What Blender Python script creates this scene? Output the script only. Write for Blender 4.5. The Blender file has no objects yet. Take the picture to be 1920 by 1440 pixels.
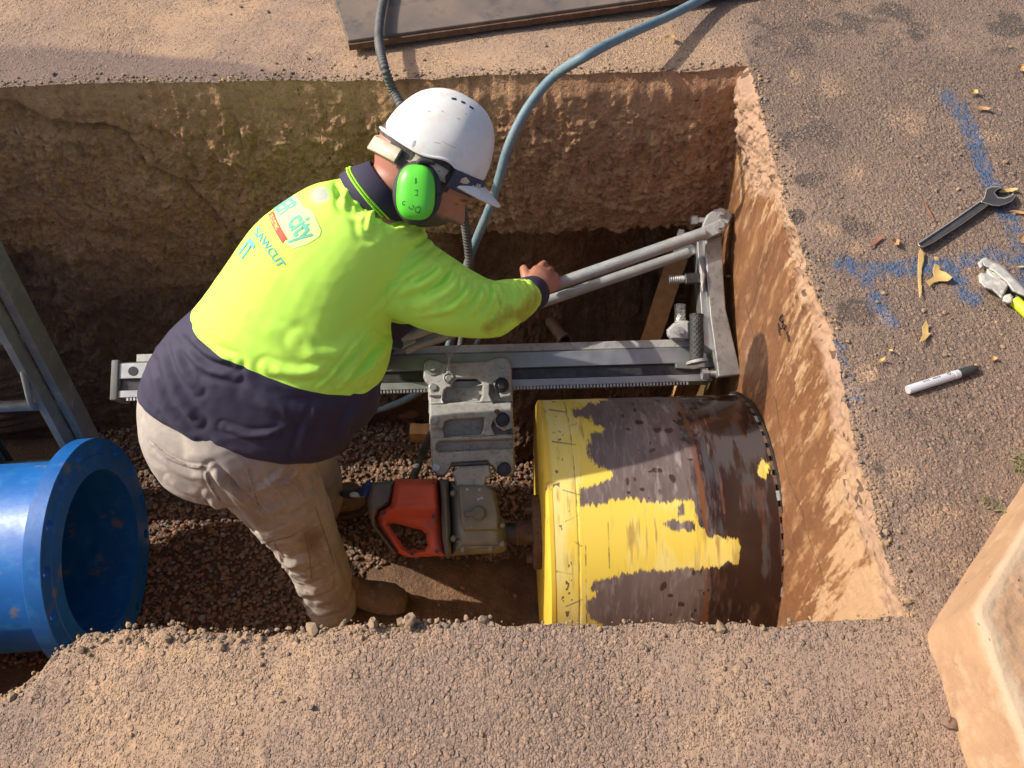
import bpy, bmesh, math, random
import numpy as np
from mathutils import Vector, Matrix
from mathutils.bvhtree import BVHTree

rng = np.random.default_rng(7)
random.seed(7)
S = bpy.context.scene
COL = S.collection

# ------------------------------------------------------------------ camera, sky, sun
F = 1507.0
PITCH = math.radians(55)
CAMZ = 1.4
cam_d = bpy.data.cameras.new("camera")
cam_d.sensor_width = 36.0
cam_d.lens = F / 1920.0 * 36.0
cam_d.clip_start = 0.05
cam_d.clip_end = 300
cam = bpy.data.objects.new("camera", cam_d)
COL.objects.link(cam)
cam.location = (0, 0, CAMZ)
cam.rotation_euler = (math.pi / 2 - PITCH, 0, 0)
S.camera = cam

SUN_EL = math.radians(38)
SUN_AZ = math.radians(12.5)          # degrees from -X towards +Y
sun_dir = Vector((-math.cos(SUN_EL) * math.cos(SUN_AZ), math.cos(SUN_EL) * math.sin(SUN_AZ), math.sin(SUN_EL)))
W = bpy.data.worlds.new("World")
S.world = W
W.use_nodes = True
wn = W.node_tree
sky = wn.nodes.new('ShaderNodeTexSky')
sky.sky_type = 'NISHITA'
sky.sun_disc = False
sky.sun_elevation = SUN_EL
sky.sun_rotation = math.atan2(sun_dir.x, sun_dir.y)
sky.air_density = 0.75
sky.dust_density = 4.0
sky.ozone_density = 1.0
wn.links.new(sky.outputs[0], wn.nodes['Background'].inputs[0])
wn.nodes['Background'].inputs[1].default_value = 0.15
sl = bpy.data.lights.new("sun", 'SUN')
sl.energy = 4.6
sl.angle = math.radians(0.6)
sl.color = (1.0, 0.93, 0.82)
so = bpy.data.objects.new("sun", sl)
COL.objects.link(so)
so.rotation_euler = sun_dir.to_track_quat('Z', 'Y').to_euler()
S.view_settings.view_transform = 'Standard'
S.view_settings.look = 'None'
S.view_settings.exposure = 0.20
S.view_settings.gamma = 1.0
S.cycles.max_bounces = 8
S.cycles.diffuse_bounces = 5
S.cycles.use_denoising = True

# ------------------------------------------------------------------ viewing geometry helpers (photo pixel -> point of the place)
CAM = np.array([0, 0, CAMZ])
FW = np.array([0, math.cos(PITCH), -math.sin(PITCH)])
UP = np.array([0, math.sin(PITCH), math.cos(PITCH)])
RT = np.array([1.0, 0, 0])


def ray(u, v):
    return FW + (u - 960) / F * RT - (v - 720) / F * UP


def P(u, v, d):
    return CAM + d * ray(u, v)


def atz(u, v, z=0.0):
    r = ray(u, v)
    return CAM + r * (z - CAMZ) / r[2]


def aty(u, v, y):
    r = ray(u, v)
    return CAM + r * y / r[1]


def proj(V):
    D = np.asarray(V, float) - CAM
    d = D @ FW
    d = np.where(d < 0.05, 0.05, d)
    return np.stack([960 + F * (D @ RT) / d, 720 - F * (D @ UP) / d], -1)


# ------------------------------------------------------------------ numpy noise
def _h(ix, iy, iz, s):
    n = (ix.astype(np.int64) * 374761393 + iy.astype(np.int64) * 668265263 + iz.astype(np.int64) * 2147483647 + s * 974634777) & 0xffffffff
    n = ((n ^ (n >> 13)) * 1274126177) & 0xffffffff
    n = ((n ^ (n >> 16)) * 2246822519) & 0xffffffff
    n = n ^ (n >> 15)
    return (n & 0xffffff) / float(0xffffff)


def vnoise(p, s=0):
    p = np.asarray(p, float)
    i = np.floor(p)
    f = p - i
    f = f * f * (3 - 2 * f)
    i = i.astype(np.int64)
    out = 0
    for a in (0, 1):
        for b in (0, 1):
            for c in (0, 1):
                w = (f[:, 0] if a else 1 - f[:, 0]) * (f[:, 1] if b else 1 - f[:, 1]) * (f[:, 2] if c else 1 - f[:, 2])
                out = out + w * _h(i[:, 0] + a, i[:, 1] + b, i[:, 2] + c, s)
    return out * 2 - 1


def fbm(p, o=4, s=0, g=0.5, ridged=False):
    p = np.asarray(p, float)
    a, t, n = 1.0, 0, 0
    for k in range(o):
        v = vnoise(p * (2.03 ** k) + 17.3 * k, s + k)
        if ridged:
            v = 1 - 2 * np.abs(v)
        t = t + a * v
        n += a
        a *= g
    return t / n


def worley(x, y, s=0, jit=0.9):
    ix, iy = np.floor(x).astype(np.int64), np.floor(y).astype(np.int64)
    d1 = np.full(x.shape, 9.0)
    d2 = np.full(x.shape, 9.0)
    idn = np.zeros(x.shape)
    z = np.zeros_like(ix)
    for a in (-1, 0, 1):
        for b in (-1, 0, 1):
            cx, cy = ix + a, iy + b
            px = cx + 0.5 + jit * (_h(cx, cy, z, s) - 0.5)
            py = cy + 0.5 + jit * (_h(cx, cy, z + 1, s) - 0.5)
            r = _h(cx, cy, z + 2, s)
            d = np.hypot(px - x, py - y)
            m = d < d1
            d2 = np.where(m, d1, np.minimum(d2, d))
            idn = np.where(m, r, idn)
            d1 = np.where(m, d, d1)
    return d1, d2, idn


def seg_dist(U, poly, closed=False):
    """distance of 2D points to a polyline"""
    poly = np.asarray(poly, float)
    best = np.full(len(U), 1e9)
    n = len(poly)
    for k in range(n if closed else n - 1):
        a, b = poly[k], poly[(k + 1) % n]
        ab = b - a
        t = np.clip(((U - a) @ ab) / max(ab @ ab, 1e-9), 0, 1)
        d = np.hypot(*(U - a - t[:, None] * ab).T)
        best = np.minimum(best, d)
    return best


def inside(U, poly):
    poly = np.asarray(poly, float)
    x, y = U[:, 0], U[:, 1]
    r = np.zeros(len(U), bool)
    n = len(poly)
    for k in range(n):
        x1, y1 = poly[k]
        x2, y2 = poly[(k + 1) % n]
        if y1 == y2:
            continue
        c = ((y1 > y) != (y2 > y)) & (x < (x2 - x1) * (y - y1) / (y2 - y1) + x1)
        r ^= c
    return r


def sdf(U, poly):
    """positive inside"""
    U = np.asarray(U, float)
    return np.where(inside(U, poly), 1, -1) * seg_dist(U, poly, True)


def sstep(a, b, x):
    t = np.clip((x - a) / (b - a), 0, 1)
    return t * t * (3 - 2 * t)


# ------------------------------------------------------------------ objects
ORIG = {}


def tag(o, label=None, cat=None, group=None, kind=None):
    if label: o['label'] = label
    if cat: o['category'] = cat
    if group: o['group'] = group
    if kind: o['kind'] = kind
    return o


def thing(name, loc, label, cat, group=None):
    o = bpy.data.objects.new(name, None)
    o.empty_display_size = 0.1
    COL.objects.link(o)
    loc = Vector([float(c) for c in loc])
    o.location = loc
    ORIG[o.name] = loc
    return tag(o, label, cat, group)


def add(name, V, Fc, mat, parent=None, smooth=True, sharp=None, bevel=None, attrs=None, origin=None, segs=2):
    V = np.asarray(V, float)
    me = bpy.data.meshes.new(name)
    if parent is not None:
        org = ORIG[parent.name]
    elif origin is not None:
        org = Vector([float(c) for c in origin])
    else:
        org = Vector((float(V[:, 0].mean()), float(V[:, 1].mean()), float(V[:, 2].min())))
    Vl = V - np.array(org)
    if isinstance(Fc, np.ndarray) and Fc.ndim == 2:
        n, k = Fc.shape
        me.vertices.add(len(Vl))
        me.vertices.foreach_set('co', Vl.astype(np.float32).ravel())
        me.loops.add(n * k)
        me.loops.foreach_set('vertex_index', Fc.astype(np.int32).ravel())
        me.polygons.add(n)
        me.polygons.foreach_set('loop_start', np.arange(0, n * k, k, dtype=np.int32))
        me.update(calc_edges=True)
    else:
        me.from_pydata([tuple(v) for v in Vl], [], [tuple(int(i) for i in f) for f in Fc])
        me.update()
    if attrs:
        for k, a in attrs.items():
            at = me.attributes.new(k, 'FLOAT', 'POINT')
            at.data.foreach_set('value', np.asarray(a, np.float32))
    me.validate()
    if smooth:
        me.shade_smooth()
        if sharp:
            me.set_sharp_from_angle(angle=math.radians(sharp))
    else:
        me.shade_flat()
    me.materials.append(mat)
    o = bpy.data.objects.new(name, me)
    COL.objects.link(o)
    if parent is not None:
        o.parent = parent
    else:
        o.location = org
    ORIG[o.name] = org
    if bevel:
        m = o.modifiers.new('bevel', 'BEVEL')
        m.width = bevel
        m.segments = segs
        m.limit_method = 'ANGLE'
        m.angle_limit = math.radians(40)
    return o


class MB:
    """collects shapes for one mesh"""

    def __init__(s):
        s.v = []
        s.f = []
        s.n = 0

    def raw(s, V, Fc):
        V = np.asarray(V, float)
        s.v.append(V)
        s.f += [tuple(int(i) + s.n for i in f) for f in Fc]
        s.n += len(V)
        return s

    def box(s, o, ex, ey, ez):
        """centre and three half axes"""
        o, ex, ey, ez = [np.asarray(a, float) for a in (o, ex, ey, ez)]
        V = [o + a * ex + b * ey + c * ez for c in (-1, 1) for b in (-1, 1) for a in (-1, 1)]
        fl = [(0, 2, 3, 1), (4, 5, 7, 6), (0, 1, 5, 4), (2, 6, 7, 3), (0, 4, 6, 2), (1, 3, 7, 5)]
        if np.dot(np.cross(ex, ey), ez) < 0:
            fl = [f[::-1] for f in fl]
        return s.raw(V, fl)

    def cyl(s, a, b, r, n=24, r2=None, ph=0.0):
        a, b = np.asarray(a, float), np.asarray(b, float)
        t = b - a
        t = t / np.linalg.norm(t)
        h = np.array([0, 0, 1.0]) if abs(t[2]) < 0.9 else np.array([1.0, 0, 0])
        x = np.cross(t, h)
        x /= np.linalg.norm(x)
        y = np.cross(t, x)
        r2 = r if r2 is None else r2
        an = np.linspace(0, 2 * math.pi, n, endpoint=False) + ph
        c = np.cos(an)[:, None] * x + np.sin(an)[:, None] * y
        V = np.concatenate([a + r * c, b + r2 * c])
        fl = [(i, (i + 1) % n, n + (i + 1) % n, n + i) for i in range(n)]
        fl += [tuple(range(n))[::-1], tuple(range(n, 2 * n))]
        return s.raw(V, fl)

    def lathe(s, o, ax, prof, n=48, closed=False):
        """prof: list of (distance along axis, radius)"""
        o, t = np.asarray(o, float), np.asarray(ax, float)
        t = t / np.linalg.norm(t)
        h = np.array([0, 0, 1.0]) if abs(t[2]) < 0.9 else np.array([1.0, 0, 0])
        x = np.cross(t, h)
        x /= np.linalg.norm(x)
        y = np.cross(t, x)
        an = np.linspace(0, 2 * math.pi, n, endpoint=False)
        c = np.cos(an)[:, None] * x + np.sin(an)[:, None] * y
        V = np.concatenate([o + t * h_ + r_ * c for h_, r_ in prof])
        m = len(prof)
        fl = []
        for k in range(m if closed else m - 1):
            k2 = (k + 1) % m
            fl += [(k * n + i, k * n + (i + 1) % n, k2 * n + (i + 1) % n, k2 * n + i) for i in range(n)]
        if not closed:
            fl += [tuple(range(n))[::-1], tuple(range((m - 1) * n, m * n))]
        return s.raw(V, fl)

    def prism(s, pts, e):
        """3D outline swept by vector e"""
        pts = np.asarray(pts, float)
        n = len(pts)
        V = np.concatenate([pts, pts + np.asarray(e, float)])
        fl = [(i, (i + 1) % n, n + (i + 1) % n, n + i) for i in range(n)]
        fl += [tuple(range(n))[::-1], tuple(range(n, 2 * n))]
        return s.raw(V, fl)

    def tube(s, pts, r, n=12, sub=6, rib=None):
        V, fl = tube_geo(pts, r, n, sub, rib)
        return s.raw(V, fl)

    def add(s, name, mat, parent=None, **k):
        return add(name, np.concatenate(s.v), s.f, mat, parent, **k)


def catmull(pts, sub):
    pts = np.asarray(pts, float)
    if len(pts) < 3 or sub <= 1:
        return pts
    Q = np.vstack([2 * pts[0] - pts[1], pts, 2 * pts[-1] - pts[-2]])
    out = []
    for i in range(1, len(Q) - 2):
        p0, p1, p2, p3 = Q[i - 1:i + 3]
        for k in range(sub):
            t = k / sub
            out.append(0.5 * (2 * p1 + (p2 - p0) * t + (2 * p0 - 5 * p1 + 4 * p2 - p3) * t * t + (3 * p1 - p0 - 3 * p2 + p3) * t ** 3))
    out.append(pts[-1])
    return np.array(out)


def tube_geo(pts, r, n=12, sub=6, rib=None, round_ends=False):
    pts = np.asarray(pts, float)
    rr = np.full(len(pts), r, float) if np.isscalar(r) else np.asarray(r, float)
    A = catmull(np.column_stack([pts, rr]), sub)
    C, R = A[:, :3], A[:, 3].copy()
    if round_ends:
        t0 = C[0] - C[1]; t0 /= np.linalg.norm(t0)
        t1 = C[-1] - C[-2]; t1 /= np.linalg.norm(t1)
        ang = np.radians([80, 60, 40, 20])
        C = np.vstack([[C[0] + t0 * R[0] * math.sin(a) for a in ang], C, [C[-1] + t1 * R[-1] * math.sin(a) for a in ang[::-1]]])
        R = np.concatenate([[R[0] * math.cos(a) for a in ang], R, [R[-1] * math.cos(a) for a in ang[::-1]]])
    if rib is not None:
        per, amp = rib
        L = np.concatenate([[0], np.cumsum(np.linalg.norm(np.diff(C, axis=0), axis=1))])
        m = int(L[-1] / per * 5) + 2
        q = np.linspace(0, L[-1], m)
        C = np.column_stack([np.interp(q, L, C[:, k]) for k in range(3)])
        R = np.interp(q, L, R) + amp * np.sin(q / per * 2 * math.pi)
    T = np.gradient(C, axis=0)
    T /= np.maximum(np.linalg.norm(T, axis=1), 1e-9)[:, None]
    h = np.array([0.0, 0, 1]) if abs(T[0][2]) < 0.9 else np.array([1.0, 0, 0])
    x = np.cross(T[0], h)
    x /= np.linalg.norm(x)
    V = []
    an = np.linspace(0, 2 * math.pi, n, endpoint=False)
    for c, t, r_ in zip(C, T, R):
        x = x - t * (x @ t)
        x /= np.linalg.norm(x)
        y = np.cross(t, x)
        V.append(c + r_ * (np.cos(an)[:, None] * x + np.sin(an)[:, None] * y))
    m = len(C)
    V = np.concatenate(V)
    fl = []
    for k in range(m - 1):
        fl += [(k * n + i, k * n + (i + 1) % n, (k + 1) * n + (i + 1) % n, (k + 1) * n + i) for i in range(n)]
    fl += [tuple(range(n))[::-1], tuple(range((m - 1) * n, m * n))]
    return V, fl


def grid_faces(nx, ny):
    i = np.arange(nx - 1)[None, :] + np.arange(ny - 1)[:, None] * nx
    i = i.ravel()
    return np.stack([i, i + 1, i + 1 + nx, i + nx], -1)


# ------------------------------------------------------------------ materials
def M(name, c1, c2=None, scale=8, rough=0.7, metal=0.0, bump=0.0, bscale=40, c3=None, detail=6, rough2=None, stretch=None, attr=None, spots=None, coat=0.0, lo=0.35, hi=0.65, bdist=0.01, trans=0.0):
    """procedural material: two or three tones mixed by noise, bump, optional attribute masks.
    attr: list of (attribute name, colour, lo, hi, roughness or None, noise amount)"""
    m = bpy.data.materials.new(name)
    m.use_nodes = True
    nt = m.node_tree
    b = nt.nodes['Principled BSDF']
    L = nt.links.new
    tc = nt.nodes.new('ShaderNodeTexCoord')
    vec = tc.outputs['Object']
    if stretch:
        mp = nt.nodes.new('ShaderNodeMapping')
        mp.inputs['Scale'].default_value = stretch
        L(vec, mp.inputs['Vector'])
        vec = mp.outputs[0]

    def noise(sc, det=6, rgh=0.6, v=None):
        n = nt.nodes.new('ShaderNodeTexNoise')
        n.inputs['Scale'].default_value = sc
        n.inputs['Detail'].default_value = det
        n.inputs['Roughness'].default_value = rgh
        L(v or vec, n.inputs['Vector'])
        return n.outputs[0]

    def remap(x, lo_, hi_):
        r = nt.nodes.new('ShaderNodeMapRange')
        r.inputs[1].default_value = lo_
        r.inputs[2].default_value = hi_
        L(x, r.inputs[0])
        return r.outputs[0]

    def mix(f, a, c):
        x = nt.nodes.new('ShaderNodeMix')
        x.data_type = 'RGBA'
        L(f, x.inputs[0])
        for sock, val in ((x.inputs[6], a), (x.inputs[7], c)):
            if hasattr(val, 'links'):
                L(val, sock)
            else:
                sock.default_value = (*val, 1)
        return x.outputs[2]

    def math_(op, a, c):
        x = nt.nodes.new('ShaderNodeMath')
        x.operation = op
        for sock, val in ((x.inputs[0], a), (x.inputs[1], c)):
            if hasattr(val, 'links'):
                L(val, sock)
            else:
                sock.default_value = val
        return x.outputs[0]

    colr = c1
    n1 = None
    if c2:
        n1 = noise(scale, detail)
        colr = mix(remap(n1, lo, hi), c1, c2)
    if c3:
        colr = mix(remap(noise(scale * 3.7, 5), 0.52, 0.68), colr, c3)
    if spots:
        col_s, sc_s, lo_s, hi_s = spots
        colr = mix(remap(noise(sc_s, 4), lo_s, hi_s), colr, col_s)
    ro = rough
    if rough2 is not None:
        rm = nt.nodes.new('ShaderNodeMapRange')
        rm.inputs[1].default_value = 0.35
        rm.inputs[2].default_value = 0.65
        rm.inputs[3].default_value = rough
        rm.inputs[4].default_value = rough2
        L(noise(scale * 1.7, 5), rm.inputs[0])
        ro = rm.outputs[0]
    for a in (attr or []):
        nm, ca, l_, h_, ra, na = a[:6]
        at = nt.nodes.new('ShaderNodeAttribute')
        at.attribute_name = nm
        f = at.outputs['Fac']
        if na:
            f = math_('ADD', f, math_('MULTIPLY', math_('SUBTRACT', noise(a[6] if len(a) > 6 else 60, 5), 0.5), na))
        f = remap(f, l_, h_)
        colr = mix(f, colr, ca)
        if ra is not None:
            x = nt.nodes.new('ShaderNodeMix')
            L(f, x.inputs[0])
            if hasattr(ro, 'links'):
                L(ro, x.inputs[2])
            else:
                x.inputs[2].default_value = ro
            x.inputs[3].default_value = ra
            ro = x.outputs[0]
    if hasattr(colr, 'links'):
        L(colr, b.inputs['Base Color'])
    else:
        b.inputs['Base Color'].default_value = (*colr, 1)
    if hasattr(ro, 'links'):
        L(ro, b.inputs['Roughness'])
    else:
        b.inputs['Roughness'].default_value = ro
    b.inputs['Metallic'].default_value = metal
    if coat:
        b.inputs['Coat Weight'].default_value = coat
        b.inputs['Coat Roughness'].default_value = 0.15
    if trans:
        b.inputs['Transmission Weight'].default_value = trans
    if bump:
        bp = nt.nodes.new('ShaderNodeBump')
        bp.inputs['Strength'].default_value = bump
        bp.inputs['Distance'].default_value = bdist
        hgt = noise(bscale, 8, 0.65)
        L(hgt, bp.inputs['Height'])
        L(bp.outputs[0], b.inputs['Normal'])
    return m


MT = {}
MT['ground'] = M('asphalt_and_dust', (0.275, 0.188, 0.138), (0.318, 0.212, 0.148), scale=5, rough=0.95, bump=0.5, bscale=300, bdist=0.0015,
                 attr=[('grey', (0.18, 0.124, 0.095), 0.35, 0.75, None, 0.7, 26), ('dust', (0.43, 0.275, 0.165), 0.4, 0.8, None, 0.5, 25),
                       ('dark', (0.060, 0.048, 0.043), 0.5, 0.75, None, 0.3, 60),
                       ('purplebrown', (0.19, 0.130, 0.105), 0.3, 0.8, None, 0.4, 20), ('rust', (0.22, 0.12, 0.068), 0.4, 1.2, None, 0.8, 22)])


def pebbles(m):
    """angular stones of the road mix: cells with their own tone and height, then spray paint over them"""
    nt = m.node_tree
    L = nt.links.new
    N = nt.nodes.new
    b = nt.nodes['Principled BSDF']
    base = b.inputs['Base Color'].links[0].from_socket
    nrm = b.inputs['Normal'].links[0].from_socket
    tc = N('ShaderNodeTexCoord')
    dn = N('ShaderNodeTexNoise'); dn.inputs['Scale'].default_value = 140; dn.inputs['Detail'].default_value = 2
    L(tc.outputs['Object'], dn.inputs['Vector'])
    va = N('ShaderNodeVectorMath'); va.operation = 'MULTIPLY_ADD'
    L(dn.outputs['Color'], va.inputs[0]); va.inputs[1].default_value = (0.006, 0.006, 0.006)
    L(tc.outputs['Object'], va.inputs[2])

    def mth(op, a, c, cl=False):
        x = N('ShaderNodeMath'); x.operation = op; x.use_clamp = cl
        for k, q in ((0, a), (1, c)):
            if hasattr(q, 'links'): L(q, x.inputs[k])
            else: x.inputs[k].default_value = q
        return x.outputs[0]

    def mr(x, a, c):
        r = N('ShaderNodeMapRange'); r.interpolation_type = 'SMOOTHSTEP'
        r.inputs[1].default_value = a; r.inputs[2].default_value = c
        L(x, r.inputs[0])
        return r.outputs[0]

    def at(n):
        a = N('ShaderNodeAttribute'); a.attribute_name = n
        return a.outputs['Fac']
    grey = at('grey')
    cl = N('ShaderNodeTexNoise'); cl.inputs['Scale'].default_value = 9; cl.inputs['Detail'].default_value = 4
    L(tc.outputs['Object'], cl.inputs['Vector'])
    hgt = None
    col = base
    for sc, amp, thr in ((100, 1.0, 0.68), (190, 0.62, 0.44), (330, 0.40, 0.25)):
        v = N('ShaderNodeTexVoronoi'); v.inputs['Scale'].default_value = sc
        L(va.outputs[0], v.inputs['Vector'])
        sp = N('ShaderNodeSeparateColor'); L(v.outputs['Color'], sp.inputs[0])
        q = mth('ADD', sp.outputs[0], mth('MULTIPLY', mth('SUBTRACT', cl.outputs[0], 0.5), 1.1))
        q = mth('ADD', q, mth('MULTIPLY', grey, 0.42))
        q = mth('SUBTRACT', q, mth('MULTIPLY', mth('SUBTRACT', at('bind'), 0.4), 0.5))
        pres = mr(q, thr, thr + 0.06)
        dome = mr(v.outputs['Distance'], 0.62, 0.28)
        body = mth('MULTIPLY', dome, pres)
        h = mth('MULTIPLY', body, mth('MULTIPLY_ADD', sp.outputs[1], amp) if False else mth('MULTIPLY', mth('ADD', sp.outputs[1], 0.5), amp))
        hgt = h if hgt is None else mth('MAXIMUM', hgt, h)
        cr = N('ShaderNodeValToRGB')
        e = cr.color_ramp.elements
        e[0].position, e[0].color = 0.0, (0.085, 0.064, 0.054, 1)
        e[1].position, e[1].color = 1.0, (0.42, 0.285, 0.19, 1)
        for p_, c_ in ((0.3, (0.13, 0.098, 0.08)), (0.6, (0.22, 0.152, 0.11)), (0.85, (0.33, 0.22, 0.145)), (0.93, (0.34, 0.175, 0.10))):
            n_ = e.new(p_); n_.color = (*c_, 1)
        L(sp.outputs[2], cr.inputs[0])
        k = mth('MULTIPLY', body, mth('MULTIPLY_ADD', grey, 0.35), True) if False else mth('MULTIPLY', body, mth('ADD', mth('MULTIPLY', grey, 0.5), 0.42), True)
        mx = N('ShaderNodeMix'); mx.data_type = 'RGBA'
        L(k, mx.inputs[0]); L(col, mx.inputs[6]); L(cr.outputs[0], mx.inputs[7])
        col = mx.outputs[2]
    # grit and pits between the stones
    gn = N('ShaderNodeTexNoise'); gn.inputs['Scale'].default_value = 210; gn.inputs['Detail'].default_value = 5; gn.inputs['Roughness'].default_value = 0.7
    L(tc.outputs['Object'], gn.inputs['Vector'])
    mx = N('ShaderNodeMix'); mx.data_type = 'RGBA'
    L(mth('MULTIPLY', mr(gn.outputs[0], 0.55, 0.68), 0.55), mx.inputs[0]); L(col, mx.inputs[6]); mx.inputs[7].default_value = (0.14, 0.095, 0.068, 1)
    col = mx.outputs[2]
    # spray paint sits on the tops of the stones
    pn = N('ShaderNodeTexNoise'); pn.inputs['Scale'].default_value = 38; pn.inputs['Detail'].default_value = 6
    L(tc.outputs['Object'], pn.inputs['Vector'])
    pm = mth('ADD', at('paint'), mth('MULTIPLY', mth('SUBTRACT', pn.outputs[0], 0.5), 1.9))
    pm = mth('ADD', pm, mth('MULTIPLY', mth('SUBTRACT', hgt, 0.45), 0.9))
    pm = mth('MULTIPLY', mr(pm, 0.36, 0.68), mth('MULTIPLY', mr(at('paint'), 0.05, 0.5), 0.74))
    mx = N('ShaderNodeMix'); mx.data_type = 'RGBA'
    pc = N('ShaderNodeMix'); pc.data_type = 'RGBA'
    L(cl.outputs[0], pc.inputs[0]); pc.inputs[6].default_value = (0.030, 0.080, 0.19, 1); pc.inputs[7].default_value = (0.035, 0.12, 0.24, 1)
    L(pm, mx.inputs[0]); L(col, mx.inputs[6]); L(pc.outputs[2], mx.inputs[7])
    L(mx.outputs[2], b.inputs['Base Color'])
    bp = N('ShaderNodeBump'); bp.inputs['Strength'].default_value = 1.0; bp.inputs['Distance'].default_value = 0.0034
    L(hgt, bp.inputs['Height']); L(nrm, bp.inputs['Normal'])
    L(bp.outputs[0], b.inputs['Normal'])


pebbles(MT['ground'])
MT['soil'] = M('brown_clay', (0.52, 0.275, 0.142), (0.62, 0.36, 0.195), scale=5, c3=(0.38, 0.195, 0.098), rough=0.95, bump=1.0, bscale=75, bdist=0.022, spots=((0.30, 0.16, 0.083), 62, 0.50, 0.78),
               attr=[('red', (0.52, 0.24, 0.12), 0.3, 0.8, None, 0.6, 12), ('olive', (0.45, 0.28, 0.135), 0.5, 1.1, None, 0.6, 9), ('depth_shade', (0.155, 0.085, 0.047), 0.35, 0.9, 0.8, 0.6, 12), ('pit', (0.10, 0.06, 0.038), 0.5, 0.8, None, 0.3, 30)])
MT['concrete'] = M('wet_orange_concrete', (0.235, 0.105, 0.045), (0.15, 0.068, 0.032), scale=7, rough=0.36, rough2=0.58, bump=0.7, bscale=90, bdist=0.005, stretch=(1, 1, 0.35), c3=(0.38, 0.21, 0.10),
                   attr=[('dry', (0.42, 0.262, 0.142), 0.44, 0.66, 0.9, 0.85, 110), ('lip', (0.36, 0.225, 0.145), 0.4, 0.8, 0.95, 0.6, 30), ('crack', (0.085, 0.045, 0.025), 0.4, 1.0, None, 0.3, 90), ('lowbrown', (0.15, 0.10, 0.045), 0.4, 0.9, 0.35, 0.6, 16), ('pit', (0.12, 0.07, 0.045), 0.5, 0.8, None, 0.3, 60)])
MT['gravel'] = M('crushed_stone', (0.155, 0.10, 0.072), (0.21, 0.125, 0.082), scale=30, rough=0.85, bump=0.4, bscale=180, bdist=0.003,
                 attr=[('tone', (0.30, 0.15, 0.08), 0.55, 0.75, None, 0.0), ('tone', (0.24, 0.215, 0.19), 0.88, 0.92, None, 0.0)])
MT['rubble'] = M('lip_rubble', (0.30, 0.205, 0.125), (0.23, 0.155, 0.10), scale=30, rough=0.95, bump=0.5, bscale=160, bdist=0.003,
                 attr=[('tone', (0.165, 0.135, 0.108), 0.70, 0.75, None, 0.0), ('tone', (0.38, 0.24, 0.115), 0.88, 0.92, None, 0.0)])
MT['kerb'] = M('orange_stained_concrete', (0.41, 0.25, 0.14), (0.34, 0.20, 0.112), scale=6, rough=0.9, bump=0.7, bscale=75, bdist=0.004, c3=(0.44, 0.285, 0.17), spots=((0.27, 0.165, 0.1), 28, 0.62, 0.72),
               attr=[('top', (0.27, 0.20, 0.145), 0.35, 0.75, None, 0.6, 20), ('pale', (0.41, 0.30, 0.20), 0.4, 0.9, None, 0.8, 30), ('pit', (0.12, 0.07, 0.04), 0.5, 0.7, None, 0.0), ('stone', (0.14, 0.12, 0.11), 0.5, 0.7, None, 0.0)])
MT['plate'] = M('steel_road_plate', (0.13, 0.105, 0.09), (0.22, 0.16, 0.12), scale=4, rough=0.55, rough2=0.8, c3=(0.10, 0.085, 0.078), metal=0.25, bump=0.15, bscale=60, bdist=0.004)
MT['rustedge'] = M('rusty_plate_edge', (0.10, 0.05, 0.03), (0.17, 0.09, 0.05), scale=40, rough=0.95, bump=0.8, bscale=90, bdist=0.01)
MT['alu'] = M('weathered_aluminium', (0.40, 0.39, 0.37), (0.30, 0.29, 0.275), scale=14, rough=0.42, rough2=0.6, metal=0.75, bump=0.08, bscale=160, bdist=0.002, c3=(0.24, 0.22, 0.195))
MT['rail'] = M('rail_aluminium', (0.44, 0.44, 0.435), (0.35, 0.35, 0.345), scale=12, rough=0.35, rough2=0.5, metal=0.8, bump=0.05, bscale=200, bdist=0.001)
MT['cast'] = M('dirty_cast_aluminium', (0.46, 0.45, 0.43), (0.36, 0.35, 0.33), scale=18, rough=0.5, rough2=0.7, metal=0.2, bump=0.3, bscale=200, bdist=0.003, c3=(0.27, 0.25, 0.22), spots=((0.60, 0.58, 0.55), 60, 0.68, 0.75))
MT['steel'] = M('galvanised_steel', (0.42, 0.435, 0.435), (0.32, 0.33, 0.325), scale=25, rough=0.4, rough2=0.6, metal=0.35, bump=0.1, bscale=160, bdist=0.002, c3=(0.36, 0.33, 0.27))
MT['bolt'] = M('bolt_steel', (0.55, 0.55, 0.56), (0.38, 0.37, 0.36), scale=60, rough=0.4, metal=0.75, bump=0.1, bscale=200, bdist=0.001)
MT['darksteel'] = M('dark_oily_steel', (0.05, 0.05, 0.052), (0.09, 0.085, 0.08), scale=40, rough=0.35, metal=0.6, bump=0.1, bscale=200, bdist=0.001)
MT['black'] = M('black_rubber', (0.022, 0.022, 0.024), (0.045, 0.042, 0.04), scale=30, rough=0.65, bump=0.2, bscale=150, bdist=0.002)
MT['rust'] = M('rusty_steel', (0.105, 0.05, 0.032), (0.16, 0.085, 0.055), scale=30, rough=0.85, bump=0.5, bscale=110, bdist=0.004, c3=(0.07, 0.035, 0.025))
MT['redplastic'] = M('red_housing_plastic', (0.62, 0.105, 0.05), (0.52, 0.08, 0.04), scale=12, rough=0.5, rough2=0.65, bump=0.06, bscale=250, bdist=0.001, spots=((0.28, 0.11, 0.07), 22, 0.62, 0.75))
MT['greyplastic'] = M('dark_grey_housing', (0.11, 0.112, 0.112), (0.15, 0.145, 0.132), scale=15, rough=0.5, rough2=0.7, bump=0.12, bscale=180, bdist=0.002, c3=(0.17, 0.145, 0.115))
MT['gearbox'] = M('gearbox_casting', (0.24, 0.228, 0.195), (0.17, 0.16, 0.135), scale=14, rough=0.5, rough2=0.7, metal=0.15, bump=0.2, bscale=160, bdist=0.003, c3=(0.20, 0.18, 0.145), spots=((0.46, 0.44, 0.40), 50, 0.66, 0.74))
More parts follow.
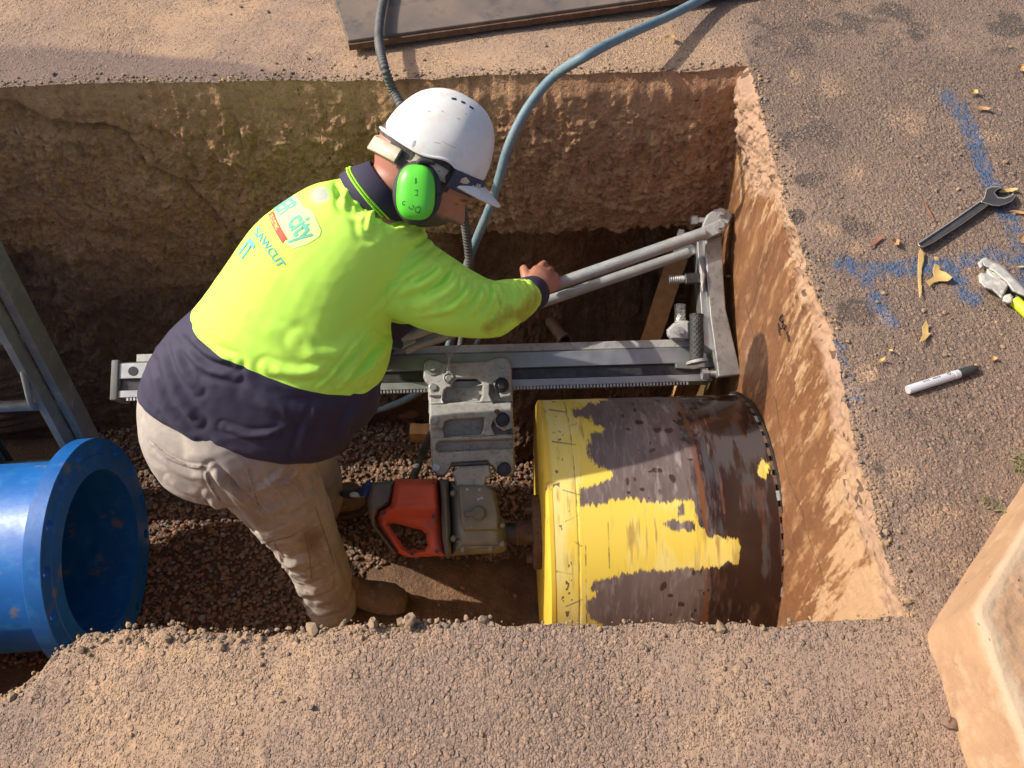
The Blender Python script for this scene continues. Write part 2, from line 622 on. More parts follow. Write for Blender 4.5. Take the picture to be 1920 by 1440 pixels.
MT['pipe'] = M('blue_pipe_coating', (0.008, 0.13, 0.44), (0.007, 0.10, 0.36), scale=5, rough=0.34, rough2=0.55, bump=0.15, bscale=40, bdist=0.005, c3=(0.02, 0.16, 0.45), spots=((0.20, 0.17, 0.14), 13, 0.61, 0.74))
MT['timber'] = M('rough_timber', (0.62, 0.34, 0.15), (0.48, 0.25, 0.105), scale=6, rough=0.85, bump=0.4, bscale=30, bdist=0.004, stretch=(6, 1, 6))
MT['bluehose'] = M('dusty_blue_hose', (0.13, 0.205, 0.245), (0.19, 0.24, 0.255), scale=7, rough=0.6, c3=(0.075, 0.155, 0.21), bump=0.08, bscale=120, bdist=0.002, spots=((0.25, 0.23, 0.20), 16, 0.62, 0.74))
MT['blackhose'] = M('black_ribbed_hose', (0.06, 0.062, 0.066), (0.13, 0.12, 0.11), scale=20, rough=0.65, bump=0.1, bscale=120, bdist=0.002)
MT['paleblue'] = M('pale_blue_cord', (0.50, 0.68, 0.74), (0.40, 0.57, 0.63), scale=20, rough=0.55)
MT['bluetape'] = M('blue_tape', (0.012, 0.03, 0.15), (0.02, 0.05, 0.2), scale=30, rough=0.5, bump=0.3, bscale=60, bdist=0.004)
MT['shirt'] = M('hi_vis_polyester', (0.61, 0.99, 0.11), (0.58, 0.98, 0.10), scale=4, rough=0.75, bump=0.12, bscale=700, bdist=0.001,
                attr=[('grime', (0.36, 0.36, 0.03), 0.45, 1.1, None, 0.9, 40), ('smudge', (0.42, 0.45, 0.36), 0.35, 0.8, None, 0.9, 22)])
MT['navy'] = M('navy_polyester', (0.028, 0.024, 0.052), (0.035, 0.029, 0.06), scale=8, rough=0.8, bump=0.12, bscale=600, bdist=0.001)
MT['stripe'] = M('lime_piping', (0.45, 0.85, 0.06), rough=0.8)
MT['trousers'] = M('dusty_khaki_cotton', (0.40, 0.355, 0.315), (0.325, 0.285, 0.25), scale=7, rough=0.9, bump=0.25, bscale=300, bdist=0.002, c3=(0.44, 0.38, 0.31), attr=[('grime', (0.17, 0.11, 0.07), 0.4, 0.9, None, 0.6, 14), ('seam', (0.19, 0.15, 0.115), 0.3, 0.95, None, 0.3, 90)])
MT['skin'] = M('sunburnt_skin', (0.44, 0.20, 0.135), (0.38, 0.16, 0.105), scale=18, rough=0.5, bump=0.15, bscale=180, bdist=0.002, attr=[('stubble', (0.10, 0.062, 0.048), 0.4, 0.9, 0.7, 0.5, 300), ('red', (0.40, 0.155, 0.11), 0.3, 0.9, None, 0.3, 40)])
MT['hair'] = M('short_dark_hair', (0.035, 0.024, 0.019), (0.10, 0.08, 0.075), scale=120, rough=0.7, bump=0.6, bscale=240, bdist=0.004, stretch=(1, 0.35, 1))
MT['helmet'] = M('scuffed_white_helmet', (0.76, 0.75, 0.72), (0.66, 0.65, 0.62), scale=9, rough=0.32, rough2=0.5, bump=0.04, bscale=90, bdist=0.002, spots=((0.30, 0.25, 0.20), 75, 0.66, 0.74), c3=(0.68, 0.63, 0.56))
MT['slot'] = M('dark_slot', (0.015, 0.013, 0.012), rough=0.8)
MT['cream'] = M('cream_harness_plastic', (0.62, 0.54, 0.40), (0.48, 0.40, 0.28), scale=30, rough=0.5, bump=0.2, bscale=80, bdist=0.003)
MT['muff'] = M('lime_green_plastic', (0.10, 0.62, 0.035), (0.12, 0.66, 0.05), scale=10, rough=0.38, bump=0.03, bscale=100, bdist=0.002, spots=((0.10, 0.3, 0.04), 60, 0.72, 0.78))
MT['strap'] = M('printed_strap', (0.035, 0.038, 0.06), (0.055, 0.058, 0.085), scale=30, rough=0.8, bump=0.3, bscale=300, bdist=0.001)
MT['white'] = M('pale_print', (0.60, 0.60, 0.58), rough=0.8)
MT['boot'] = M('dusty_tan_leather', (0.215, 0.14, 0.085), (0.155, 0.098, 0.06), scale=12, rough=0.85, bump=0.4, bscale=70, bdist=0.005, c3=(0.27, 0.20, 0.14))
MT['sole'] = M('boot_sole_rubber', (0.11, 0.07, 0.045), (0.07, 0.05, 0.035), scale=20, rough=0.9)
MT['elastic'] = M('dark_elastic', (0.03, 0.04, 0.04), (0.05, 0.06, 0.06), scale=60, rough=0.9)
MT['teal'] = M('teal_print', (0.13, 0.46, 0.33), (0.16, 0.50, 0.37), scale=60, rough=0.8)
MT['bluep'] = M('blue_print', (0.11, 0.40, 0.44), (0.14, 0.45, 0.48), scale=60, rough=0.8)
MT['redp'] = M('red_print', (0.72, 0.10, 0.06), (0.65, 0.09, 0.06), scale=60, rough=0.8)
MT['whitep'] = M('white_print_border', (0.72, 0.97, 0.30), rough=0.8)
MT['ink'] = M('black_marker_ink', (0.012, 0.014, 0.012), rough=0.6)
MT['leaf'] = M('dry_yellow_leaf', (0.52, 0.36, 0.13), (0.42, 0.27, 0.09), scale=25, rough=0.8, bump=0.2, bscale=120, bdist=0.002)
MT['leafo'] = M('dry_orange_leaf', (0.46, 0.27, 0.11), (0.33, 0.18, 0.08), scale=25, rough=0.8)
MT['twig'] = M('red_brown_twig', (0.30, 0.12, 0.06), (0.22, 0.09, 0.05), scale=25, rough=0.8)
MT['penbody'] = M('pen_silver', (0.55, 0.55, 0.58), rough=0.35, metal=0.2)
MT['spanner'] = M('dark_chrome_edge_glint', (0.10, 0.09, 0.085), (0.15, 0.135, 0.12), scale=20, rough=0.42, metal=0.7, bump=0.1, bscale=120, bdist=0.002, attr=[('edge', (0.62, 0.60, 0.56), 0.3, 0.9, 0.35, 0.6, 80)])  # pale rims paint a highlight along the steel edges
MT['tool'] = M('dusty_ratchet_metal', (0.50, 0.48, 0.44), (0.36, 0.34, 0.31), scale=25, rough=0.6, metal=0.3, bump=0.3, bscale=120, bdist=0.003, spots=((0.66, 0.62, 0.54), 30, 0.5, 0.62))
MT['lime'] = M('lime_grip', (0.50, 0.62, 0.02), (0.45, 0.56, 0.03), scale=25, rough=0.5)
MT['vial'] = M('green_vial', (0.22, 0.36, 0.13), (0.34, 0.42, 0.28), scale=80, rough=0.3)
MT['brick'] = M('broken_brick', (0.24, 0.125, 0.075), (0.18, 0.095, 0.06), scale=20, rough=0.95, bump=0.6, bscale=70, bdist=0.006)
MT['root'] = M('muddy_sheet', (0.13, 0.08, 0.05), (0.18, 0.11, 0.07), scale=14, rough=0.6, bump=0.5, bscale=40, bdist=0.006)
MT['drum'] = M('painted_worn_barrel', (0.165, 0.122, 0.112), (0.118, 0.085, 0.076), scale=5, rough=0.35, rough2=0.55, bump=0.08, bscale=60, bdist=0.002, stretch=(6, 1.2, 1.2), c3=(0.215, 0.175, 0.17),
               attr=[('fleck', (0.055, 0.030, 0.024), 0.5, 0.62, 0.3, 0.5, 30), ('wet', (0.026, 0.0115, 0.0085), 0.3, 0.75, 0.15, 0.8, 16), ('rusty', (0.085, 0.034, 0.016), 0.35, 0.9, 0.35, 0.6, 30), ('ring', (0.16, 0.055, 0.018), 0.4, 0.9, 0.5, 0.9, 22), ('bluegrey_sheen', (0.058, 0.050, 0.052), 0.5, 0.95, 0.25, 0.9, 22), ('wear', (0.30, 0.25, 0.235), 0.45, 0.9, 0.35, 0.5, 40),
                     ('paint', (0.76, 0.57, 0.085), 0.42, 0.60, 0.45, 0.75, 55), ('pale', (0.78, 0.66, 0.24), 0.25, 0.9, 0.55, 0.8, 14), ('smear', (0.46, 0.31, 0.07), 0.45, 1.0, 0.5, 0.4, 30), ('old', (0.45, 0.32, 0.09), 0.5, 0.7, 0.5, 0.7, 30), ('line', (0.085, 0.075, 0.04), 0.4, 0.95, 0.5, 0.5, 50)])
MT['yellow'] = M('yellow_paint', (0.78, 0.53, 0.06), (0.70, 0.46, 0.05), scale=12, rough=0.5, spots=((0.25, 0.17, 0.11), 24, 0.62, 0.7))
MT['grass'] = M('grass_green', (0.10, 0.13, 0.04), (0.2, 0.19, 0.08), scale=40, rough=0.8)

# ------------------------------------------------------------------ GROUND (one sheet with the trench cut out of it)
near_px = [(-300, 1420), (0, 1300), (75, 1250), (95, 1215), (150, 1188), (260, 1176), (400, 1172), (520, 1176), (640, 1170), (760, 1168), (900, 1167), (1020, 1172), (1200, 1172), (1400, 1170), (1460, 1177), (1490, 1167), (1600, 1160), (1700, 1157)]
right_px = [(1700, 1157), (1660, 1040), (1632, 930), (1622, 900), (1606, 850), (1588, 760), (1572, 680), (1558, 610), (1532, 560), (1512, 500), (1500, 455), (1478, 390), (1455, 300), (1432, 215), (1405, 122)]
far_px = [(-400, 178), (0, 163), (75, 160), (200, 155), (400, 152), (600, 150), (800, 148), (1000, 140), (1150, 137), (1300, 130), (1405, 122)]
NE = np.array([atz(*q)[:2] for q in near_px])
RE = np.array([atz(*q)[:2] for q in right_px])
FE = np.array([atz(*q)[:2] for q in far_px])
XL, XR, YN, YF = -3.5, 2.8, -0.8, 4.2
XC = NE[-1, 0]
YCN, YCF = NE[-1, 1], FE[-1, 1]


def yn(x):
    y = np.interp(x, np.r_[XL, NE[:, 0], XR], np.r_[0.18, NE[:, 1], YCN])
    p = np.column_stack([x, 0 * x, 0 * x])
    return y + np.where(x < XC, (0.006 + 0.011 * sstep(-0.1, -0.4, x)) * fbm(p * 18, 4, 5) + 0.004 * fbm(p * 70, 2, 6), 0)


def yf(x):
    y = np.interp(x, np.r_[XL, FE[:, 0], XR], np.r_[FE[0, 1] - 0.05, FE[:, 1], YCF])
    p = np.column_stack([x, 0 * x, 0 * x])
    return y + np.where(x < XC - 0.03, 0.007 * fbm(p * 14, 3, 8) + 0.003 * fbm(p * 70, 2, 9), 0)


def xe(y):
    x = np.interp(y, RE[:, 1], RE[:, 0])
    p = np.column_stack([y, 0 * y, 0 * y])
    return x + (0.003 + 0.006 * sstep(0.9, 1.4, y)) * fbm(p * 16, 3, 11) + 0.003 * fbm(p * 60, 2, 12)


def dens(a, b, d0, d1, step, coarse=0.06):
    """sample positions from a to b, dense between d0 and d1"""
    parts = []
    if a < d0: parts.append(np.linspace(a, d0, max(2, int((d0 - a) / coarse)), endpoint=False))
    parts.append(np.arange(d0, d1, step))
    if b > d1: parts.append(np.linspace(d1, b, max(2, int((b - d1) / coarse))))
    else: parts.append([b])
    return np.concatenate(parts)


blue_strokes = [[(1775, 180), (1800, 205), (1825, 262), (1838, 300), (1852, 340), (1862, 352)], [(1880, 400), (1898, 425), (1915, 470), (1925, 520), (1900, 545)],
                [(1575, 495), (1625, 510), (1680, 505), (1720, 505), (1770, 498), (1790, 515), (1805, 548), (1825, 560)], [(1640, 565), (1655, 588), (1668, 602)],
                [(1568, 650), (1574, 690), (1592, 730), (1608, 752)], [(1630, 500), (1625, 530)], [(1810, 490), (1860, 478), (1920, 490)]]
PH = {}


def ground_eval(X, Y):
    """height and masks of the road surface"""
    n = len(X)
    p = np.column_stack([X, Y, np.zeros(n)])
    px = proj(np.column_stack([X, Y, np.zeros(n)]))
    u, v = px[:, 0], px[:, 1]
    inn = (v < 2200) & (v > -300) & (np.abs(u - 960) < 1600)
    # how asphalt-like (grey, coarse) it is: right side yes, far left sandy, near strip in between
    right = sstep(XC - 0.12, XC + 0.12, X + 0.10 * fbm(p * 4, 3, 3)) * sstep(0.3, 0.55, Y + 0.3 * (X > 1.3))
    big = fbm(p * 2.6, 4, 21)
    med = fbm(p * 9, 4, 22)
    far = sstep(1.9, 2.05, Y) * (X < XC)
    grey = np.clip(0.12 + 0.58 * right + 0.35 * big + 0.2 * med - 0.25 * far, 0, 1)
    # sandy dust patches
    dust = np.clip(0.42 + 0.55 * fbm(p * 3.3 + 5, 4, 31) + 0.25 * fbm(p * 14, 3, 32) - 0.28 * right, 0, 1)
    dust = np.maximum(dust, far * (0.55 + 0.4 * fbm(p * 5, 3, 33)))
    for (a, b, r) in ((1560, 165, 45), (1590, 330, 45), (1545, 440, 40), (1600, 470, 30), (1640, 610, 40), (1480, 150, 35), (1700, 230, 60), (1620, 700, 30), (1760, 980, 60), (1690, 900, 40), (1850, 250, 40)):
        dust[inn] = np.maximum(dust[inn], 0.95 * np.exp(-(((u[inn] - a) / r) ** 2 + ((v[inn] - b) / (r * 0.8)) ** 2)) * np.clip(0.65 + 1.2 * fbm(p[inn] * 13, 3, 35), 0, 1.2))
    edge = np.exp(-np.clip(X - np.interp(Y, RE[:, 1], RE[:, 0]), 0, 9) / 0.05) * (Y > YCN) * (Y < YCF) * (X > XC - 0.1)
    dust = np.maximum(dust, edge * (0.55 + 0.8 * fbm(p * 10, 3, 34)))
    h = 0.008 * fbm(p * 1.7, 3, 41) + 0.0022 * fbm(p * 11, 3, 42)
    dn = np.clip(yn(X) - Y, 0, 9) if n else X
    lipb = np.exp(-dn / (0.016 + 0.010 * np.clip(fbm(p * 7, 2, 57), -1, 1))) * sstep(0.0, -0.35, X) * (Y < 0.7)
    h = h - 0.012 * lipb + lipb * (0.010 * fbm(p * 34, 3, 58) + 0.006 * fbm(p * 90, 2, 59))
    dust = np.maximum(dust, lipb * 1.1)
    # stones of the mix
    wx = X + 0.004 * vnoise(p * 60, 3); wy = Y + 0.004 * vnoise(p * 60 + 9, 4)
    d1, d2, i1 = worley(wx / 0.0125, wy / 0.0125, 1)
    e1, e2, j1 = worley(wx / 0.0072 + 3.3, wy / 0.0072, 2)
    c1_, c2_, k1 = worley(wx / 0.022 + 1.7, wy / 0.022, 3)
    cov = np.clip(0.45 + 0.25 * right + 0.4 * fbm(p * 7, 3, 51) - 0.35 * np.clip(dust - 0.5, 0, 1) - 0.2 * far, 0.05, 0.95)
    s1 = np.sqrt(np.clip(1 - (d1 / 0.52) ** 2, 0, 1)) * (i1 < cov) * (0.5 + 0.8 * ((i1 * 7.3) % 1))
    s2 = np.sqrt(np.clip(1 - (e1 / 0.52) ** 2, 0, 1)) * (j1 < cov * 0.9 + 0.1) * (0.4 + 0.8 * ((j1 * 5.7) % 1))
    s3 = np.sqrt(np.clip(1 - (c1_ / 0.45) ** 2, 0, 1)) * (k1 < 0.16 * cov) * (0.6 + 0.8 * ((k1 * 31.3) % 1))
    h = h + np.maximum.reduce([0.0014 * s1, 0.0010 * s2, 0.0022 * s3]) + 0.0006 * fbm(p * 170, 2, 61)
    h = h - 0.002 * np.clip(1 - right, 0, 1)
    tone1 = (i1 * 13.7) % 1
    stone = np.where((s1 > 0.25) & (tone1 > 0.45), 0.55 + 0.4 * right, 0.0) + np.where((s3 > 0.2), 0.75, 0)
    stone = stone * (0.6 + 0.5 * right)
    dark = np.where((s1 > 0.25) & (((i1 * 29.1) % 1) > 0.72 - 0.2 * right), 0.8, 0) * right * np.clip(0.7 + fbm(p * 4.3, 3, 52), 0, 1.2)
    dark = np.maximum(dark, 0.95 * edge * (fbm(p * 13, 3, 53) > 0.08) * right * (med > -0.1))
    for (a, b, r) in ((1450, 60, 60), (1520, 95, 55), (1600, 60, 60), (1430, 160, 25), (1470, 260, 28), (1520, 330, 35), (1505, 470, 22), (1600, 590, 45), (1560, 480, 40), (1640, 880, 22), (1665, 1000, 18), (1700, 1130, 26), (1760, 900, 30), (1880, 60, 60), (1690, 40, 70), (1500, 200, 45), (1452, 330, 24), (1540, 250, 50), (1490, 405, 24), (1600, 420, 45), (1425, 120, 30), (1560, 30, 60), (1590, 760, 14)):
        dark[inn] = np.maximum(dark[inn], 1.45 * np.exp(-(((u[inn] - a) / r) ** 2 + ((v[inn] - b) / (r * 0.7)) ** 2)) * np.clip(0.55 + 1.5 * fbm(p[inn] * 16, 3, 54), 0, 1))
    # purple-brown band along the far lip, left
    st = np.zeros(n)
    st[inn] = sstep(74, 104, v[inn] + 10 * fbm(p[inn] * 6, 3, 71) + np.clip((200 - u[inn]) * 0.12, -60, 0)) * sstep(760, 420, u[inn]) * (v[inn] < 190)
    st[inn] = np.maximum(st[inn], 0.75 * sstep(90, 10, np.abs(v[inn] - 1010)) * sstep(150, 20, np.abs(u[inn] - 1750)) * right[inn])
    rust = np.zeros(n)
    for (a, b, r) in ((1690, 300, 45), (1695, 360, 40), (1600, 590, 45), (1650, 860, 55), (1480, 60, 60), (1850, 300, 60), (1600, 180, 70)):
        rust[inn] = np.maximum(rust[inn], np.exp(-(((u[inn] - a) / r) ** 2 + ((v[inn] - b) / (r * 0.8)) ** 2)) * 0.62)
    rust = np.maximum(rust, lipb * 0.8)
    paint = np.zeros(n)
    q = np.nonzero(inn & (X > 0.7) & (u > 1500) & (v < 800))[0]
    if len(q):
        uv = np.column_stack([u[q], v[q]])
        b = np.zeros(len(q))
        for k, s_ in enumerate(blue_strokes):
            b = np.maximum(b, (0.86 if k < 5 else 0.7) * np.clip(1.25 - seg_dist(uv, s_) / (21 if k < 5 else 18), 0, 1))
        paint[q] = b * (0.75 + 0.5 * (h[q] > 0.002) * 0.5)
    bind = np.clip(0.45 + 0.9 * fbm(p * 2.2 + 11, 3, 55) + 0.5 * fbm(p * 8, 3, 56) + 0.22 * (X < 0.1) - 0.25 * right, 0, 1)
    return h, dict(bind=bind, grey=grey, dust=dust, stone=stone, dark=dark, purplebrown=st, rust=rust, paint=paint)


gV, gF, gA, off = [], [], [], 0


def patch(X, Y):
    """X, Y 2D arrays (rows, columns)"""
    global off
    ny, nx = X.shape
    h, a = ground_eval(X.ravel(), Y.ravel())
    gV.append(np.column_stack([X.ravel(), Y.ravel(), h]))
    gF.append(grid_faces(nx, ny) + off)
    gA.append(a)
    off += nx * ny


# near strip
xs = dens(XL, XR, -1.3, 1.15, 0.0030)
top = yn(xs)
t = np.concatenate([np.linspace(0, 0.60, 14, endpoint=False), np.linspace(0.60, 1, 150)])
patch(np.tile(xs, (len(t), 1)), YN + (top - YN)[None, :] * t[:, None])
# right side
ys = np.arange(YCN - 0.006, YCF + 0.006, 0.004)
xl = xe(ys)
t = np.concatenate([np.linspace(0, 1.05, 265, endpoint=False), np.linspace(1.05, XR - XC, 18)])
t = t / t[-1]
patch(xl[:, None] + (XR - xl)[:, None] * t[None, :], np.tile(ys[:, None], (1, len(t))))
# far side
xs = dens(XL, XR, -1.75, 1.75, 0.0046)
bot = yf(xs)
t = np.concatenate([np.linspace(0, 0.62, 130, endpoint=False), np.linspace(0.62, YF - 2.0, 20)])
t = t / t[-1]
patch(np.tile(xs, (len(t), 1)), bot[None, :] + (YF - bot)[None, :] * t[:, None])
# wide surroundings
for (a, b, c, d) in ((-40, 40, -40, YN), (-40, 40, YF, 40), (-40, XL, YN, YF), (XR, 40, YN, YF)):
    X, Y = np.meshgrid(np.linspace(a, b, 12), np.linspace(c, d, 12))
    patch(X, Y)
gV = np.concatenate(gV)
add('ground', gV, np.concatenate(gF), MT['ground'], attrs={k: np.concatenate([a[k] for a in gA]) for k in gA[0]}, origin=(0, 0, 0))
bpy.data.objects['ground']['kind'] = 'structure'

# ------------------------------------------------------------------ TRENCH: far earth wall
ZF = -1.42


def far_wall():
    xs = dens(XL, 0.78, -1.75, 0.78, 0.0056)
    ts = np.concatenate([np.linspace(0, 0.62, 130, endpoint=False), np.linspace(0.62, 1.62, 125)])   # arc length down the face
    X, T = np.meshgrid(xs, ts)
    x, t = X.ravel(), T.ravel()
    p = np.column_stack([x, 0 * x, -t])
    y0 = np.interp(x, xs, yf(np.minimum(xs, XC - 0.04)))
    # right half: ledge with an undercut below; left half: battered face
    und = sstep(-0.42, -0.05, x + 0.12 * fbm(p * 2.5, 2, 80))
    led = 0.535 + 0.085 * fbm(np.column_stack([x * 3.2, 0 * x, 0 * x]), 4, 81)
    prof_t = [0, 0.25, 0.50]
    dl = t - led
    y_r = np.where(dl < 0, -0.05 * sstep(0, 1, t / led) - 0.02 * sstep(0, 0.06, t), 0.02 + (0.10 + 0.18 * sstep(0.0, 0.5, x)) * sstep(0, 0.10, dl) - 0.10 * sstep(0.15, 0.5, dl) - 0.45 * sstep(0.45, 1.0, dl))
    z_r = np.where(dl < 0, -t, -led - 0.03 * sstep(0, 0.1, dl) - np.clip(dl - 0.10, 0, 9) * 0.95)
    y_l = -0.05 * t - 0.17 * sstep(0.6, 1.5, t)
    z_l = -t * 0.97
    y = y0 + und * y_r + (1 - und) * y_l
    z = und * z_r + (1 - und) * z_l
    # relief
    k = sstep(0.0, 0.05, t)
    big = 0.036 * fbm(p * 2.4 + 3, 2, 82) + 0.014 * fbm(p * 6, 3, 83)
    # broken ledges on the left
    r = fbm(np.column_stack([x * 3.5, 0 * x, -t * 7 + 0.9 * x]), 3, 84, ridged=True)
    led2 = 0.016 * sstep(0.15, 0.5, r)
    cl_d1, cl_d2, cl_i = worley(x / 0.055 + 0.5 * vnoise(p * 14, 5), t / 0.045 + 0.5 * vnoise(p * 14 + 5, 6), 9)
    clods = 0.010 * (cl_i - 0.4) * sstep(0.02, 0.2, cl_d2 - cl_d1)
    crack = sstep(0.05, 0.0, cl_d2 - cl_d1) * (fbm(p * 5, 2, 86) > 0.05)
    fine = 0.007 * fbm(p * 24, 4, 87, ridged=True) + 0.010 * fbm(p * 32, 4, 97) + 0.013 * fbm(p * 80, 3, 88, ridged=True)
    k = sstep(0.0, 0.22, t)
    y = y - 0.030 * k - k * (big + led2 * (0.3 + 0.7 * (1 - und)) + clods + fine) + 0.006 * crack * k - 0.004 * sstep(0, 0.05, t) * (1 + fbm(p * 40, 3, 98))
    z = z + k * 0.012 * fbm(p * 20 + 7, 3, 89)
    y = np.where(z > -0.03, np.minimum(y, y0 + 0.004), y)
    gh = ground_eval(xs, yf(np.minimum(xs, XC - 0.04)))[0]
    z = z + np.interp(x, xs, gh) * sstep(0.05, 0.0, t) + 0.001 * (t == 0)
    # broken ledge running down across the left half
    pq = proj(np.column_stack([x, y, z]))
    ll = np.array([(-60, 190), (0, 200), (60, 215), (95, 232), (150, 240), (200, 238), (245, 258), (262, 285), (275, 312), (305, 326), (345, 345), (400, 398), (440, 450)], float)
    qn = np.nonzero((pq[:, 0] < 520) & (pq[:, 0] > -200) & (pq[:, 1] < 560))[0]
    wob = 16 * fbm(p[qn] * 16, 4, 94)
    dd = seg_dist(pq[qn] + np.column_stack([wob, wob]), ll)
    below = pq[qn, 1] > np.interp(pq[qn, 0], ll[:, 0], ll[:, 1]) + wob
    gv = np.exp(-(dd / (6 + 4 * fbm(p[qn] * 20, 2, 95))) ** 2) * np.clip(0.55 + 1.3 * fbm(p[qn] * 9, 3, 96), 0, 1)
    y[qn] += 0.026 * gv + 0.030 * below * np.exp(-dd / 60)
    groove = np.zeros(len(x)); groove[qn] = gv
    V = np.column_stack([x, y, z])
    red = np.clip(0.38 * sstep(-0.5, 0.7, x) + 0.45 * fbm(p * 4, 3, 90), 0, 1)
    blob = np.exp(-(((x + 1.02) / 0.035) ** 2 + ((t - 0.045) / 0.03) ** 2)) * 0.9
    olive = np.clip(sstep(-0.1, -0.9, x) * sstep(-1.9, -1.1, x) * (0.55 + 0.5 * fbm(p * 3, 3, 91)), 0, 1)
    depth_shade = np.clip(0.95 * sstep(0.22, 1.0 + 0.35 * sstep(-0.4, 0.2, x), t + 0.25 * fbm(p * 3, 3, 92)), 0, 1)  # soil colour darkened downwards, painting in the fading skylight
    pit = np.clip(crack * 0.8 + np.maximum(sstep(0.45, 0.7, fbm(p * 24, 4, 93)) * 0.6, 0.55 * groove), 0, 1)
    o = add('earth_wall', V, grid_faces(len(xs), len(ts))[:, ::-1], MT['soil'], attrs=dict(red=np.maximum(red, blob), olive=olive, depth_shade=depth_shade, pit=pit), origin=(0, 2.05, ZF))
    tag(o, 'rough brown clay face of the trench behind the worker', 'trench wall')


far_wall()


def end_wall():
    ys = np.arange(YCN - 0.05, 2.42, 0.0032)
    ts = np.concatenate([np.linspace(0, 0.22, 72, endpoint=False), np.linspace(0.22, 1.5, 250)])
    Y, T = np.meshgrid(ys, ts)
    y, t = Y.ravel(), T.ravel()
    p = np.column_stack([0 * y, y, -t])
    x0 = np.interp(y, ys, xe(np.clip(ys, YCN, YCF)))
    lipw = 0.10 + 0.07 * fbm(p * np.array([1, 5, 0]), 3, 101) + 0.16 * sstep(1.55, 2.0, y)
    k = sstep(lipw, 0.0, t)            # 1 at the top
    wallx = 0.700
    x = wallx + (x0 - wallx) * k
    rough = sstep(lipw + 0.06, lipw - 0.05, t)
    x = x + rough * sstep(0, 0.02, t) * (0.45 + 0.55 * sstep(1.0, 1.5, y)) * (0.020 * fbm(p * 14, 4, 102) + 0.013 * fbm(p * 45, 3, 103) + 0.006 * fbm(p * 110, 2, 113)) + 0.0018 * fbm(p * 20, 3, 104) + 0.0012 * fbm(p * 70, 2, 114)
    # soil crust hanging in the far corner
    cor = sstep(1.93, 2.10, y + 0.10 * fbm(p * 6, 3, 105) - 0.10 * sstep(0.0, 0.4, t)) * sstep(0.6, 0.1, t)
    x = x - cor * (0.035 + 0.02 * fbm(p * 22, 3, 106)) * sstep(0, 0.03, t)
    gh = ground_eval(xe(np.clip(ys, YCN, YCF)), ys)[0]
    V = np.column_stack([x, y, -t + np.interp(y, ys, gh) * sstep(0.03, 0.0, t)])
    px = proj(V)
    strk = 0.6 * fbm(np.column_stack([0 * y, y * 30, t * 5]), 4, 107) + 0.5 * fbm(np.column_stack([0 * y, y * 75, t * 11]), 3, 117)
    tdry = 0.05 + 0.26 * sstep(1.05, 0.50, y) + 0.10 * sstep(1.5, 1.9, y)
    dry = np.clip(0.50 + 1.5 * (tdry - t + 0.14 * fbm(p * np.array([1, 6, 3]), 3, 108)) + 0.80 * strk, 0, 1)
    lip = np.clip(np.maximum(rough * (0.8 + 0.4 * fbm(p * 9, 3, 109)), cor), 0, 1)
    crack = np.zeros(len(y))
    for pl, w in (([(1395, 560), (1404, 590), (1408, 612), (1418, 650), (1428, 664), (1436, 678), (1437, 700), (1444, 730), (1455, 752), (1460, 790), (1470, 830), (1472, 866), (1481, 905), (1494, 935), (1505, 960), (1509, 990), (1518, 1012), (1526, 1040), (1535, 1055), (1545, 1090)], 1.3), ([(1550, 1075), (1538, 1092), (1526, 1118), (1512, 1128), (1500, 1145)], 1.2), ([(1440, 470), (1425, 520), (1412, 570), (1400, 600)], 1.0), ([(1505, 960), (1520, 938), (1545, 905)], 0.9)):
        crack = np.maximum(crack, np.clip(1.3 - seg_dist(px, pl) / w, 0, 1))
    pit = (fbm(p * 60, 2, 111) > 0.42) * rough * 0.9
    lowbrown = np.clip(sstep(0.62, 0.95, t) * (0.7 + 0.5 * fbm(p * 5, 3, 110)) + 0.75 * sstep(1.3, 1.7, y) * sstep(0.35, 0.7, t), 0, 1)  # darker brown and glossier towards the bottom and the far end
    o = add('concrete_wall', V, grid_faces(len(ys), len(ts)), MT['concrete'], attrs=dict(dry=dry, lip=lip, crack=crack, lowbrown=lowbrown, pit=pit), origin=(0.7, 1.3, ZF))
    tag(o, 'smooth orange stained concrete wall being cored at the trench end', 'concrete wall')
    return o


wall_obj = end_wall()
# handwritten scribble on the concrete wall
wt = MB()
marks = [[(1470, 590), (1466, 595), (1465, 601), (1469, 603)], [(1471, 599), (1469, 606)], [(1462, 606), (1463, 613), (1466, 615)], [(1463, 616), (1464, 624)], [(1472, 608), (1470, 613), (1473, 617), (1475, 611), (1472, 608)],
         [(1466, 622), (1465, 629)], [(1479, 621), (1478, 626), (1481, 630)], [(1480, 632), (1482, 640)]]
for mk in marks:
    pts = []
    for (u, v) in mk:
        r = ray(u, v)
        q = CAM + r * (0.700 / r[0])
        pts.append(q + np.array([-0.004, 0, 0]))
    wt.tube(pts, 0.0019, 6, 3)
o = wt.add('scribble', MT['ink'], wall_obj)


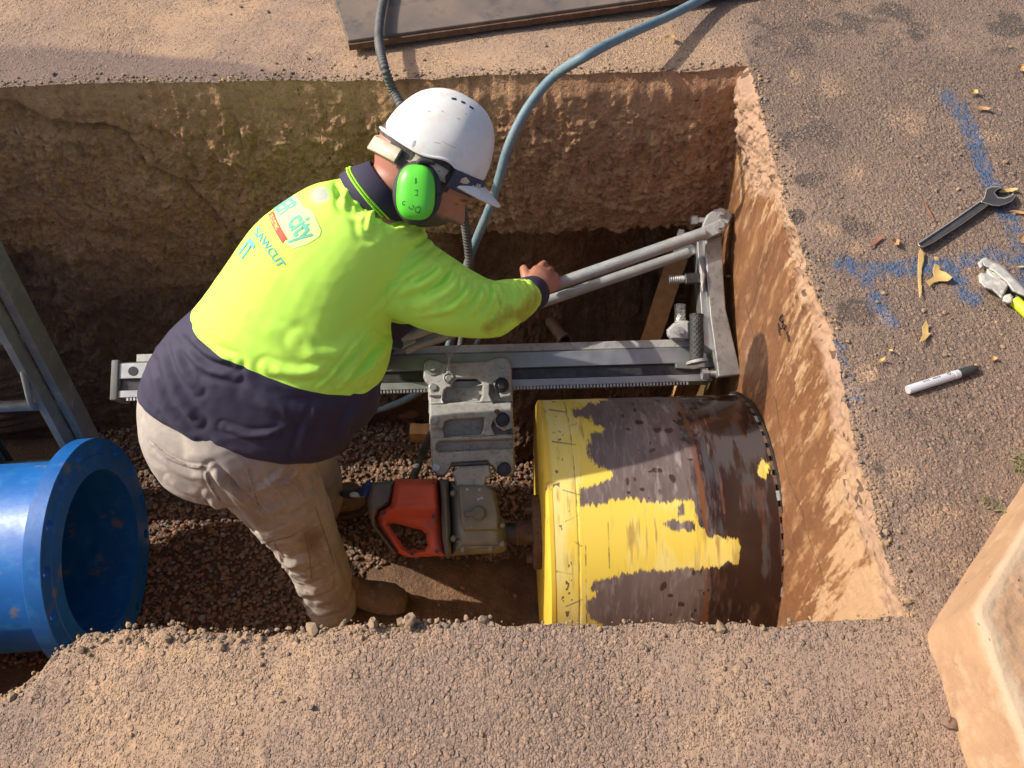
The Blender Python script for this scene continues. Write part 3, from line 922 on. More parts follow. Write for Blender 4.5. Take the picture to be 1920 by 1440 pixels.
def side_walls():
    # near face under the lip, and the far left end
    xs = np.arange(XL, 0.74, 0.03)
    ts = np.linspace(0, 1.5, 50)
    X, T = np.meshgrid(xs, ts)
    x, t = X.ravel(), T.ravel()
    p = np.column_stack([x, 0 * x, -t])
    y = np.interp(x, xs, yn(xs)) - 0.016 - 0.03 * t - sstep(0, 0.08, t) * (0.02 + 0.03 * fbm(p * 4, 3, 120) + 0.012 * fbm(p * 18, 3, 121))
    z = np.zeros(len(x))
    o = add('earth_wall', np.column_stack([x, y, -t - 0.012]), grid_faces(len(xs), len(ts)), MT['soil'], attrs=dict(depth_shade=0 * x + 0.3, red=0.3 + 0 * x, olive=0 * x, pit=0 * x), origin=(0, 0.4, ZF))
    tag(o, 'clay face under the near lip of the trench', 'trench wall')
    ys = np.arange(0.0, 2.3, 0.03)
    Y, T = np.meshgrid(ys, ts)
    y, t = Y.ravel(), T.ravel()
    p = np.column_stack([0 * y, y, -t])
    x = XL + 0.02 + 0.03 * fbm(p * 4, 3, 122)
    o = add('earth_wall', np.column_stack([x, y, -t - 0.004]), grid_faces(len(ys), len(ts))[:, ::-1], MT['soil'], attrs=dict(depth_shade=0 * x + 0.3, red=0 * x, olive=0 * x, pit=0 * x), origin=(XL, 1.1, ZF))
    tag(o, 'clay face at the left end of the trench', 'trench wall')


side_walls()

# ------------------------------------------------------------------ trench floor and gravel
clay_px = [(690, 1062), (800, 1040), (940, 1052), (1030, 1030), (1040, 1230), (560, 1260), (640, 1130)]
xs = np.arange(XL, 0.76, 0.018)
ys = np.arange(0.1, 2.7, 0.018)
X, Y = np.meshgrid(xs, ys)
x, y = X.ravel(), Y.ravel()
p = np.column_stack([x, y, 0 * x])


def floor_h(x, y):
    p = np.column_stack([x, y, 0 * x])
    px = proj(np.column_stack([x, y, 0 * x - 1.4]))
    cl = sstep(-14, 30, sdf(px, clay_px))
    return -1.41 + 0.018 * fbm(p * 2.2, 3, 130) + 0.022 * cl + cl * 0.008 * fbm(p * 16, 3, 131), cl


hz, cl = floor_h(x, y)
o = add('trench_floor', np.column_stack([x, y, hz]), grid_faces(len(xs), len(ys)), MT['soil'], attrs=dict(depth_shade=0.95 - 0.15 * cl, red=0.1 * cl, olive=0 * x, pit=0 * x), origin=(0, 1.2, ZF))  # floor colour darkened all over to dim the sunlit patch
o['kind'] = 'structure'

ICO = None


def ico():
    bm = bmesh.new()
    bmesh.ops.create_icosphere(bm, subdivisions=1, radius=1.0)
    V = np.array([v.co[:] for v in bm.verts])
    Fc = np.array([[v.index for v in f.verts] for f in bm.faces])
    bm.free()
    return V, Fc


IV, IF = ico()


def stones(C, size, seed, flat=0.75):
    """angular stones at centres C"""
    g = np.random.default_rng(seed)
    n = len(C)
    k = len(IV)
    ax = g.uniform(0.6, 1.25, (n, 1, 3)) * np.asarray(size).reshape(n, 1, 1)
    V = IV[None] * (1 + g.uniform(-0.28, 0.22, (n, k, 1))) * ax
    a = g.uniform(0, 2 * math.pi, (n, 3))
    for i, (u, v) in enumerate(((0, 1), (1, 2), (0, 2))):
        c, s = np.cos(a[:, i])[:, None], np.sin(a[:, i])[:, None]
        A, B = V[:, :, u].copy(), V[:, :, v].copy()
        V[:, :, u], V[:, :, v] = c * A - s * B, s * A + c * B
    V[:, :, 2] *= flat
    V = V + np.asarray(C)[:, None, :]
    Fc = (IF[None] + (np.arange(n) * k)[:, None, None]).reshape(-1, 3)
    tone = np.repeat(g.uniform(0, 1, n), k)
    return V.reshape(-1, 3), Fc, tone


# gravel bed
n = 26000
gx = rng.uniform(-1.75, 0.70, n)
gy = rng.uniform(0.78, 2.42, n)
hz, cl = floor_h(gx, gy)
keep = cl < 0.25 + 0.1 * rng.random(n)
keep |= rng.random(n) < 0.03
gx, gy, hz = gx[keep], gy[keep], hz[keep]
sz = 0.0056 + 0.0062 * rng.random(len(gx)) ** 1.8
V, Fc, tone = stones(np.column_stack([gx, gy, hz + sz * 0.5 + rng.uniform(0, 0.008, len(gx))]), sz, 3)
o = add('gravel', V, Fc, MT['gravel'], smooth=False, attrs=dict(tone=tone), origin=(0, 1.5, -1.4))
tag(o, 'crushed red brown stone bedding on the trench floor', 'gravel', kind='stuff')

# crumbs of earth and stone along the lips of the cut
n = 1000
ex = np.where(rng.random(n) < 0.90, rng.uniform(-1.3, -0.1, n), rng.uniform(-0.1, 0.68, n))
side = rng.random(n)
w = np.where(ex < -0.25, 0.020, 0.011)
ey = yn(ex) - np.abs(rng.normal(0, 1, n)) * w + 0.007
h, _ = ground_eval(ex, ey)
sz = 0.0016 + 0.0048 * rng.random(n) ** 4
big = rng.random(n) < 0.012
sz = np.where(big, rng.uniform(0.008, 0.014, n), sz)
V1, F1, t1 = stones(np.column_stack([ex, ey, h + sz * 0.3]), sz, 4)
n = 600
ry = rng.uniform(YCN, YCF, n)
rx = xe(ry) + np.abs(rng.normal(0, 0.022, n)) - 0.006
h, _ = ground_eval(rx, ry)
sz = 0.0018 + 0.005 * rng.random(n) ** 4
V2, F2, t2 = stones(np.column_stack([rx, ry, h + sz * 0.3]), sz, 5)
n = 900
fx = rng.uniform(-1.8, 0.69, n)
fy = yf(fx) + np.abs(rng.normal(0, 0.02, n))
h, _ = ground_eval(fx, fy)
sz = 0.002 + 0.005 * rng.random(n) ** 3
V3, F3, t3 = stones(np.column_stack([fx, fy, h + sz * 0.3]), sz, 6)
n = 1500
lx = rng.uniform(-1.3, 2.0, n)
ly = rng.uniform(0.15, 3.0, n)
ok_ = (ly < yn(lx) - 0.01) | ((lx > 0.78) & (ly > YCN)) | (ly > yf(lx) + 0.02)
lx, ly = lx[ok_], ly[ok_]
h, _ = ground_eval(lx, ly)
sz = 0.0018 + 0.0065 * rng.random(len(lx)) ** 5
V4, F4, t4 = stones(np.column_stack([lx, ly, h + sz * 0.3]), sz, 8)
Vs, Fs, Ts, o_ = [], [], [], 0
for a, b, c in ((V1, F1, t1), (V2, F2, t2), (V3, F3, t3), (V4, F4, t4)):
    Vs.append(a); Fs.append(b + o_); Ts.append(c); o_ += len(a)
o = add('loose_stones', np.concatenate(Vs), np.concatenate(Fs), MT['rubble'], smooth=False, attrs=dict(tone=np.concatenate(Ts)), origin=(0, 0.45, 0))
tag(o, 'loose crumbs of stone and earth scattered along the trench lips', 'rubble', kind='stuff')

# larger single rocks
def rock(u, v, z, r, label, mat='rubble', seed=1, name='rock', cat='stone', lift=0.5, flat=0.8):
    c = atz(u, v, z)
    c[2] += r * lift
    bm = bmesh.new()
    bmesh.ops.create_icosphere(bm, subdivisions=3, radius=1.0)
    V = np.array([q.co[:] for q in bm.verts])
    Fc = np.array([[q.index for q in f.verts] for f in bm.faces])
    bm.free()
    d = 1 + 0.42 * fbm(V * 1.3 + seed * 7, 2, seed, ridged=True) + 0.16 * fbm(V * 3 + seed, 2, seed + 3)
    V = V * d[:, None] * np.array([1.15, 0.9, flat]) * r
    a = seed * 1.3
    V[:, :2] = V[:, :2] @ np.array([[math.cos(a), -math.sin(a)], [math.sin(a), math.cos(a)]])
    o = add(name, V + c, Fc, MT[mat], sharp=35, attrs=dict(tone=np.full(len(V), (seed * 0.37) % 1)))
    return tag(o, label, cat)


rock(1778, 1357, 0, 0.0105, 'dark pebble lying against the foot of the concrete kerb', 'darksteel' if False else 'gravel', 3, 'pebble')
rock(768, 1166, 0, 0.010, 'pointed tan stone at the near lip below the brown boot', 'rubble', 4, flat=1.1)
rock(700, 1170, 0, 0.008, 'small tan stone at the near lip left of the pointed stone', 'rubble', 6)


# ------------------------------------------------------------------ KERB
def kerb():
    A, B, C = atz(1925, 893), atz(1735, 1192), atz(1818, 1450)
    H = 0.155
    d1 = (A - B); d1 /= np.linalg.norm(d1)
    d2 = (C - B); d2 /= np.linalg.norm(d2)
    L1, L2 = 1.6, 1.2
    n1 = np.array([-d1[1], d1[0], 0]); n2 = np.array([-d2[1], d2[0], 0])
    # grid: two long faces with rounded arris and a rough top
    prof = [(0, 0.0), (0.004, 0.05), (0.007, 0.10), (0.009, 0.135), (0.012, 0.147), (0.018, 0.153), (0.028, 0.155)]
    ins = np.array([q[0] for q in prof]); hh = np.array([q[1] for q in prof])
    q = np.linspace(0, 1, 26)
    ins = np.interp(q * 6, range(7), ins); hh = np.interp(q * 6, range(7), hh)
    # extra rows across the top
    ins = np.r_[ins, np.linspace(0.031, 0.5, 110)]; hh = np.r_[hh, np.full(110, H)]
    s1 = dens(0, L1, 0, 0.6, 0.006); s2 = dens(0, L2, 0, 0.45, 0.006)
    s = np.r_[-s2[::-1][:-1], s1]
    # inward corner bisector point for inset i : B + i*m
    c = d1 @ d2
    m = (d1 + d2) / math.sqrt(max(1e-6, 1 - c * c)) 
    V = []
    for i, h in zip(ins, hh):
        base = B + m * i
        rr = 0.020
        for k in s:
            pnt = base + (d1 * k if k >= 0 else d2 * (-k))
            # round the vertical corner
            if abs(k) < rr:
                pnt = pnt + (d1 + d2) * (rr - abs(k)) ** 2 / (4 * rr) * 1.2
            V.append([pnt[0], pnt[1], h])
    V = np.array(V)
    tp = sstep(0.145, 0.153, V[:, 2]) * np.repeat(sstep(0.024, 0.052, ins), len(s)) * (0.75 + 0.5 * fbm(V * 14, 3, 144))
    pn = 0.003 * fbm(V * 18, 3, 140) + 0.0012 * fbm(V * 70, 3, 141)
    d1_, d2_, i_ = worley(V[:, 0] / 0.016, V[:, 1] / 0.016, 14)
    st = np.sqrt(np.clip(1 - (d1_ / 0.5) ** 2, 0, 1)) * (i_ > 0.45)
    V[:, 2] += tp * (0.003 * st + 0.004 * fbm(V * 30, 3, 142)) + pn * (V[:, 2] > 0.02)
    V[:, 0] += pn
    pit = ((worley(V[:, 0] / 0.03 + V[:, 1] / 0.04, V[:, 2] / 0.03, 15)[0] < 0.03)).astype(float)
    o = add('concrete_kerb', V, grid_faces(len(s), len(ins))[:, ::-1], MT['kerb'], attrs=dict(top=tp * (0.7 + 0.4 * fbm(V * 9, 3, 143)), pale=np.clip(sstep(0.125, 0.15, V[:, 2]) * 0.9 - tp, 0, 1), pit=pit, stone=tp * st), origin=(*B[:2], 0))
    tag(o, 'orange stained concrete kerb corner with a worn grey top', 'kerb')


kerb()

# ------------------------------------------------------------------ ROAD PLATE on the far side
def steel_plate():
    a, b = atz(655, 92, 0.012), atz(1250, 8, 0.012)
    d = (b - a); d[2] = 0; d /= np.linalg.norm(d)
    nrm = np.array([-d[1], d[0], 0])
    L, Wd, th = 2.4, 1.2, 0.026
    xs = np.linspace(0, L, 90); ys = np.linspace(0, Wd, 50)
    t = thing('steel_plate', (*a[:2], 0.0), 'grey brown steel road plate lying on the far side of the trench', 'road plate')
    # slightly lifted at the right end, its edge shows
    z0 = 0.010
    c = a + d * L / 2 + nrm * Wd / 2
    c[2] = z0 + th / 2
    skew = d * 0.03
    pts = np.array([a, a + d * L, a + d * L + nrm * Wd, a + nrm * Wd - d * 0.06])
    pts[:, 2] = z0 + 0.004
    MB().prism(pts + 0, (0, 0, th)).add('top_sheet', MT['plate'], t, smooth=False, bevel=0.003)
    e = MB()
    q0 = a - nrm * 0.003; q1 = a + d * L - nrm * 0.003
    for k in range(60):
        p0 = q0 + (q1 - q0) * k / 60; p1 = q0 + (q1 - q0) * (k + 1) / 60
        w = 0.002 + 0.0025 * random.random()
        e.box([(p0[0] + p1[0]) / 2, (p0[1] + p1[1]) / 2, z0 + th / 2 - 0.001], (p1 - p0) / 2, nrm * (0.004 + w), [0, 0, th / 2 - 0.004])
    e.add('front_edge', MT['rustedge'], t, smooth=False)


steel_plate()

# ------------------------------------------------------------------ inflated outlines (cast or moulded parts traced to their real size)
def inflate(name, mat, poly, plane, hgt, parent=None, holes=(), step=1.0, fillet=6.0, pockets=(), two=True, base=0.0, prof=None, **kw):
    """outline in pixels laid on a real plane: plane(u,v,z) -> 3D point; hgt: half thickness (m); base: height of the mid plane"""
    poly = np.asarray(poly, float)
    u0, v0 = poly.min(0) - 2 * step
    u1, v1 = poly.max(0) + 2 * step
    us = np.arange(u0, u1 + step, step); vs = np.arange(v0, v1 + step, step)
    U, Vv = np.meshgrid(us, vs)
    Q = np.column_stack([U.ravel(), Vv.ravel()])
    d = sdf(Q, poly)
    for hpoly in holes:
        d = np.minimum(d, -sdf(Q, hpoly))
    e = np.clip(d / fillet, 0, 1)
    z = hgt * np.sqrt(np.clip(1 - (1 - e) ** 2, 0, 1))
    if prof is not None:
        z = z * prof(Q)
    for pk in pockets:
        pp, dep, fl = pk
        z = z - dep * sstep(-fl * 0.3, fl, sdf(Q, pp)) * (d > 0)
    ok = d > -step * 0.75
    nx, ny = len(us), len(vs)
    Fc = grid_faces(nx, ny)
    Fc = Fc[ok[Fc].all(1) & (d[Fc] > 0).any(1)]
    # pull outside vertices back on to the outline
    used = np.unique(Fc)
    remap = -np.ones(len(Q), int)
    remap[used] = np.arange(len(used))
    Fc = remap[Fc]
    Q, z, d = Q[used], z[used], d[used]
    top = np.array([plane(a, b, base + c) for (a, b), c in zip(Q, z)])
    n = len(Q)
    edge_glint = np.exp(-((d - fillet * 0.55) / (fillet * 0.35)) ** 2)
    if two:
        bot = np.array([plane(a, b, base - c) for (a, b), c in zip(Q, np.maximum(z, 0) if two else z)])
        V = np.concatenate([top, bot])
        ed = {}
        for f in Fc:
            for k in range(4):
                a, b = f[k], f[(k + 1) % 4]
                ed[(a, b)] = ed.get((a, b), 0) + 1
        bnd = [(a, b) for (a, b) in ed if (b, a) not in ed]
        sides = np.array([(b, a, a + n, b + n) for a, b in bnd])
        Fa = np.concatenate([Fc[:, ::-1], Fc + n, sides[:, ::-1]])
    else:
        V, Fa = top, Fc[:, ::-1]
    kw.setdefault('attrs', dict(edge=np.concatenate([edge_glint, edge_glint * 0]) if two else edge_glint))
    return add(name, V, Fa, MT[mat] if isinstance(mat, str) else mat, parent, **kw)


def disc(c, r, n=20):
    a = np.linspace(0, 2 * math.pi, n, endpoint=False)
    return [(c[0] + r * math.cos(t), c[1] + r * math.sin(t)) for t in a]


# ------------------------------------------------------------------ CORE DRILL RIG local frame
RO = P(1015, 997, 2.5 * math.cos(math.atan((997 - 720) / F)))
EX = np.array([math.cos(math.radians(2)), math.sin(math.radians(2)), 0])
EW = np.array([0, 0.9, 0.44]); EW = EW - EX * (EW @ EX); EW /= np.linalg.norm(EW)
EN = np.cross(EX, EW)


def RW(x, w, n):
    return RO + EX * x + EW * w + EN * n


def rl(u, v, z=0.0):
    """pixel on the rig plane at height z -> local (x, w)"""
    r = ray(u, v)
    o = RO + EN * z
    t = ((o - CAM) @ EN) / (r @ EN)
    q = CAM + t * r - RO
    return q @ EX, q @ EW


def rp(u, v, z=0.0):
    x, w = rl(u, v, z)
    return RW(x, w, z)


WALLX = (0.700 - RO[0]) / EX[0]


def hexbolt(mb, c, ax, r, h, washer=None, wh=0.003):
    c, ax = np.asarray(c, float), np.asarray(ax, float)
    if washer:
        mb.cyl(c, c + ax * wh, washer, 24)
        c = c + ax * wh
    mb.cyl(c, c + ax * h, r, 6)


# --- barrel
R_D = 0.402


def barrel():
    t = thing('core_barrel', RW(0.3, 0, 0) - np.array([0, 0, R_D]), 'large core barrel with worn yellow paint turning against the wall', 'core barrel')
    L = WALLX - 0.012
    nx, na = 330, 900
    xs = np.linspace(0.012, L, nx)
    an = np.linspace(0, 2 * math.pi, na, endpoint=False)
    A, X = np.meshgrid(an, xs)
    a, x = A.ravel(), X.ravel()
    ring = 0.0012 * sstep(0.004, 0.0, np.abs(x - 0.075))
    r = R_D - ring
    V = RO + x[:, None] * EX + (r * np.cos(a))[:, None] * EW + (r * np.sin(a))[:, None] * EN
    i = np.arange(na)
    Fc = []
    for k in range(nx - 1):
        Fc.append(np.stack([k * na + i, k * na + (i + 1) % na, (k + 1) * na + (i + 1) % na, (k + 1) * na + i], -1))
    Fc = np.concatenate(Fc)
    px = proj(V)
    nrm = np.cos(a)[:, None] * EW + np.sin(a)[:, None] * EN
    face = ((CAM - V) * nrm).sum(1) > -0.02
    Y1 = [(990, 700), (1147, 700), (1147, 748), (1110, 756), (1073, 768), (1075, 782), (1105, 782), (1112, 796), (1135, 805), (1105, 812), (1103, 855), (1115, 870), (1145, 883), (1153, 892), (1130, 905), (1090, 917), (1092, 946), (1120, 948), (1150, 938), (1175, 932), (1205, 938), (1240, 942), (1275, 938), (1302, 940), (1305, 958), (1307, 985), (1325, 1003), (1350, 1008), (1380, 1010), (1388, 1025), (1380, 1052), (1350, 1064), (1310, 1066), (1280, 1067), (1200, 1071), (1150, 1081), (1118, 1089), (1112, 1097), (1100, 1105), (1118, 1109), (1118, 1120), (1100, 1125), (1098, 1150), (1105, 1162), (1130, 1172), (1130, 1300), (990, 1300)]
    sd = sdf(px, Y1)
    sd = np.maximum(sd, sdf(px, [(1424, 866), (1446, 868), (1446, 892), (1422, 890)]) * 0.8)
    for hp in ([(1246, 982), (1258, 978), (1300, 978), (1302, 994), (1275, 994), (1262, 990)], [(1270, 950), (1282, 946), (1282, 965), (1272, 968)]):
        sd = np.minimum(sd, -sdf(px, hp))
    p2 = np.column_stack([x * 45, np.cos(a) * 6, np.sin(a) * 6])     # streaks run round the barrel
    p3 = np.column_stack([x * 9, np.cos(a) * 2, np.sin(a) * 2])
    streak = fbm(p2, 4, 201)
    streak2 = fbm(p2 * np.array([3.2, 1.4, 1.4]), 3, 202)
    long_ = fbm(np.column_stack([x * 120, np.cos(a) * 5, np.sin(a) * 5]), 3, 211)
    front = np.clip(0.5 + sd / 26 + 0.38 * long_ * np.exp(-np.abs(sd) / 16) + 0.2 * streak2 * np.exp(-np.abs(sd) / 22), 0, 1)
    back = np.clip(0.5 + (0.33 - x) * 2 + 0.8 * fbm(p3, 3, 203), 0, 1)
    paint = np.where(face, front, back)
    chips = (fbm(np.column_stack([x * 70, np.cos(a) * 22, np.sin(a) * 22]), 3, 204) > 0.40) * (np.abs(x - 0.035) < 0.02)
    paint = np.where(chips, paint * 0.35, paint)
    wet = np.clip(0.5 + (x - 0.395 + 0.06 * streak + 0.03 * long_) * 6, 0, 1)
    pale = np.clip(0.45 * sstep(0.12, 0.03, x) + 0.35 + 0.9 * fbm(p3 * 1.5, 3, 212) + 0.4 * long_, 0, 1) * (paint > 0.5)
    smear = np.clip(0.25 + 1.6 * long_ * (0.4 + fbm(p3 * 2, 2, 213)) + 0.35 * sstep(0.33, 0.40, x), 0, 1) * (paint > 0.5)
    wear = np.clip(0.35 + 1.3 * streak + 0.5 * long_, 0, 1) * np.exp(-((x - 0.33) / 0.07) ** 2)
    ringm = np.exp(-((x - 0.402 - 0.006 * streak) / 0.010) ** 2) * 1.0 + 0.7 * np.exp(-((x - 0.455) / 0.006) ** 2) * (np.cos(a) > 0.1)
    ringm = ringm * (0.6 + 0.6 * fbm(np.column_stack([x * 5, np.cos(a) * 3, np.sin(a) * 3]), 3, 205) + 0.25)
    bluegrey_sheen = np.clip(0.36 + 0.9 * streak + 0.5 * long_ + 0.5 * np.exp(-((np.sin(a) - 0.82) / 0.12) ** 2) * (x > 0.42) * (np.cos(a) > -0.2), 0, 1) * (x > 0.36)  # blue-grey reflections painted as streaks, with a lengthwise band of sheen
    fl_ = fbm(np.column_stack([x * 48, np.cos(a) * 15, np.sin(a) * 15]), 2, 206)
    fleck = np.clip((fl_ - 0.24) * 4.5, 0, 1) * sstep(0.10, 0.16, x) * (x < 0.43) * np.clip(0.55 + 0.6 * sstep(0.2, 0.36, x) + 0.5 * fbm(p3 * 1.3, 2, 207), 0, 1)
    line = np.zeros(len(x))
    line = np.maximum(line, np.exp(-((x - 0.075) / 0.0022) ** 2) * 0.95)
    tick = [[(1030, 768), (1062, 773)], [(1040, 810), (1078, 795)], [(1036, 828), (1080, 834)], [(1056, 919), (1091, 929)], [(1060, 978), (1086, 966)], [(1072, 1012), (1091, 1024)], [(1048, 1072), (1096, 1081)], [(1060, 1138), (1092, 1124)], [(1140, 980), (1143, 1065)], [(1098, 1022), (1100, 1168)], [(1022, 770), (1030, 880)]]
    for tk in tick:
        line = np.maximum(line, 0.85 * np.clip(1.25 - seg_dist(px, tk) / 2.6, 0, 1) * face)
    old = np.clip(0.62 * sstep(0.05, 0.0, np.abs(x - 0.03)) * (fbm(p2 * 0.6, 3, 207) + 0.45), 0, 1) * (paint > 0.4)
    add('barrel_tube', V, Fc[:, ::-1], MT['drum'], t, attrs=dict(paint=paint, wet=wet, ring=np.clip(ringm, 0, 1), bluegrey_sheen=bluegrey_sheen, fleck=fleck, line=line * (0.45 + 0.55 * np.clip(0.6 + 1.6 * fbm(np.column_stack([x * 30, np.cos(a) * 14, np.sin(a) * 14]), 3, 214), 0, 1)), old=old, pale=pale, smear=smear, wear=wear, rusty=np.clip(0.30 + 1.1 * streak + 0.9 * fbm(p3 * 1.6, 3, 215), 0, 1) * sstep(0.36, 0.44, x)))
    # closed back plate with a yellow chamfered rim
    mb = MB()
    mb.lathe(RO, EX, [(-0.004, 0.02), (-0.004, R_D - 0.012), (0.002, R_D + 0.001), (0.0125, R_D + 0.001), (0.0125, R_D - 0.03), (0.006, 0.02)], 160)
    mb.add('back_plate', MT['yellow'], t, sharp=25)
    # bolted hub
    hub = MB()
    hub.lathe(RO, EX, [(-0.028, 0.03), (-0.028, 0.105), (-0.024, 0.112), (-0.004, 0.112), (-0.004, 0.03)], 72)
    hub.lathe(RO, EX, [(-0.080, 0.02), (-0.080, 0.034), (-0.074, 0.038), (-0.028, 0.038), (-0.028, 0.02)], 40)
    hub.add('hub_flange', MT['rust'], t, sharp=30)
    for k in range(6):
        th = math.radians(60 * k - 140)
        c = RW(-0.028, 0.085 * math.cos(th), 0.085 * math.sin(th))
        b = MB()
        hexbolt(b, c, -EX, 0.011, 0.018, 0.015)
        b.add('bolt', MT['rust'], t, sharp=30)
    # diamond segments round the cutting edge
    nseg = 60
    for k in range(nseg):
        th = 2 * math.pi * k / nseg
        b = MB()
        e_r = math.cos(th) * EW + math.sin(th) * EN
        e_t = -math.sin(th) * EW + math.cos(th) * EN
        b.box(RO + EX * (L + 0.004) + e_r * (R_D - 0.0018), EX * 0.006, e_t * 0.013, e_r * 0.0030)
        b.add('cutting_segment', MT['steel'] if k % 6 == 1 else MT['rust'], t, smooth=False)


barrel()

# kerf: dark ring where the barrel enters the wall
kf = MB().lathe(RW(WALLX - 0.006, 0, 0), EX, [(0, R_D - 0.012), (0, R_D + 0.010), (0.004, R_D + 0.010), (0.004, R_D - 0.012)], 120, closed=True)
kf.add('cut_groove', MT['darksteel'], wall_obj, smooth=False)

# --- rig: rail, base frame, braces, carriage
def rig():
    t = thing('drill_stand', RW(0.0, 0.5, -0.08), 'grey metal drill stand with long rail bolted to the concrete wall', 'drill stand')
    x0, _ = rl(222, 704, 0)
    x1 = 0.560
    prof = [(.452, -.085), (.566, -.085), (.566, -.012), (.560, 0), (.512, 0), (.509, -.016), (.476, -.016), (.474, 0), (.452, 0)]
    pts = [RW(x0, w, n) for w, n in prof]
    MB().prism(pts, EX * (x1 - x0)).add('rail', MT['rail'], t, smooth=False, bevel=0.0015)
    # dark groove insert
    MB().box(RW((x0 + x1) / 2, 0.4925, -0.0135), EX * (x1 - x0 - 0.01) / 2, EW * 0.0155, EN * 0.0022).add('groove_strip', MT['darksteel'], t, smooth=False)
    MB().box(RW((x0 + x1) / 2, 0.578, -0.020), EX * (x1 - x0 - 0.1) / 2, EW * 0.0125, EN * 0.012).add('side_ledge', MT['cast'], t, smooth=False, bevel=0.002)
    # rack teeth
    rk = MB()
    n = int((x1 - 0.1 - x0) / 0.0105)
    for k in range(n):
        rk.box(RW(x0 + 0.03 + k * 0.0105, 0.448, -0.012), EX * 0.003, EW * 0.0055, EN * 0.010)
    rk.box(RW((x0 + x1) / 2 - 0.03, 0.4505, -0.030), EX * (x1 - x0 - 0.1) / 2, EW * 0.003, EN * 0.008)
    rk.add('gear_rack', MT['bolt'], t, smooth=False)
    # end cap
    e = MB()
    e.box(RW(x0 - 0.010, 0.508, -0.042), EX * 0.012, EW * 0.064, EN * 0.048)
    cap = e.add('end_cap', MT['greyplastic'], t, bevel=0.004)
    MB().cyl(RW(x0 + 0.045, 0.535, -0.0005), RW(x0 + 0.045, 0.535, 0.002), 0.0145, 32).add('rail_hole', MT['darksteel'], t, sharp=30)
    # base frame standing against the wall
    zb = 0.075
    fr = [(1322, 446), (1353, 441), (1357, 521), (1361, 579), (1390, 702), (1347, 707), (1331, 590), (1325, 516)]
    pts = [rp(u, v, zb) for u, v in fr]
    ang = math.radians(0)
    MB().prism(pts, -EN * 0.035).add('base_frame', MT['alu'], t, smooth=False, bevel=0.004)
    sd = [(1307, 448), (1321, 447), (1324, 520), (1330, 592), (1341, 660), (1320, 648), (1313, 560)]
    MB().prism([rp(u, v, zb - 0.022) for u, v in sd], -EN * 0.06).add('frame_web', MT['rail'], t, smooth=False, bevel=0.003)
    sd = [(1266, 681), (1345, 677), (1349, 686), (1300, 692), (1268, 690)]
    MB().prism([rp(u, v, 0.004) for u, v in sd], -EN * 0.05).add('foot_bracket', MT['alu'], t, smooth=False, bevel=0.002)
    # top clevis
    inflate('top_clevis', 'steel', [(1318, 418), (1325, 403), (1341, 392), (1367, 393), (1374, 406), (1360, 432), (1350, 441), (1322, 449), (1312, 440)], rp, 0.014, t, base=zb + 0.014, fillet=3)
    for (u, v, zz) in ((1351, 400, zb + 0.027), (1349, 425, zb + 0.036)):
        b = MB(); hexbolt(b, rp(u, v, zz), EN, 0.0115, 0.012, 0.0165); b.add('bolt', MT['bolt'], t, sharp=30)

    def side_bolt(u0, v0, u1, v1, z, r, head=True, mat='bolt'):
        b = MB()
        a, c = rp(u0, v0, z), rp(u1, v1, z)
        d = (c - a) / np.linalg.norm(c - a)
        b.cyl(a, c, r, 20)
        if head:
            b.cyl(a - d * 0.004, a + d * 0.014, r * 1.75, 6)
        b.add('bolt', MT[mat], t, sharp=30)
    side_bolt(1298, 413, 1322, 413, zb, 0.009)
    side_bolt(1318, 701, 1348, 700, zb - 0.03, 0.011)
    side_bolt(1398, 697, 1386, 698, zb - 0.02, 0.010, True, 'rust')
    side_bolt(1281, 704, 1308, 706, -0.09, 0.011, True, 'darksteel')
    side_bolt(1273, 437, 1290, 441, -0.01, 0.008)
    # adjuster screw with its block
    a, c = rp(1254, 524, 0.06), rp(1290, 523, 0.06)
    d = (c - a) / np.linalg.norm(c - a)
    V, Fc = tube_geo([a, a + (c - a) * 0.5, c], 0.0125, 16, 4, rib=(0.006, 0.0012))
    MB().raw(V, Fc).add('adjuster_screw', MT['steel'], t)
    inflate('adjuster_block', 'darksteel', [(1282, 512), (1312, 511), (1316, 532), (1284, 534)], rp, 0.024, t, base=0.055, fillet=4)
    inflate('adjuster_lug', 'cast', [(1312, 492), (1318, 505), (1323, 515), (1321, 530), (1319, 552), (1315, 545), (1313, 520)], rp, 0.012, t, base=0.078, fillet=2.5)
    MB().cyl(rp(1358, 519, 0.05), rp(1370, 518, 0.05), 0.006, 12).add('pin', MT['darksteel'], t)
    # bracket block and grips
    inflate('clamp_block', 'cast', [(1250, 618), (1263, 606), (1280, 601), (1293, 602), (1294, 636), (1258, 637), (1251, 630)], rp, 0.032, t, base=0.012, fillet=4)
    b = MB(); hexbolt(b, rp(1275, 622, 0.044), EN, 0.0105, 0.010, 0.0145); b.add('bolt', MT['bolt'], t, sharp=30)

    def grip(u0, v0, u1, v1, z, r, mat, label=None):
        a, c = rp(u0, v0, z), rp(u1, v1, z)
        d = c - a; Lg = np.linalg.norm(d); d /= Lg
        xx = np.cross(d, EN); xx /= np.linalg.norm(xx)
        yy = np.cross(d, xx)
        n, m = 64, 90
        S_, A_ = np.meshgrid(np.linspace(0, Lg, m), np.linspace(0, 2 * math.pi, n, endpoint=False), indexing='ij')
        s, an = S_.ravel(), A_.ravel()
        kn = np.maximum(np.abs(np.sin(an * 5 + s * 190)) ** 6, np.abs(np.sin(an * 5 - s * 190)) ** 6)
        rr = r * (1 - 0.07 * kn) * np.where((s < 0.004) | (s > Lg - 0.004), 1.06, 1)
        V = a + s[:, None] * d + (rr * np.cos(an))[:, None] * xx + (rr * np.sin(an))[:, None] * yy
        fl = []
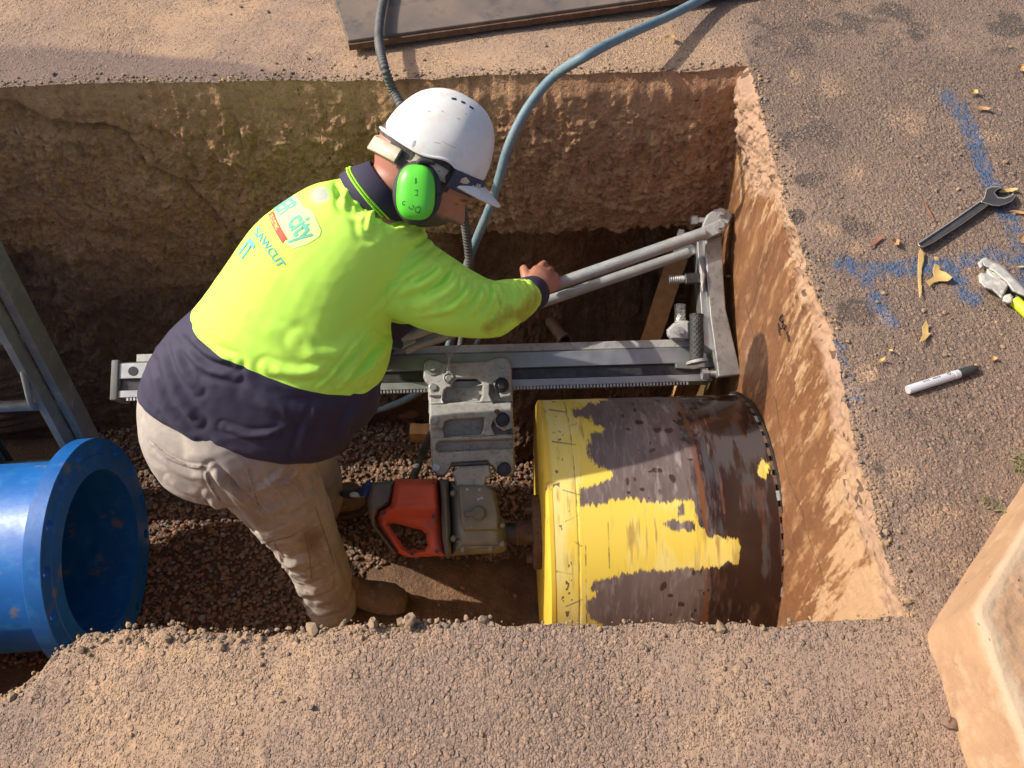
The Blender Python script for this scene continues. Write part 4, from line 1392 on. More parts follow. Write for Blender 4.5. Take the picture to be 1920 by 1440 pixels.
        for k in range(m - 1):
            fl += [(k * n + i, k * n + (i + 1) % n, (k + 1) * n + (i + 1) % n, (k + 1) * n + i) for i in range(n)]
        fl += [tuple(range(n))[::-1], tuple(range((m - 1) * n, m * n))]
        o = add('hand_grip', V, fl, mat, t, sharp=60)
        if label: o['label'] = label
    grip(1306, 590, 1306, 676, 0.05, 0.0215, MT['black'], 'black knurled grip')
    grip(1275, 572, 1275, 606, -0.02, 0.019, MT['alu'], 'metal knurled grip')
    MB().cyl(rp(1306, 676, 0.05), rp(1307, 681, 0.05), 0.033, 32).add('grip_flange', MT['cast'], t, sharp=30)
    # two brace tubes from the clevis to the far end of the rail
    zt = 0.125
    def brace(u0, v0, z0, u1, v1, z1, r, mat, flat_px):
        a, c = rp(u0, v0, z0), rp(u1, v1, z1)
        o = MB().cyl(a, c, r, 28).add('brace_tube', MT[mat], t, sharp=40)
        d = (c - a) / np.linalg.norm(c - a)
        return a, c, d
    a, c, d = brace(1320, 437, zb + 0.040, 752, 634, 0.105, 0.0188, 'steel', None)
    inflate('tube_lug', 'steel', [(1314, 427), (1352, 411), (1362, 418), (1360, 434), (1320, 452)], rp, 0.011, t, base=zb + 0.026, fillet=3)
    a, c, d = brace(1290, 474, 0.030, 760, 655, 0.06, 0.0165, 'steel', None)
    inflate('tube_lug', 'steel', [(1262, 470), (1298, 456), (1305, 462), (1305, 476), (1268, 492)], rp, 0.009, t, base=0.02, fillet=3)
    inflate('tube_lug', 'cast', [(735, 632), (775, 625), (780, 642), (752, 655), (738, 652)], rp, 0.012, t, base=0.10, fillet=3)
    MB().cyl(rp(745, 646, 0.112), rp(745, 646, 0.122), 0.018, 28).add('pivot_cap', MT['darksteel'], t, sharp=30)

    # carriage: ribbed casting
    out = [(793, 680), (798, 675), (806, 672), (818, 673), (830, 679), (848, 679), (868, 678), (905, 677), (920, 674), (930, 669), (942, 668), (952, 672), (958, 680), (960, 700), (961, 760), (964, 820), (966, 880), (964, 888), (956, 893), (945, 894), (934, 890), (926, 880), (922, 874), (912, 872), (846, 876), (840, 886), (832, 893), (820, 892), (812, 885), (809, 876), (807, 820), (804, 760), (803, 722), (797, 716), (793, 708)]
    holes = [[(849, 716), (858, 711), (893, 711), (902, 719), (880, 727), (847, 728)]]
    pk = [([(832, 732), (838, 726), (905, 722), (905, 742), (900, 753), (834, 757), (829, 750)], 0.042, 2.5),
          ([(833, 790), (845, 786), (908, 783), (907, 806), (902, 816), (834, 820), (829, 806)], 0.042, 2.5),
          ([(818, 832), (824, 827), (962, 822), (964, 843), (822, 849), (816, 842)], 0.026, 4),
          ([(804, 742), (828, 742), (829, 755), (804, 757)], 0.010, 2), ([(806, 803), (829, 802), (830, 820), (807, 821)], 0.010, 2),
          ([(918, 720), (930, 722), (940, 745), (960, 742), (961, 757), (925, 757), (917, 740)], 0.036, 2.5), ([(925, 786), (931, 800), (945, 808), (961, 802), (962, 815), (928, 815), (921, 800)], 0.036, 2.5),
          ([(804, 757.5), (962, 751.5), (962, 753.5), (804, 759.5)], 0.008, 1), ([(806, 820.5), (964, 814.5), (964, 816.5), (806, 822.5)], 0.008, 1),
          ([(846, 867), (915, 863), (922, 874), (845, 877)], 0.03, 3)]
    car = inflate('carriage', 'cast', out, rp, 0.040, t, holes=holes, pockets=pk, base=0.010, fillet=3.5)

    def rbolt(u, v, z, r, h, mat, washer=None, wmat=None, hexa=True, cup=None):
        if cup:
            q = MB().lathe(rp(u, v, z - 0.02), EN, [(0, cup * 0.6), (0, cup), (0.026, cup), (0.028, cup * 0.86), (0.022, cup * 0.78), (0.022, 0.001)], 32)
            o2 = q.add('bolt_cup', MT['cast'] if mat != 'darksteel' else MT['darksteel'], t, sharp=30)
        c = rp(u, v, z)
        b = MB()
        b.cyl(c, c + EN * h, r, 6 if hexa else 28)
        o = b.add('bolt', MT[mat], t, sharp=30, bevel=0.001)
        if washer:
            w = MB().cyl(c - EN * 0.001, c + EN * 0.004, washer, 32)
            add('washer', np.concatenate(w.v), w.f, MT[wmat], t, sharp=30)
    zc = 0.050
    rbolt(811, 691, zc, 0.0115, 0.013, 'bolt', 0.0215, 'bolt')
    rbolt(941, 686, zc, 0.0115, 0.013, 'bolt', 0.0215, 'bolt')
    rbolt(842, 711, zc, 0.0095, 0.022, 'bolt', None, None, False, cup=0.0165)
    rbolt(812, 726, zc, 0.0115, 0.006, 'bolt', hexa=False)
    rbolt(815, 788, zc, 0.0115, 0.006, 'bolt', hexa=False)
    rbolt(818, 877, zc, 0.0120, 0.006, 'bolt', hexa=False)
    rbolt(928, 708, zc, 0.0105, 0.006, 'bolt', hexa=False)
    rbolt(940, 724, zc, 0.0115, 0.012, 'darksteel', cup=0.0235)
    rbolt(942, 788, zc, 0.0095, 0.010, 'darksteel', cup=0.0225)
    rbolt(945, 880, zc, 0.0100, 0.008, 'darksteel', cup=0.0215)
    rbolt(932, 772, zc - 0.004, 0.0085, 0.006, 'rust', hexa=False)
    rbolt(935, 862, zc - 0.004, 0.0085, 0.006, 'cast', hexa=False)
    inflate('grease_fitting', 'cast', [(832, 661), (851, 661), (844, 675), (845, 690), (848, 700), (836, 700), (838, 688), (839, 676)], rp, 0.008, t, base=0.052, fillet=3)


rig()


def motor():
    t = thing('drill_motor', RW(-0.25, 0.0, -0.1), 'red and grey core drill motor with a loop handle under the carriage', 'drill motor')
    zb = 0.0
    ax = lambda Q: 1.0
    red = [(740, 898), (822, 899), (826, 950), (829, 1010), (835, 1042), (767, 1045), (745, 1037), (706, 984), (705, 969), (711, 957), (731, 946), (736, 912)]
    hole = [(728, 982), (738, 981), (752, 984), (790, 994), (799, 1002), (802, 1022), (796, 1030), (766, 1032), (757, 1025)]

    def rprof(Q):
        s = sstep(700, 740, Q[:, 0]) * 0.45 + 0.55
        return np.where(Q[:, 1] > 978, 0.42, np.clip(0.42 + 0.58 * sstep(978, 950, Q[:, 1]), 0, 1)) * s
    o = inflate('rear_housing', 'redplastic', red, rp, 0.085, t, holes=[hole], base=zb, fillet=14, prof=rprof, pockets=[([(752, 934), (800, 932), (803, 946), (745, 947)], 0.002, 1.5)])
    inflate('end_cover', 'greyplastic', [(689, 937), (694, 909), (702, 904), (742, 901), (738, 925), (732, 946), (711, 957), (704, 970), (705, 985), (746, 1040), (738, 1038), (698, 986), (690, 955)], rp, 0.058, t, base=zb, fillet=9)
    inflate('motor_ring', 'greyplastic', [(822, 899), (842, 899), (846, 960), (848, 1042), (834, 1042), (829, 1010), (826, 950)], rp, 0.093, t, base=zb, fillet=12)
    gb = [(842, 902), (905, 903), (916, 912), (930, 922), (937, 965), (948, 978), (951, 1000), (950, 1028), (942, 1036), (846, 1042), (844, 970)]
    inflate('gearbox', 'gearbox', gb, rp, 0.080, t, base=zb, fillet=26)
    inflate('gearbox_cover', 'gearbox', [(858, 908), (912, 909), (926, 920), (936, 967), (935, 992), (930, 995), (870, 996), (863, 978), (860, 940)], rp, 0.022, t, base=zb + 0.075, fillet=6)
    inflate('mounting_block', 'cast', [(848, 887), (857, 876), (918, 872), (923, 893), (912, 898), (910, 915), (858, 916), (852, 900)], rp, 0.030, t, base=zb + 0.052, fillet=4)
    inflate('gear_selector', 'greyplastic', disc((897, 962), 14), rp, 0.012, t, base=zb + 0.100, fillet=4)
    inflate('selector_lever', 'greyplastic', [(870, 960), (892, 957), (893, 968), (871, 969)], rp, 0.010, t, base=zb + 0.104, fillet=3)
    for (u, v) in ((876, 918), (899, 918), (897, 936), (903, 934)):
        MB().cyl(rp(u, v, zb + 0.094), rp(u, v, zb + 0.099), 0.0045, 12).add('screw', MT['bolt'], t, sharp=30)
    for (u, v, h_) in ((748, 909, 0.060), (812, 908, 0.066), (819, 1034, 0.030), (772, 1038, 0.028), (718, 962, 0.050), (813, 968, 0.084)):
        MB().cyl(rp(u, v, zb + h_), rp(u, v, zb + h_ + 0.012), 0.006, 16).add('screw', MT['darksteel'], t, sharp=30)
    for k in range(6):
        a, b_ = rp(700 + k * 1.5, 915 + k * 5.5, zb + 0.052), rp(724 + k * 0.5, 915 + k * 5.5, zb + 0.055)
        MB().cyl(a, b_, 0.0035, 8).add('vent_rib', MT['black'], t, sharp=30)
    for (u, v) in ((850, 925), (850, 1010), (941, 985), (941, 1020), (868, 1030), (920, 1028)):
        b = MB(); hexbolt(b, rp(u, v, zb + 0.070), EN, 0.0065, 0.016, 0.0095); b.add('bolt', MT['gearbox'], t, sharp=30)
    for vv in (1006, 1016, 1026):
        inflate('cooling_rib', 'gearbox', [(856, vv - 2.2), (936, vv - 2.8), (936, vv + 1.2), (856, vv + 1.8)], rp, 0.006, t, base=zb + 0.074, fillet=2)
    s = MB()
    x0 = rl(948, 1000, 0)[0]
    s.lathe(RW(x0 - 0.02, 0, 0), EX, [(0, 0.01), (0, 0.030), (0.05, 0.030), (0.05, 0.026), (0.075, 0.026), (0.075, 0.01)], 36)
    s.add('spindle', MT['darksteel'], t, sharp=30)
    c = MB()
    c.tube([rp(703, 918, 0.01), rp(680, 922, 0.01), rp(655, 927, 0.0), rp(640, 925, -0.01)], [0.017, 0.015, 0.012, 0.009], 16, 6)
    c.add('cable_gland', MT['black'], t)
    c = MB()
    c.tube([rp(700, 908, 0.012), rp(690, 918, 0.014), rp(684, 930, 0.012)], [0.018, 0.021, 0.018], 14, 6)
    c.add('tape_wrap', MT['bluetape'], t)


motor()

# ------------------------------------------------------------------ BLUE FLANGED PIPE
def blue_pipe():
    R = 0.365
    c = P(192, 1032, 2.60)
    yaw = math.radians(4)
    ax = np.array([math.cos(yaw), math.sin(yaw), 0.0])
    c = np.array([c[0], c[1], -1.405 + R])
    t = thing('flanged_pipe', (c[0] - 0.5, c[1], -1.405), 'large bright blue flanged steel pipe lying at the left end of the trench', 'pipe')
    MB().lathe(c, ax, [(-2.1, 0.298), (-0.075, 0.298), (-0.06, 0.303), (-0.052, 0.312), (-0.052, 0.262), (-2.1, 0.262)], 128, closed=True).add('pipe_barrel', MT['pipe'], t, sharp=35)
    # flange with bolt holes: annulus built with holes cut by hand
    nb, seg = 16, 24
    h = np.array([0, 0, 1.0]); x = np.cross(ax, h); x /= np.linalg.norm(x); y = np.cross(x, ax)
    # front and back faces as a polar grid with holes masked
    nr, na = 46, 768
    rs = np.linspace(0.262, R, nr); an = np.linspace(0, 2 * math.pi, na, endpoint=False)
    rb, rh = 0.335, 0.0170
    A, Rr = np.meshgrid(an, rs)
    a, r = A.ravel(), Rr.ravel()
    pa = np.column_stack([r * np.cos(a), r * np.sin(a)])
    hc = np.array([[rb * math.cos(2 * math.pi * (k + 0.5) / nb), rb * math.sin(2 * math.pi * (k + 0.5) / nb)] for k in range(nb)])
    dist = np.min(np.hypot(pa[:, None, 0] - hc[None, :, 0], pa[:, None, 1] - hc[None, :, 1]), axis=1)
    which = np.argmin(np.hypot(pa[:, None, 0] - hc[None, :, 0], pa[:, None, 1] - hc[None, :, 1]), axis=1)
    # snap ring around every hole
    near = np.abs(dist - rh) < 0.0016
    vec = pa - hc[which]
    pa[near] = hc[which[near]] + vec[near] / dist[near][:, None] * rh
    Fc = []
    i = np.arange(na)
    for k in range(nr - 1):
        Fc.append(np.stack([k * na + i, k * na + (i + 1) % na, (k + 1) * na + (i + 1) % na, (k + 1) * na + i], -1))
    Fc = np.concatenate(Fc)
    cen = pa[Fc].mean(1)
    dc = np.min(np.hypot(cen[:, None, 0] - hc[None, :, 0], cen[:, None, 1] - hc[None, :, 1]), axis=1)
    Fc = Fc[dc > rh]
    raised = 0.004 * (r < 0.3135) - 0.002 * sstep(R - 0.0015, R, r)
    th = 0.052
    f3 = lambda off, sgn: c + np.outer(off, ax) + np.outer(pa[:, 0], x) + np.outer(pa[:, 1], y)
    Vf = f3(raised, 1)
    Vb = f3(-th + 0.002 * sstep(R - 0.0015, R, r), -1)
    n = len(pa)
    ed = {}
    for f in Fc:
        for k in range(4):
            ed[(f[k], f[(k + 1) % 4])] = 1
    bnd = [(p, q) for (p, q) in ed if (q, p) not in ed]
    sides = np.array([(q, p, p + n, q + n) for p, q in bnd])
    Fa = np.concatenate([Fc, Fc[:, ::-1] + n, sides])
    add('flange', np.concatenate([Vf, Vb]), Fa, MT['pipe'], t, sharp=35)


blue_pipe()

# ------------------------------------------------------------------ LADDER
def ladder():
    # plane of the ladder: leans on the far wall
    b = np.array([-1.50, 1.42, -1.40]); tp = np.array([-1.60, 1.93, 0.35])
    up = (tp - b); L = np.linalg.norm(up); up /= L
    lat = np.array([-1.0, 0, 0]); lat = lat - up * (lat @ up); lat /= np.linalg.norm(lat)
    nr = np.cross(lat, up)
    if nr[1] > 0: nr = -nr
    t = thing('ladder', b, 'grey aluminium extension ladder leaning in the left end of the trench', 'ladder')
    w = 0.40

    def stile(off, back, wd, dp, mat):
        o = b + lat * off - nr * back
        pr = [(0, -dp), (wd, -dp), (wd, -dp + 0.006), (0.008, -dp + 0.006), (0.008, dp - 0.006), (wd, dp - 0.006), (wd, dp), (0, dp)]
        pts = [o + lat * p + nr * q for p, q in pr]
        MB().prism(pts, up * L).add('stile', MT[mat], t, smooth=False, bevel=0.0015)
    stile(0.0, 0.0, 0.030, 0.040, 'lad')
    stile(w, 0.0, -0.030, 0.040, 'lad')
    stile(0.040, -0.060, 0.026, 0.028, 'lad')
    stile(w - 0.040, -0.060, -0.026, 0.028, 'lad')
    for k in range(6):
        s = 0.20 + 0.28 * k
        o = b + up * s
        MB().cyl(o + lat * 0.006, o + lat * (w - 0.006), 0.016, 20).add('rung', MT['lad'], t, sharp=40)
        o2 = o + nr * 0.060 + up * 0.05
        MB().box(o2 + lat * w / 2, lat * (w / 2 - 0.045), up * 0.017, nr * 0.013).add('rung', MT['lad'], t, bevel=0.005)
        for off in (0.0,):
            c = o - lat * 0.0005
            V, Fc = tube_geo([c + nr * 0.018 * math.cos(q) + up * 0.020 * math.sin(q) for q in np.linspace(0, 2 * math.pi, 17)], 0.0028, 8, 1)
            MB().raw(V, Fc).add('rung_rivet', MT['lad'], t)
    c = b + up * 0.60 + lat * 0.055 + nr * 0.075
    V, Fc = tube_geo([c + up * 0.10, c + up * 0.05 + nr * 0.02, c - up * 0.02 + nr * 0.03 + lat * 0.01, c - up * 0.06 + nr * 0.01 + lat * 0.02], 0.010, 10, 5)
    MB().raw(V, Fc).add('rung_hook', MT['lad'], t)


MT['lad'] = M('dull_ladder_aluminium', (0.24, 0.225, 0.19), (0.19, 0.178, 0.15), scale=6, rough=0.6, rough2=0.75, metal=0.1, bump=0.06, bscale=90, bdist=0.002, c3=(0.30, 0.27, 0.22))
ladder()

# ------------------------------------------------------------------ TIMBER, BRICKS AND OTHER THINGS IN THE TRENCH
def beam(name, a, b, w, h, side, label, cat, mat='timber'):
    a, b = np.asarray(a, float), np.asarray(b, float)
    d = b - a; L = np.linalg.norm(d); d /= L
    s = np.asarray(side, float); s = s - d * (s @ d); s /= np.linalg.norm(s)
    k = np.cross(d, s)
    n = max(8, int(L / 0.02))
    V, Fc = [], []
    prof = [(-1, -1), (1, -1), (1, 1), (-1, 1)]
    for i in range(n):
        q = a + d * L * i / (n - 1)
        for (x, y) in prof:
            V.append(q + s * (w / 2 * x + random.uniform(-.0012, .0012)) + k * (h / 2 * y + random.uniform(-.0012, .0012)))
    for i in range(n - 1):
        for j in range(4):
            Fc.append((i * 4 + j, i * 4 + (j + 1) % 4, (i + 1) * 4 + (j + 1) % 4, (i + 1) * 4 + j))
    Fc += [(3, 2, 1, 0), tuple((n - 1) * 4 + j for j in range(4))]
    o = add(name, V, Fc, MT[mat], smooth=False, bevel=0.002)
    return tag(o, label, cat)


p0 = atz(1182, 752, -1.39); p1 = P(1272, 478, 3.02)
beam('timber_plank', p0, p1, 0.075, 0.035, (1, -0.25, 0), 'long orange brown timber plank leaning behind the drill stand', 'timber')
p0 = atz(770, 812, -1.375); p1 = atz(1030, 812, -1.375)
beam('timber_block', p0, p1, 0.05, 0.07, (0, 1, 0), 'sawn timber batten lying on the gravel behind the carriage', 'timber')
p0 = atz(1291, 790, -1.39) + np.array([0, 0.02, 0]); 
for (u, wd, lab) in ((1284, 0.028, 'thin upright timber stake below the drill stand, left of the wider one'), (1308, 0.052, 'wider upright timber stake below the drill stand beside the concrete wall')):
    top = P(u + 4, 690, 2.75); bot = np.array([top[0] - 0.01, top[1] + 0.06, -1.41])
    beam('timber_stake', bot, top, wd, 0.02, (1, 0, 0), lab, 'timber')
rock(768, 772, -1.39, 0.062, 'broken red brown brick lump on the gravel below the blue hose', 'brick', 12, 'brick_lump', 'brick', 0.4, 0.7)
rock(858, 420, -0.62, 0.07, 'pale clod of clay in the undercut below the worker face', 'brick', 17, 'clay_clod', 'clod', 0.3, 1.0)


def clay_pipe():
    c = P(1056, 634, 3.0)
    d = np.array([0.35, -0.85, 0.25]); d /= np.linalg.norm(d)
    o = MB().lathe(c - d * 0.16, d, [(0.04, 0.022), (0.15, 0.022), (0.155, 0.028), (0.18, 0.028), (0.18, 0.020), (0.04, 0.018)], 40, closed=True).add('clay_pipe', MT['root'], sharp=35)
    tag(o, 'short stub of red clay pipe sticking out of the dark undercut', 'pipe')


clay_pipe()


def sheet(name, px, dz, label, w=0.045):
    """crumpled strip of muddy sheet or root, along a pixel path on the floor"""
    pts = [atz(u, v, -1.39 + h) for (u, v, h) in px]
    C = catmull(pts, 10)
    n, m = len(C), 9
    T = np.gradient(C, axis=0); T /= np.linalg.norm(T, axis=1)[:, None]
    V = []
    for k, (c, t_) in enumerate(zip(C, T)):
        s = np.cross(t_, [0, 0, 1.0]); s /= np.linalg.norm(s)
        for j in range(m):
            q = (j / (m - 1) - 0.5)
            V.append(c + s * q * w * (0.7 + 0.5 * math.sin(k * 0.25)) + np.array([0, 0, 0.012 * math.sin(j * 1.9 + k * 0.5) + 0.01 * (1 - abs(q) * 2)]))
    V = np.array(V)
    V += 0.006 * np.column_stack([fbm(V * 25, 2, 301), fbm(V * 25, 2, 302), fbm(V * 25, 2, 303)])
    Vb = V - np.array([0, 0, 0.004])
    N = len(V)
    f = grid_faces(m, n)
    ed = {}
    for q in f:
        for k in range(4):
            ed[(q[k], q[(k + 1) % 4])] = 1
    sides = np.array([(b, a, a + N, b + N) for (a, b) in ed if (b, a) not in ed])
    o = add(name, np.concatenate([V, Vb]), np.concatenate([f, f[:, ::-1] + N, sides]), MT['root'])
    return tag(o, label, 'debris')


sheet('muddy_sheet', [(960, 790, 0.03), (985, 760, 0.06), (1010, 735, 0.05), (1032, 700, 0.03), (1045, 668, 0.01)], 0, 'crumpled muddy brown sheet on the gravel behind the barrel', 0.11)
sheet('root', [(1075, 640, 0.02), (1092, 590, 0.06), (1110, 545, 0.10), (1180, 520, 0.16)], 0, 'muddy root strand hanging in the dark undercut', 0.03)
sheet('bark_strip', [(728, 790, 0.01), (738, 772, 0.02), (748, 758, 0.03)], 0, 'thin strip of bark on the gravel below the blue hose', 0.012)

# ------------------------------------------------------------------ HOSES AND CABLES
def hose(name, pts, r, mat, label, cat, rib=None, n=16, sub=10):
    V, Fc = tube_geo(pts, r, n, sub, rib)
    o = add(name, V, Fc, MT[mat])
    return tag(o, label, cat)


bp = [np.array([2.6, 3.75, 0.022]), np.array([1.9, 3.3, 0.022]), np.array([1.3, 2.85, 0.022]), atz(1420, -45, 0.03), atz(1330, -8, 0.035), atz(1255, 30, 0.06), atz(1170, 68, 0.10), atz(1098, 105, 0.13), aty(1040, 142, 2.02), aty(1000, 187, 1.98), aty(972, 232, 1.94), aty(951, 280, 1.90), aty(937, 330, 1.87), aty(920, 385, 1.84), aty(897, 440, 1.82), aty(880, 485, 1.80), aty(866, 540, 1.78), aty(856, 590, 1.76), aty(843, 645, 1.74), aty(818, 700, 1.74), aty(785, 735, 1.75), aty(735, 760, 1.76), aty(672, 776, 1.76), aty(610, 775, 1.76), aty(540, 760, 1.78), aty(470, 770, 1.78)]
hose('blue_hose', bp, 0.0138, 'bluehose', 'dusty light blue hose running from the road down into the trench', 'hose')
kp = [np.array([0.1, 3.9, 0.03]), np.array([-0.05, 3.45, 0.045]), np.array([-0.2, 3.0, 0.056]), atz(740, -60, 0.06), atz(722, -12, 0.062), atz(713, 30, 0.064), atz(710, 65, 0.066), atz(713, 95, 0.07), atz(722, 130, 0.06), aty(737, 170, 2.0), aty(752, 200, 1.95), aty(775, 250, 1.88), aty(820, 320, 1.80), aty(862, 378, 1.78), aty(871, 415, 1.77), aty(876, 450, 1.76), aty(880, 500, 1.74), aty(874, 570, 1.72), aty(866, 640, 1.70), aty(850, 720, 1.66), aty(815, 800, 1.50), aty(800, 832, 1.42), aty(785, 870, 1.34), aty(772, 902, 1.24)]
hose('ribbed_hose', kp, 0.0125, 'blackhose', 'black ribbed hose hanging down behind the worker head to the motor', 'hose', rib=(0.011, 0.0016))
hose('clear_hose', [aty(900, 628, 1.72), aty(894, 642, 1.70), aty(885, 662, 1.70), aty(870, 700, 1.72)], 0.009, 'steel', 'short grey hose end below the worker sleeve', 'hose')
hose('power_cord', [atz(560, 950, -1.36), atz(604, 930, -1.32), atz(630, 926, -1.26), rp(655, 927, -0.02), rp(684, 928, -0.005)], 0.008, 'paleblue', 'pale blue power cord running to the back of the red motor', 'cord')

# ------------------------------------------------------------------ THINGS ON THE ROAD
def gp(z0):
    return lambda u, v, z: atz(u, v, z0 + z)


def spanner():
    t = thing('spanner', atz(1800, 410, 0), 'large dark open ended spanner lying on the asphalt', 'spanner')
    # px from the crop: 1640 + X/5.143, 330 + Y/5.143
    c = lambda X, Y: (1640 + X / 5.143, 330 + Y / 5.143)
    pl = gp(0.012)
    head = [c(1010, 255), c(1050, 205), c(1070, 120), c(1120, 95), c(1200, 95), c(1240, 118), c(1190, 135), c(1160, 160), c(1190, 200), c(1250, 205), c(1310, 185), c(1335, 155), c(1362, 195), c(1330, 245), c(1270, 275), c(1200, 295), c(1130, 290), c(1100, 280)]
    o = inflate('jaw', 'spanner', head, pl, 0.010, t, base=0.004, fillet=3, step=0.7)
    handle = [c(405, 655), c(425, 635), c(560, 545), c(700, 455), c(1020, 232), c(1075, 228), c(1118, 240), c(1128, 262), c(1080, 300), c(820, 485), c(560, 650), c(470, 692), c(430, 685)]
    o = inflate('handle', 'spanner', handle, pl, 0.0085, t, base=0.003, fillet=2.5, step=0.7, pockets=[([c(435, 660), c(600, 545), c(1030, 250), c(1095, 248), c(1060, 285), c(800, 450), c(560, 620), c(460, 670)], 0.003, 1.2)])


spanner()


def ratchet():
    t = thing('ratchet_podger', atz(1900, 540, 0), 'dusty grey ratchet tool with lime grip and round green level vial', 'ratchet')
    c = lambda X, Y: (1640 + X / 5.143, 330 + Y / 5.143)
    pl = gp(0.014)
    inflate('ratchet_body', 'tool', [c(1000, 960), c(1020, 935), c(1050, 930), c(1270, 1000), c(1300, 1050), c(1250, 1140), c(1225, 1195), c(1160, 1130), c(1130, 1105), c(1060, 1085), c(1010, 1030)], pl, 0.014, t, base=0.0, fillet=4)
    inflate('top_arm', 'tool', [c(992, 840), c(1030, 800), c(1075, 785), c(1130, 815), c(1250, 880), c(1360, 990), c(1440, 1075), c(1520, 1160), c(1560, 1260), c(1440, 1165), c(1330, 1115), c(1270, 1030), c(1150, 930), c(1060, 880), c(1010, 900)], pl, 0.011, t, base=0.012, fillet=4, pockets=[([c(1040, 830), c(1060, 870), c(1120, 890), c(1080, 900), c(1040, 890)], 0.008, 2)])
    q = atz(*c(1158, 965), 0.014)
    MB().lathe(q, (0, 0, 1), [(0, 0.02), (0, 0.0235), (0.014, 0.0235), (0.016, 0.021), (0.016, 0.015), (0.012, 0.0145), (0.012, 0.001)], 40).add('vial_ring', MT['tool'], t, sharp=30)
    MB().lathe(q + np.array([0, 0, 0.0125]), (0, 0, 1), [(0, 0.0143), (0.002, 0.0135), (0.0035, 0.010), (0.0042, 0.002)], 32).add('level_vial', MT['vial'], t, sharp=50)
    inflate('socket_collar', 'tool', [c(1225, 1180), c(1250, 1145), c(1310, 1135), c(1340, 1165), c(1330, 1230), c(1280, 1235), c(1235, 1215)], pl, 0.013, t, base=0.0, fillet=4)
    a, b = atz(*c(1345, 1200), 0.016), atz(*c(1560, 1400), 0.016)
    MB().cyl(a, b, 0.0125, 24).add('grip', MT['lime'], t, sharp=30)


ratchet()


def marker_pen():
    a, b = atz(1702, 731, 0.0125), atz(1797, 701, 0.0125)
    d = (b - a) / np.linalg.norm(b - a)
    t = thing('marker_pen', (*((a + b) / 2)[:2], 0), 'silver marker pen with a black cap lying on the asphalt', 'marker pen')
    L = np.linalg.norm(b - a)
    MB().lathe(a, d, [(0, 0.004), (0, 0.0086), (0.0015, 0.0094), (L - 0.016, 0.0094), (L - 0.0155, 0.0088), (L - 0.0135, 0.0088), (L - 0.013, 0.0096), (L, 0.0096), (L, 0.003)], 32).add('pen_body', MT['penbody'], t, sharp=40)
    MB().lathe(b, d, [(0, 0.0099), (0.012, 0.0102), (0.030, 0.0096), (0.040, 0.0086), (0.047, 0.0055), (0.0485, 0.001)], 32).add('pen_cap', MT['black'], t, sharp=40)
    up = np.array([0, 0, 1.0]); s = np.cross(up, d)
    # small printed marks along the barrel
    def P3(x, th): return a + d * x + (up * math.cos(th) + s * math.sin(th)) * 0.00975
    m = MB()
    for k, (x, w) in enumerate(((0.035, 0.004), (0.041, 0.003), (0.046, 0.004), (0.060, 0.003), (0.064, 0.004), (0.070, 0.003), (0.075, 0.0025))):
        m.tube([P3(x, 0.25), P3(x + w, 0.45), P3(x + w, 0.12)], 0.0006, 6, 2)
    m.tube([P3(L - 0.026 + 0.003 * math.cos(q), 0.35 + 0.30 * math.sin(q)) for q in np.linspace(0, 6.28, 12)], 0.0006, 6, 1)
    m.add('print', MT['ink'], t)


marker_pen()


def leaf(px, label, mat='leaf', curl=0.009, name='leaf', cat='leaf'):
    poly = np.asarray(px, float)
    c = poly.mean(0)
    ext = np.ptp(poly, axis=0).max()
    pl = lambda u, v, z: atz(u, v, 0.0085 + z + curl * (((u - c[0]) ** 2 + (v - c[1]) ** 2) / (ext / 2) ** 2) + 0.0)
    o = inflate(name, mat, poly, pl, 0.0006, None, fillet=1.0, step=0.7 if ext < 40 else 1.0)
    return tag(o, label, cat, 'dry leaves and twigs on the road')


k = lambda X, Y: (1540 + X / 4.0, 420 + Y / 4.0)
leaf([k(745, 185), k(768, 215), k(770, 270), k(755, 330), k(748, 420), k(755, 500), k(745, 555), k(735, 550), k(728, 470), k(722, 390), k(725, 300), k(728, 220)], 'long straight yellow leaf pointing down from the spanner tip')
leaf([k(850, 297), k(885, 310), k(890, 345), k(940, 365), k(985, 400), k(950, 430), k(880, 430), k(845, 440), k(810, 472), k(800, 450), k(785, 430), k(845, 400), k(835, 350)], 'broad torn yellow leaf beside the long straight leaf')
leaf([k(790, 720), k(805, 765), k(800, 810), k(822, 822), k(780, 870), k(735, 888), k(760, 830), k(757, 770)], 'curled yellow leaf above the marker pen')
leaf([k(415, 1040), k(440, 1015), k(485, 990), k(478, 1015), k(440, 1040), k(425, 1055)], 'small thin yellow leaf left of the marker pen')
leaf([k(485, 940), k(535, 938), k(537, 950), k(487, 952)], 'tiny straw coloured leaf scrap above the small thin leaf')
leaf([k(1255, 1000), k(1300, 990), k(1328, 1005), k(1305, 1020), k(1265, 1032)], 'small orange leaf above the black pen cap', 'leafo')
leaf([k(75, 705), k(95, 700), k(108, 720), k(90, 728)], 'pale leaf scrap at the lip of the concrete wall', 'leaf')
leaf([k(360, 175), k(400, 120), k(470, 75), k(450, 115), k(400, 160)], 'red brown twig beside the upper blue paint mark', 'twig', 0.003, 'twig', 'twig')
kk = lambda X, Y: (1640 + X / 5.143, 330 + Y / 5.143)
leaf([kk(1195, 155), kk(1235, 125), kk(1370, 112), kk(1385, 125), kk(1330, 150), kk(1220, 160)], 'pale yellow leaf lying in the open spanner jaw')
leaf([kk(1290, 340), kk(1350, 328), kk(1440, 345), kk(1470, 365), kk(1400, 362)], 'orange leaf right of the spanner head', 'leafo')
leaf([kk(1385, 590), kk(1440, 545), kk(1480, 600), kk(1460, 660), kk(1420, 640)], 'orange leaf at the right edge above the ratchet', 'leafo')
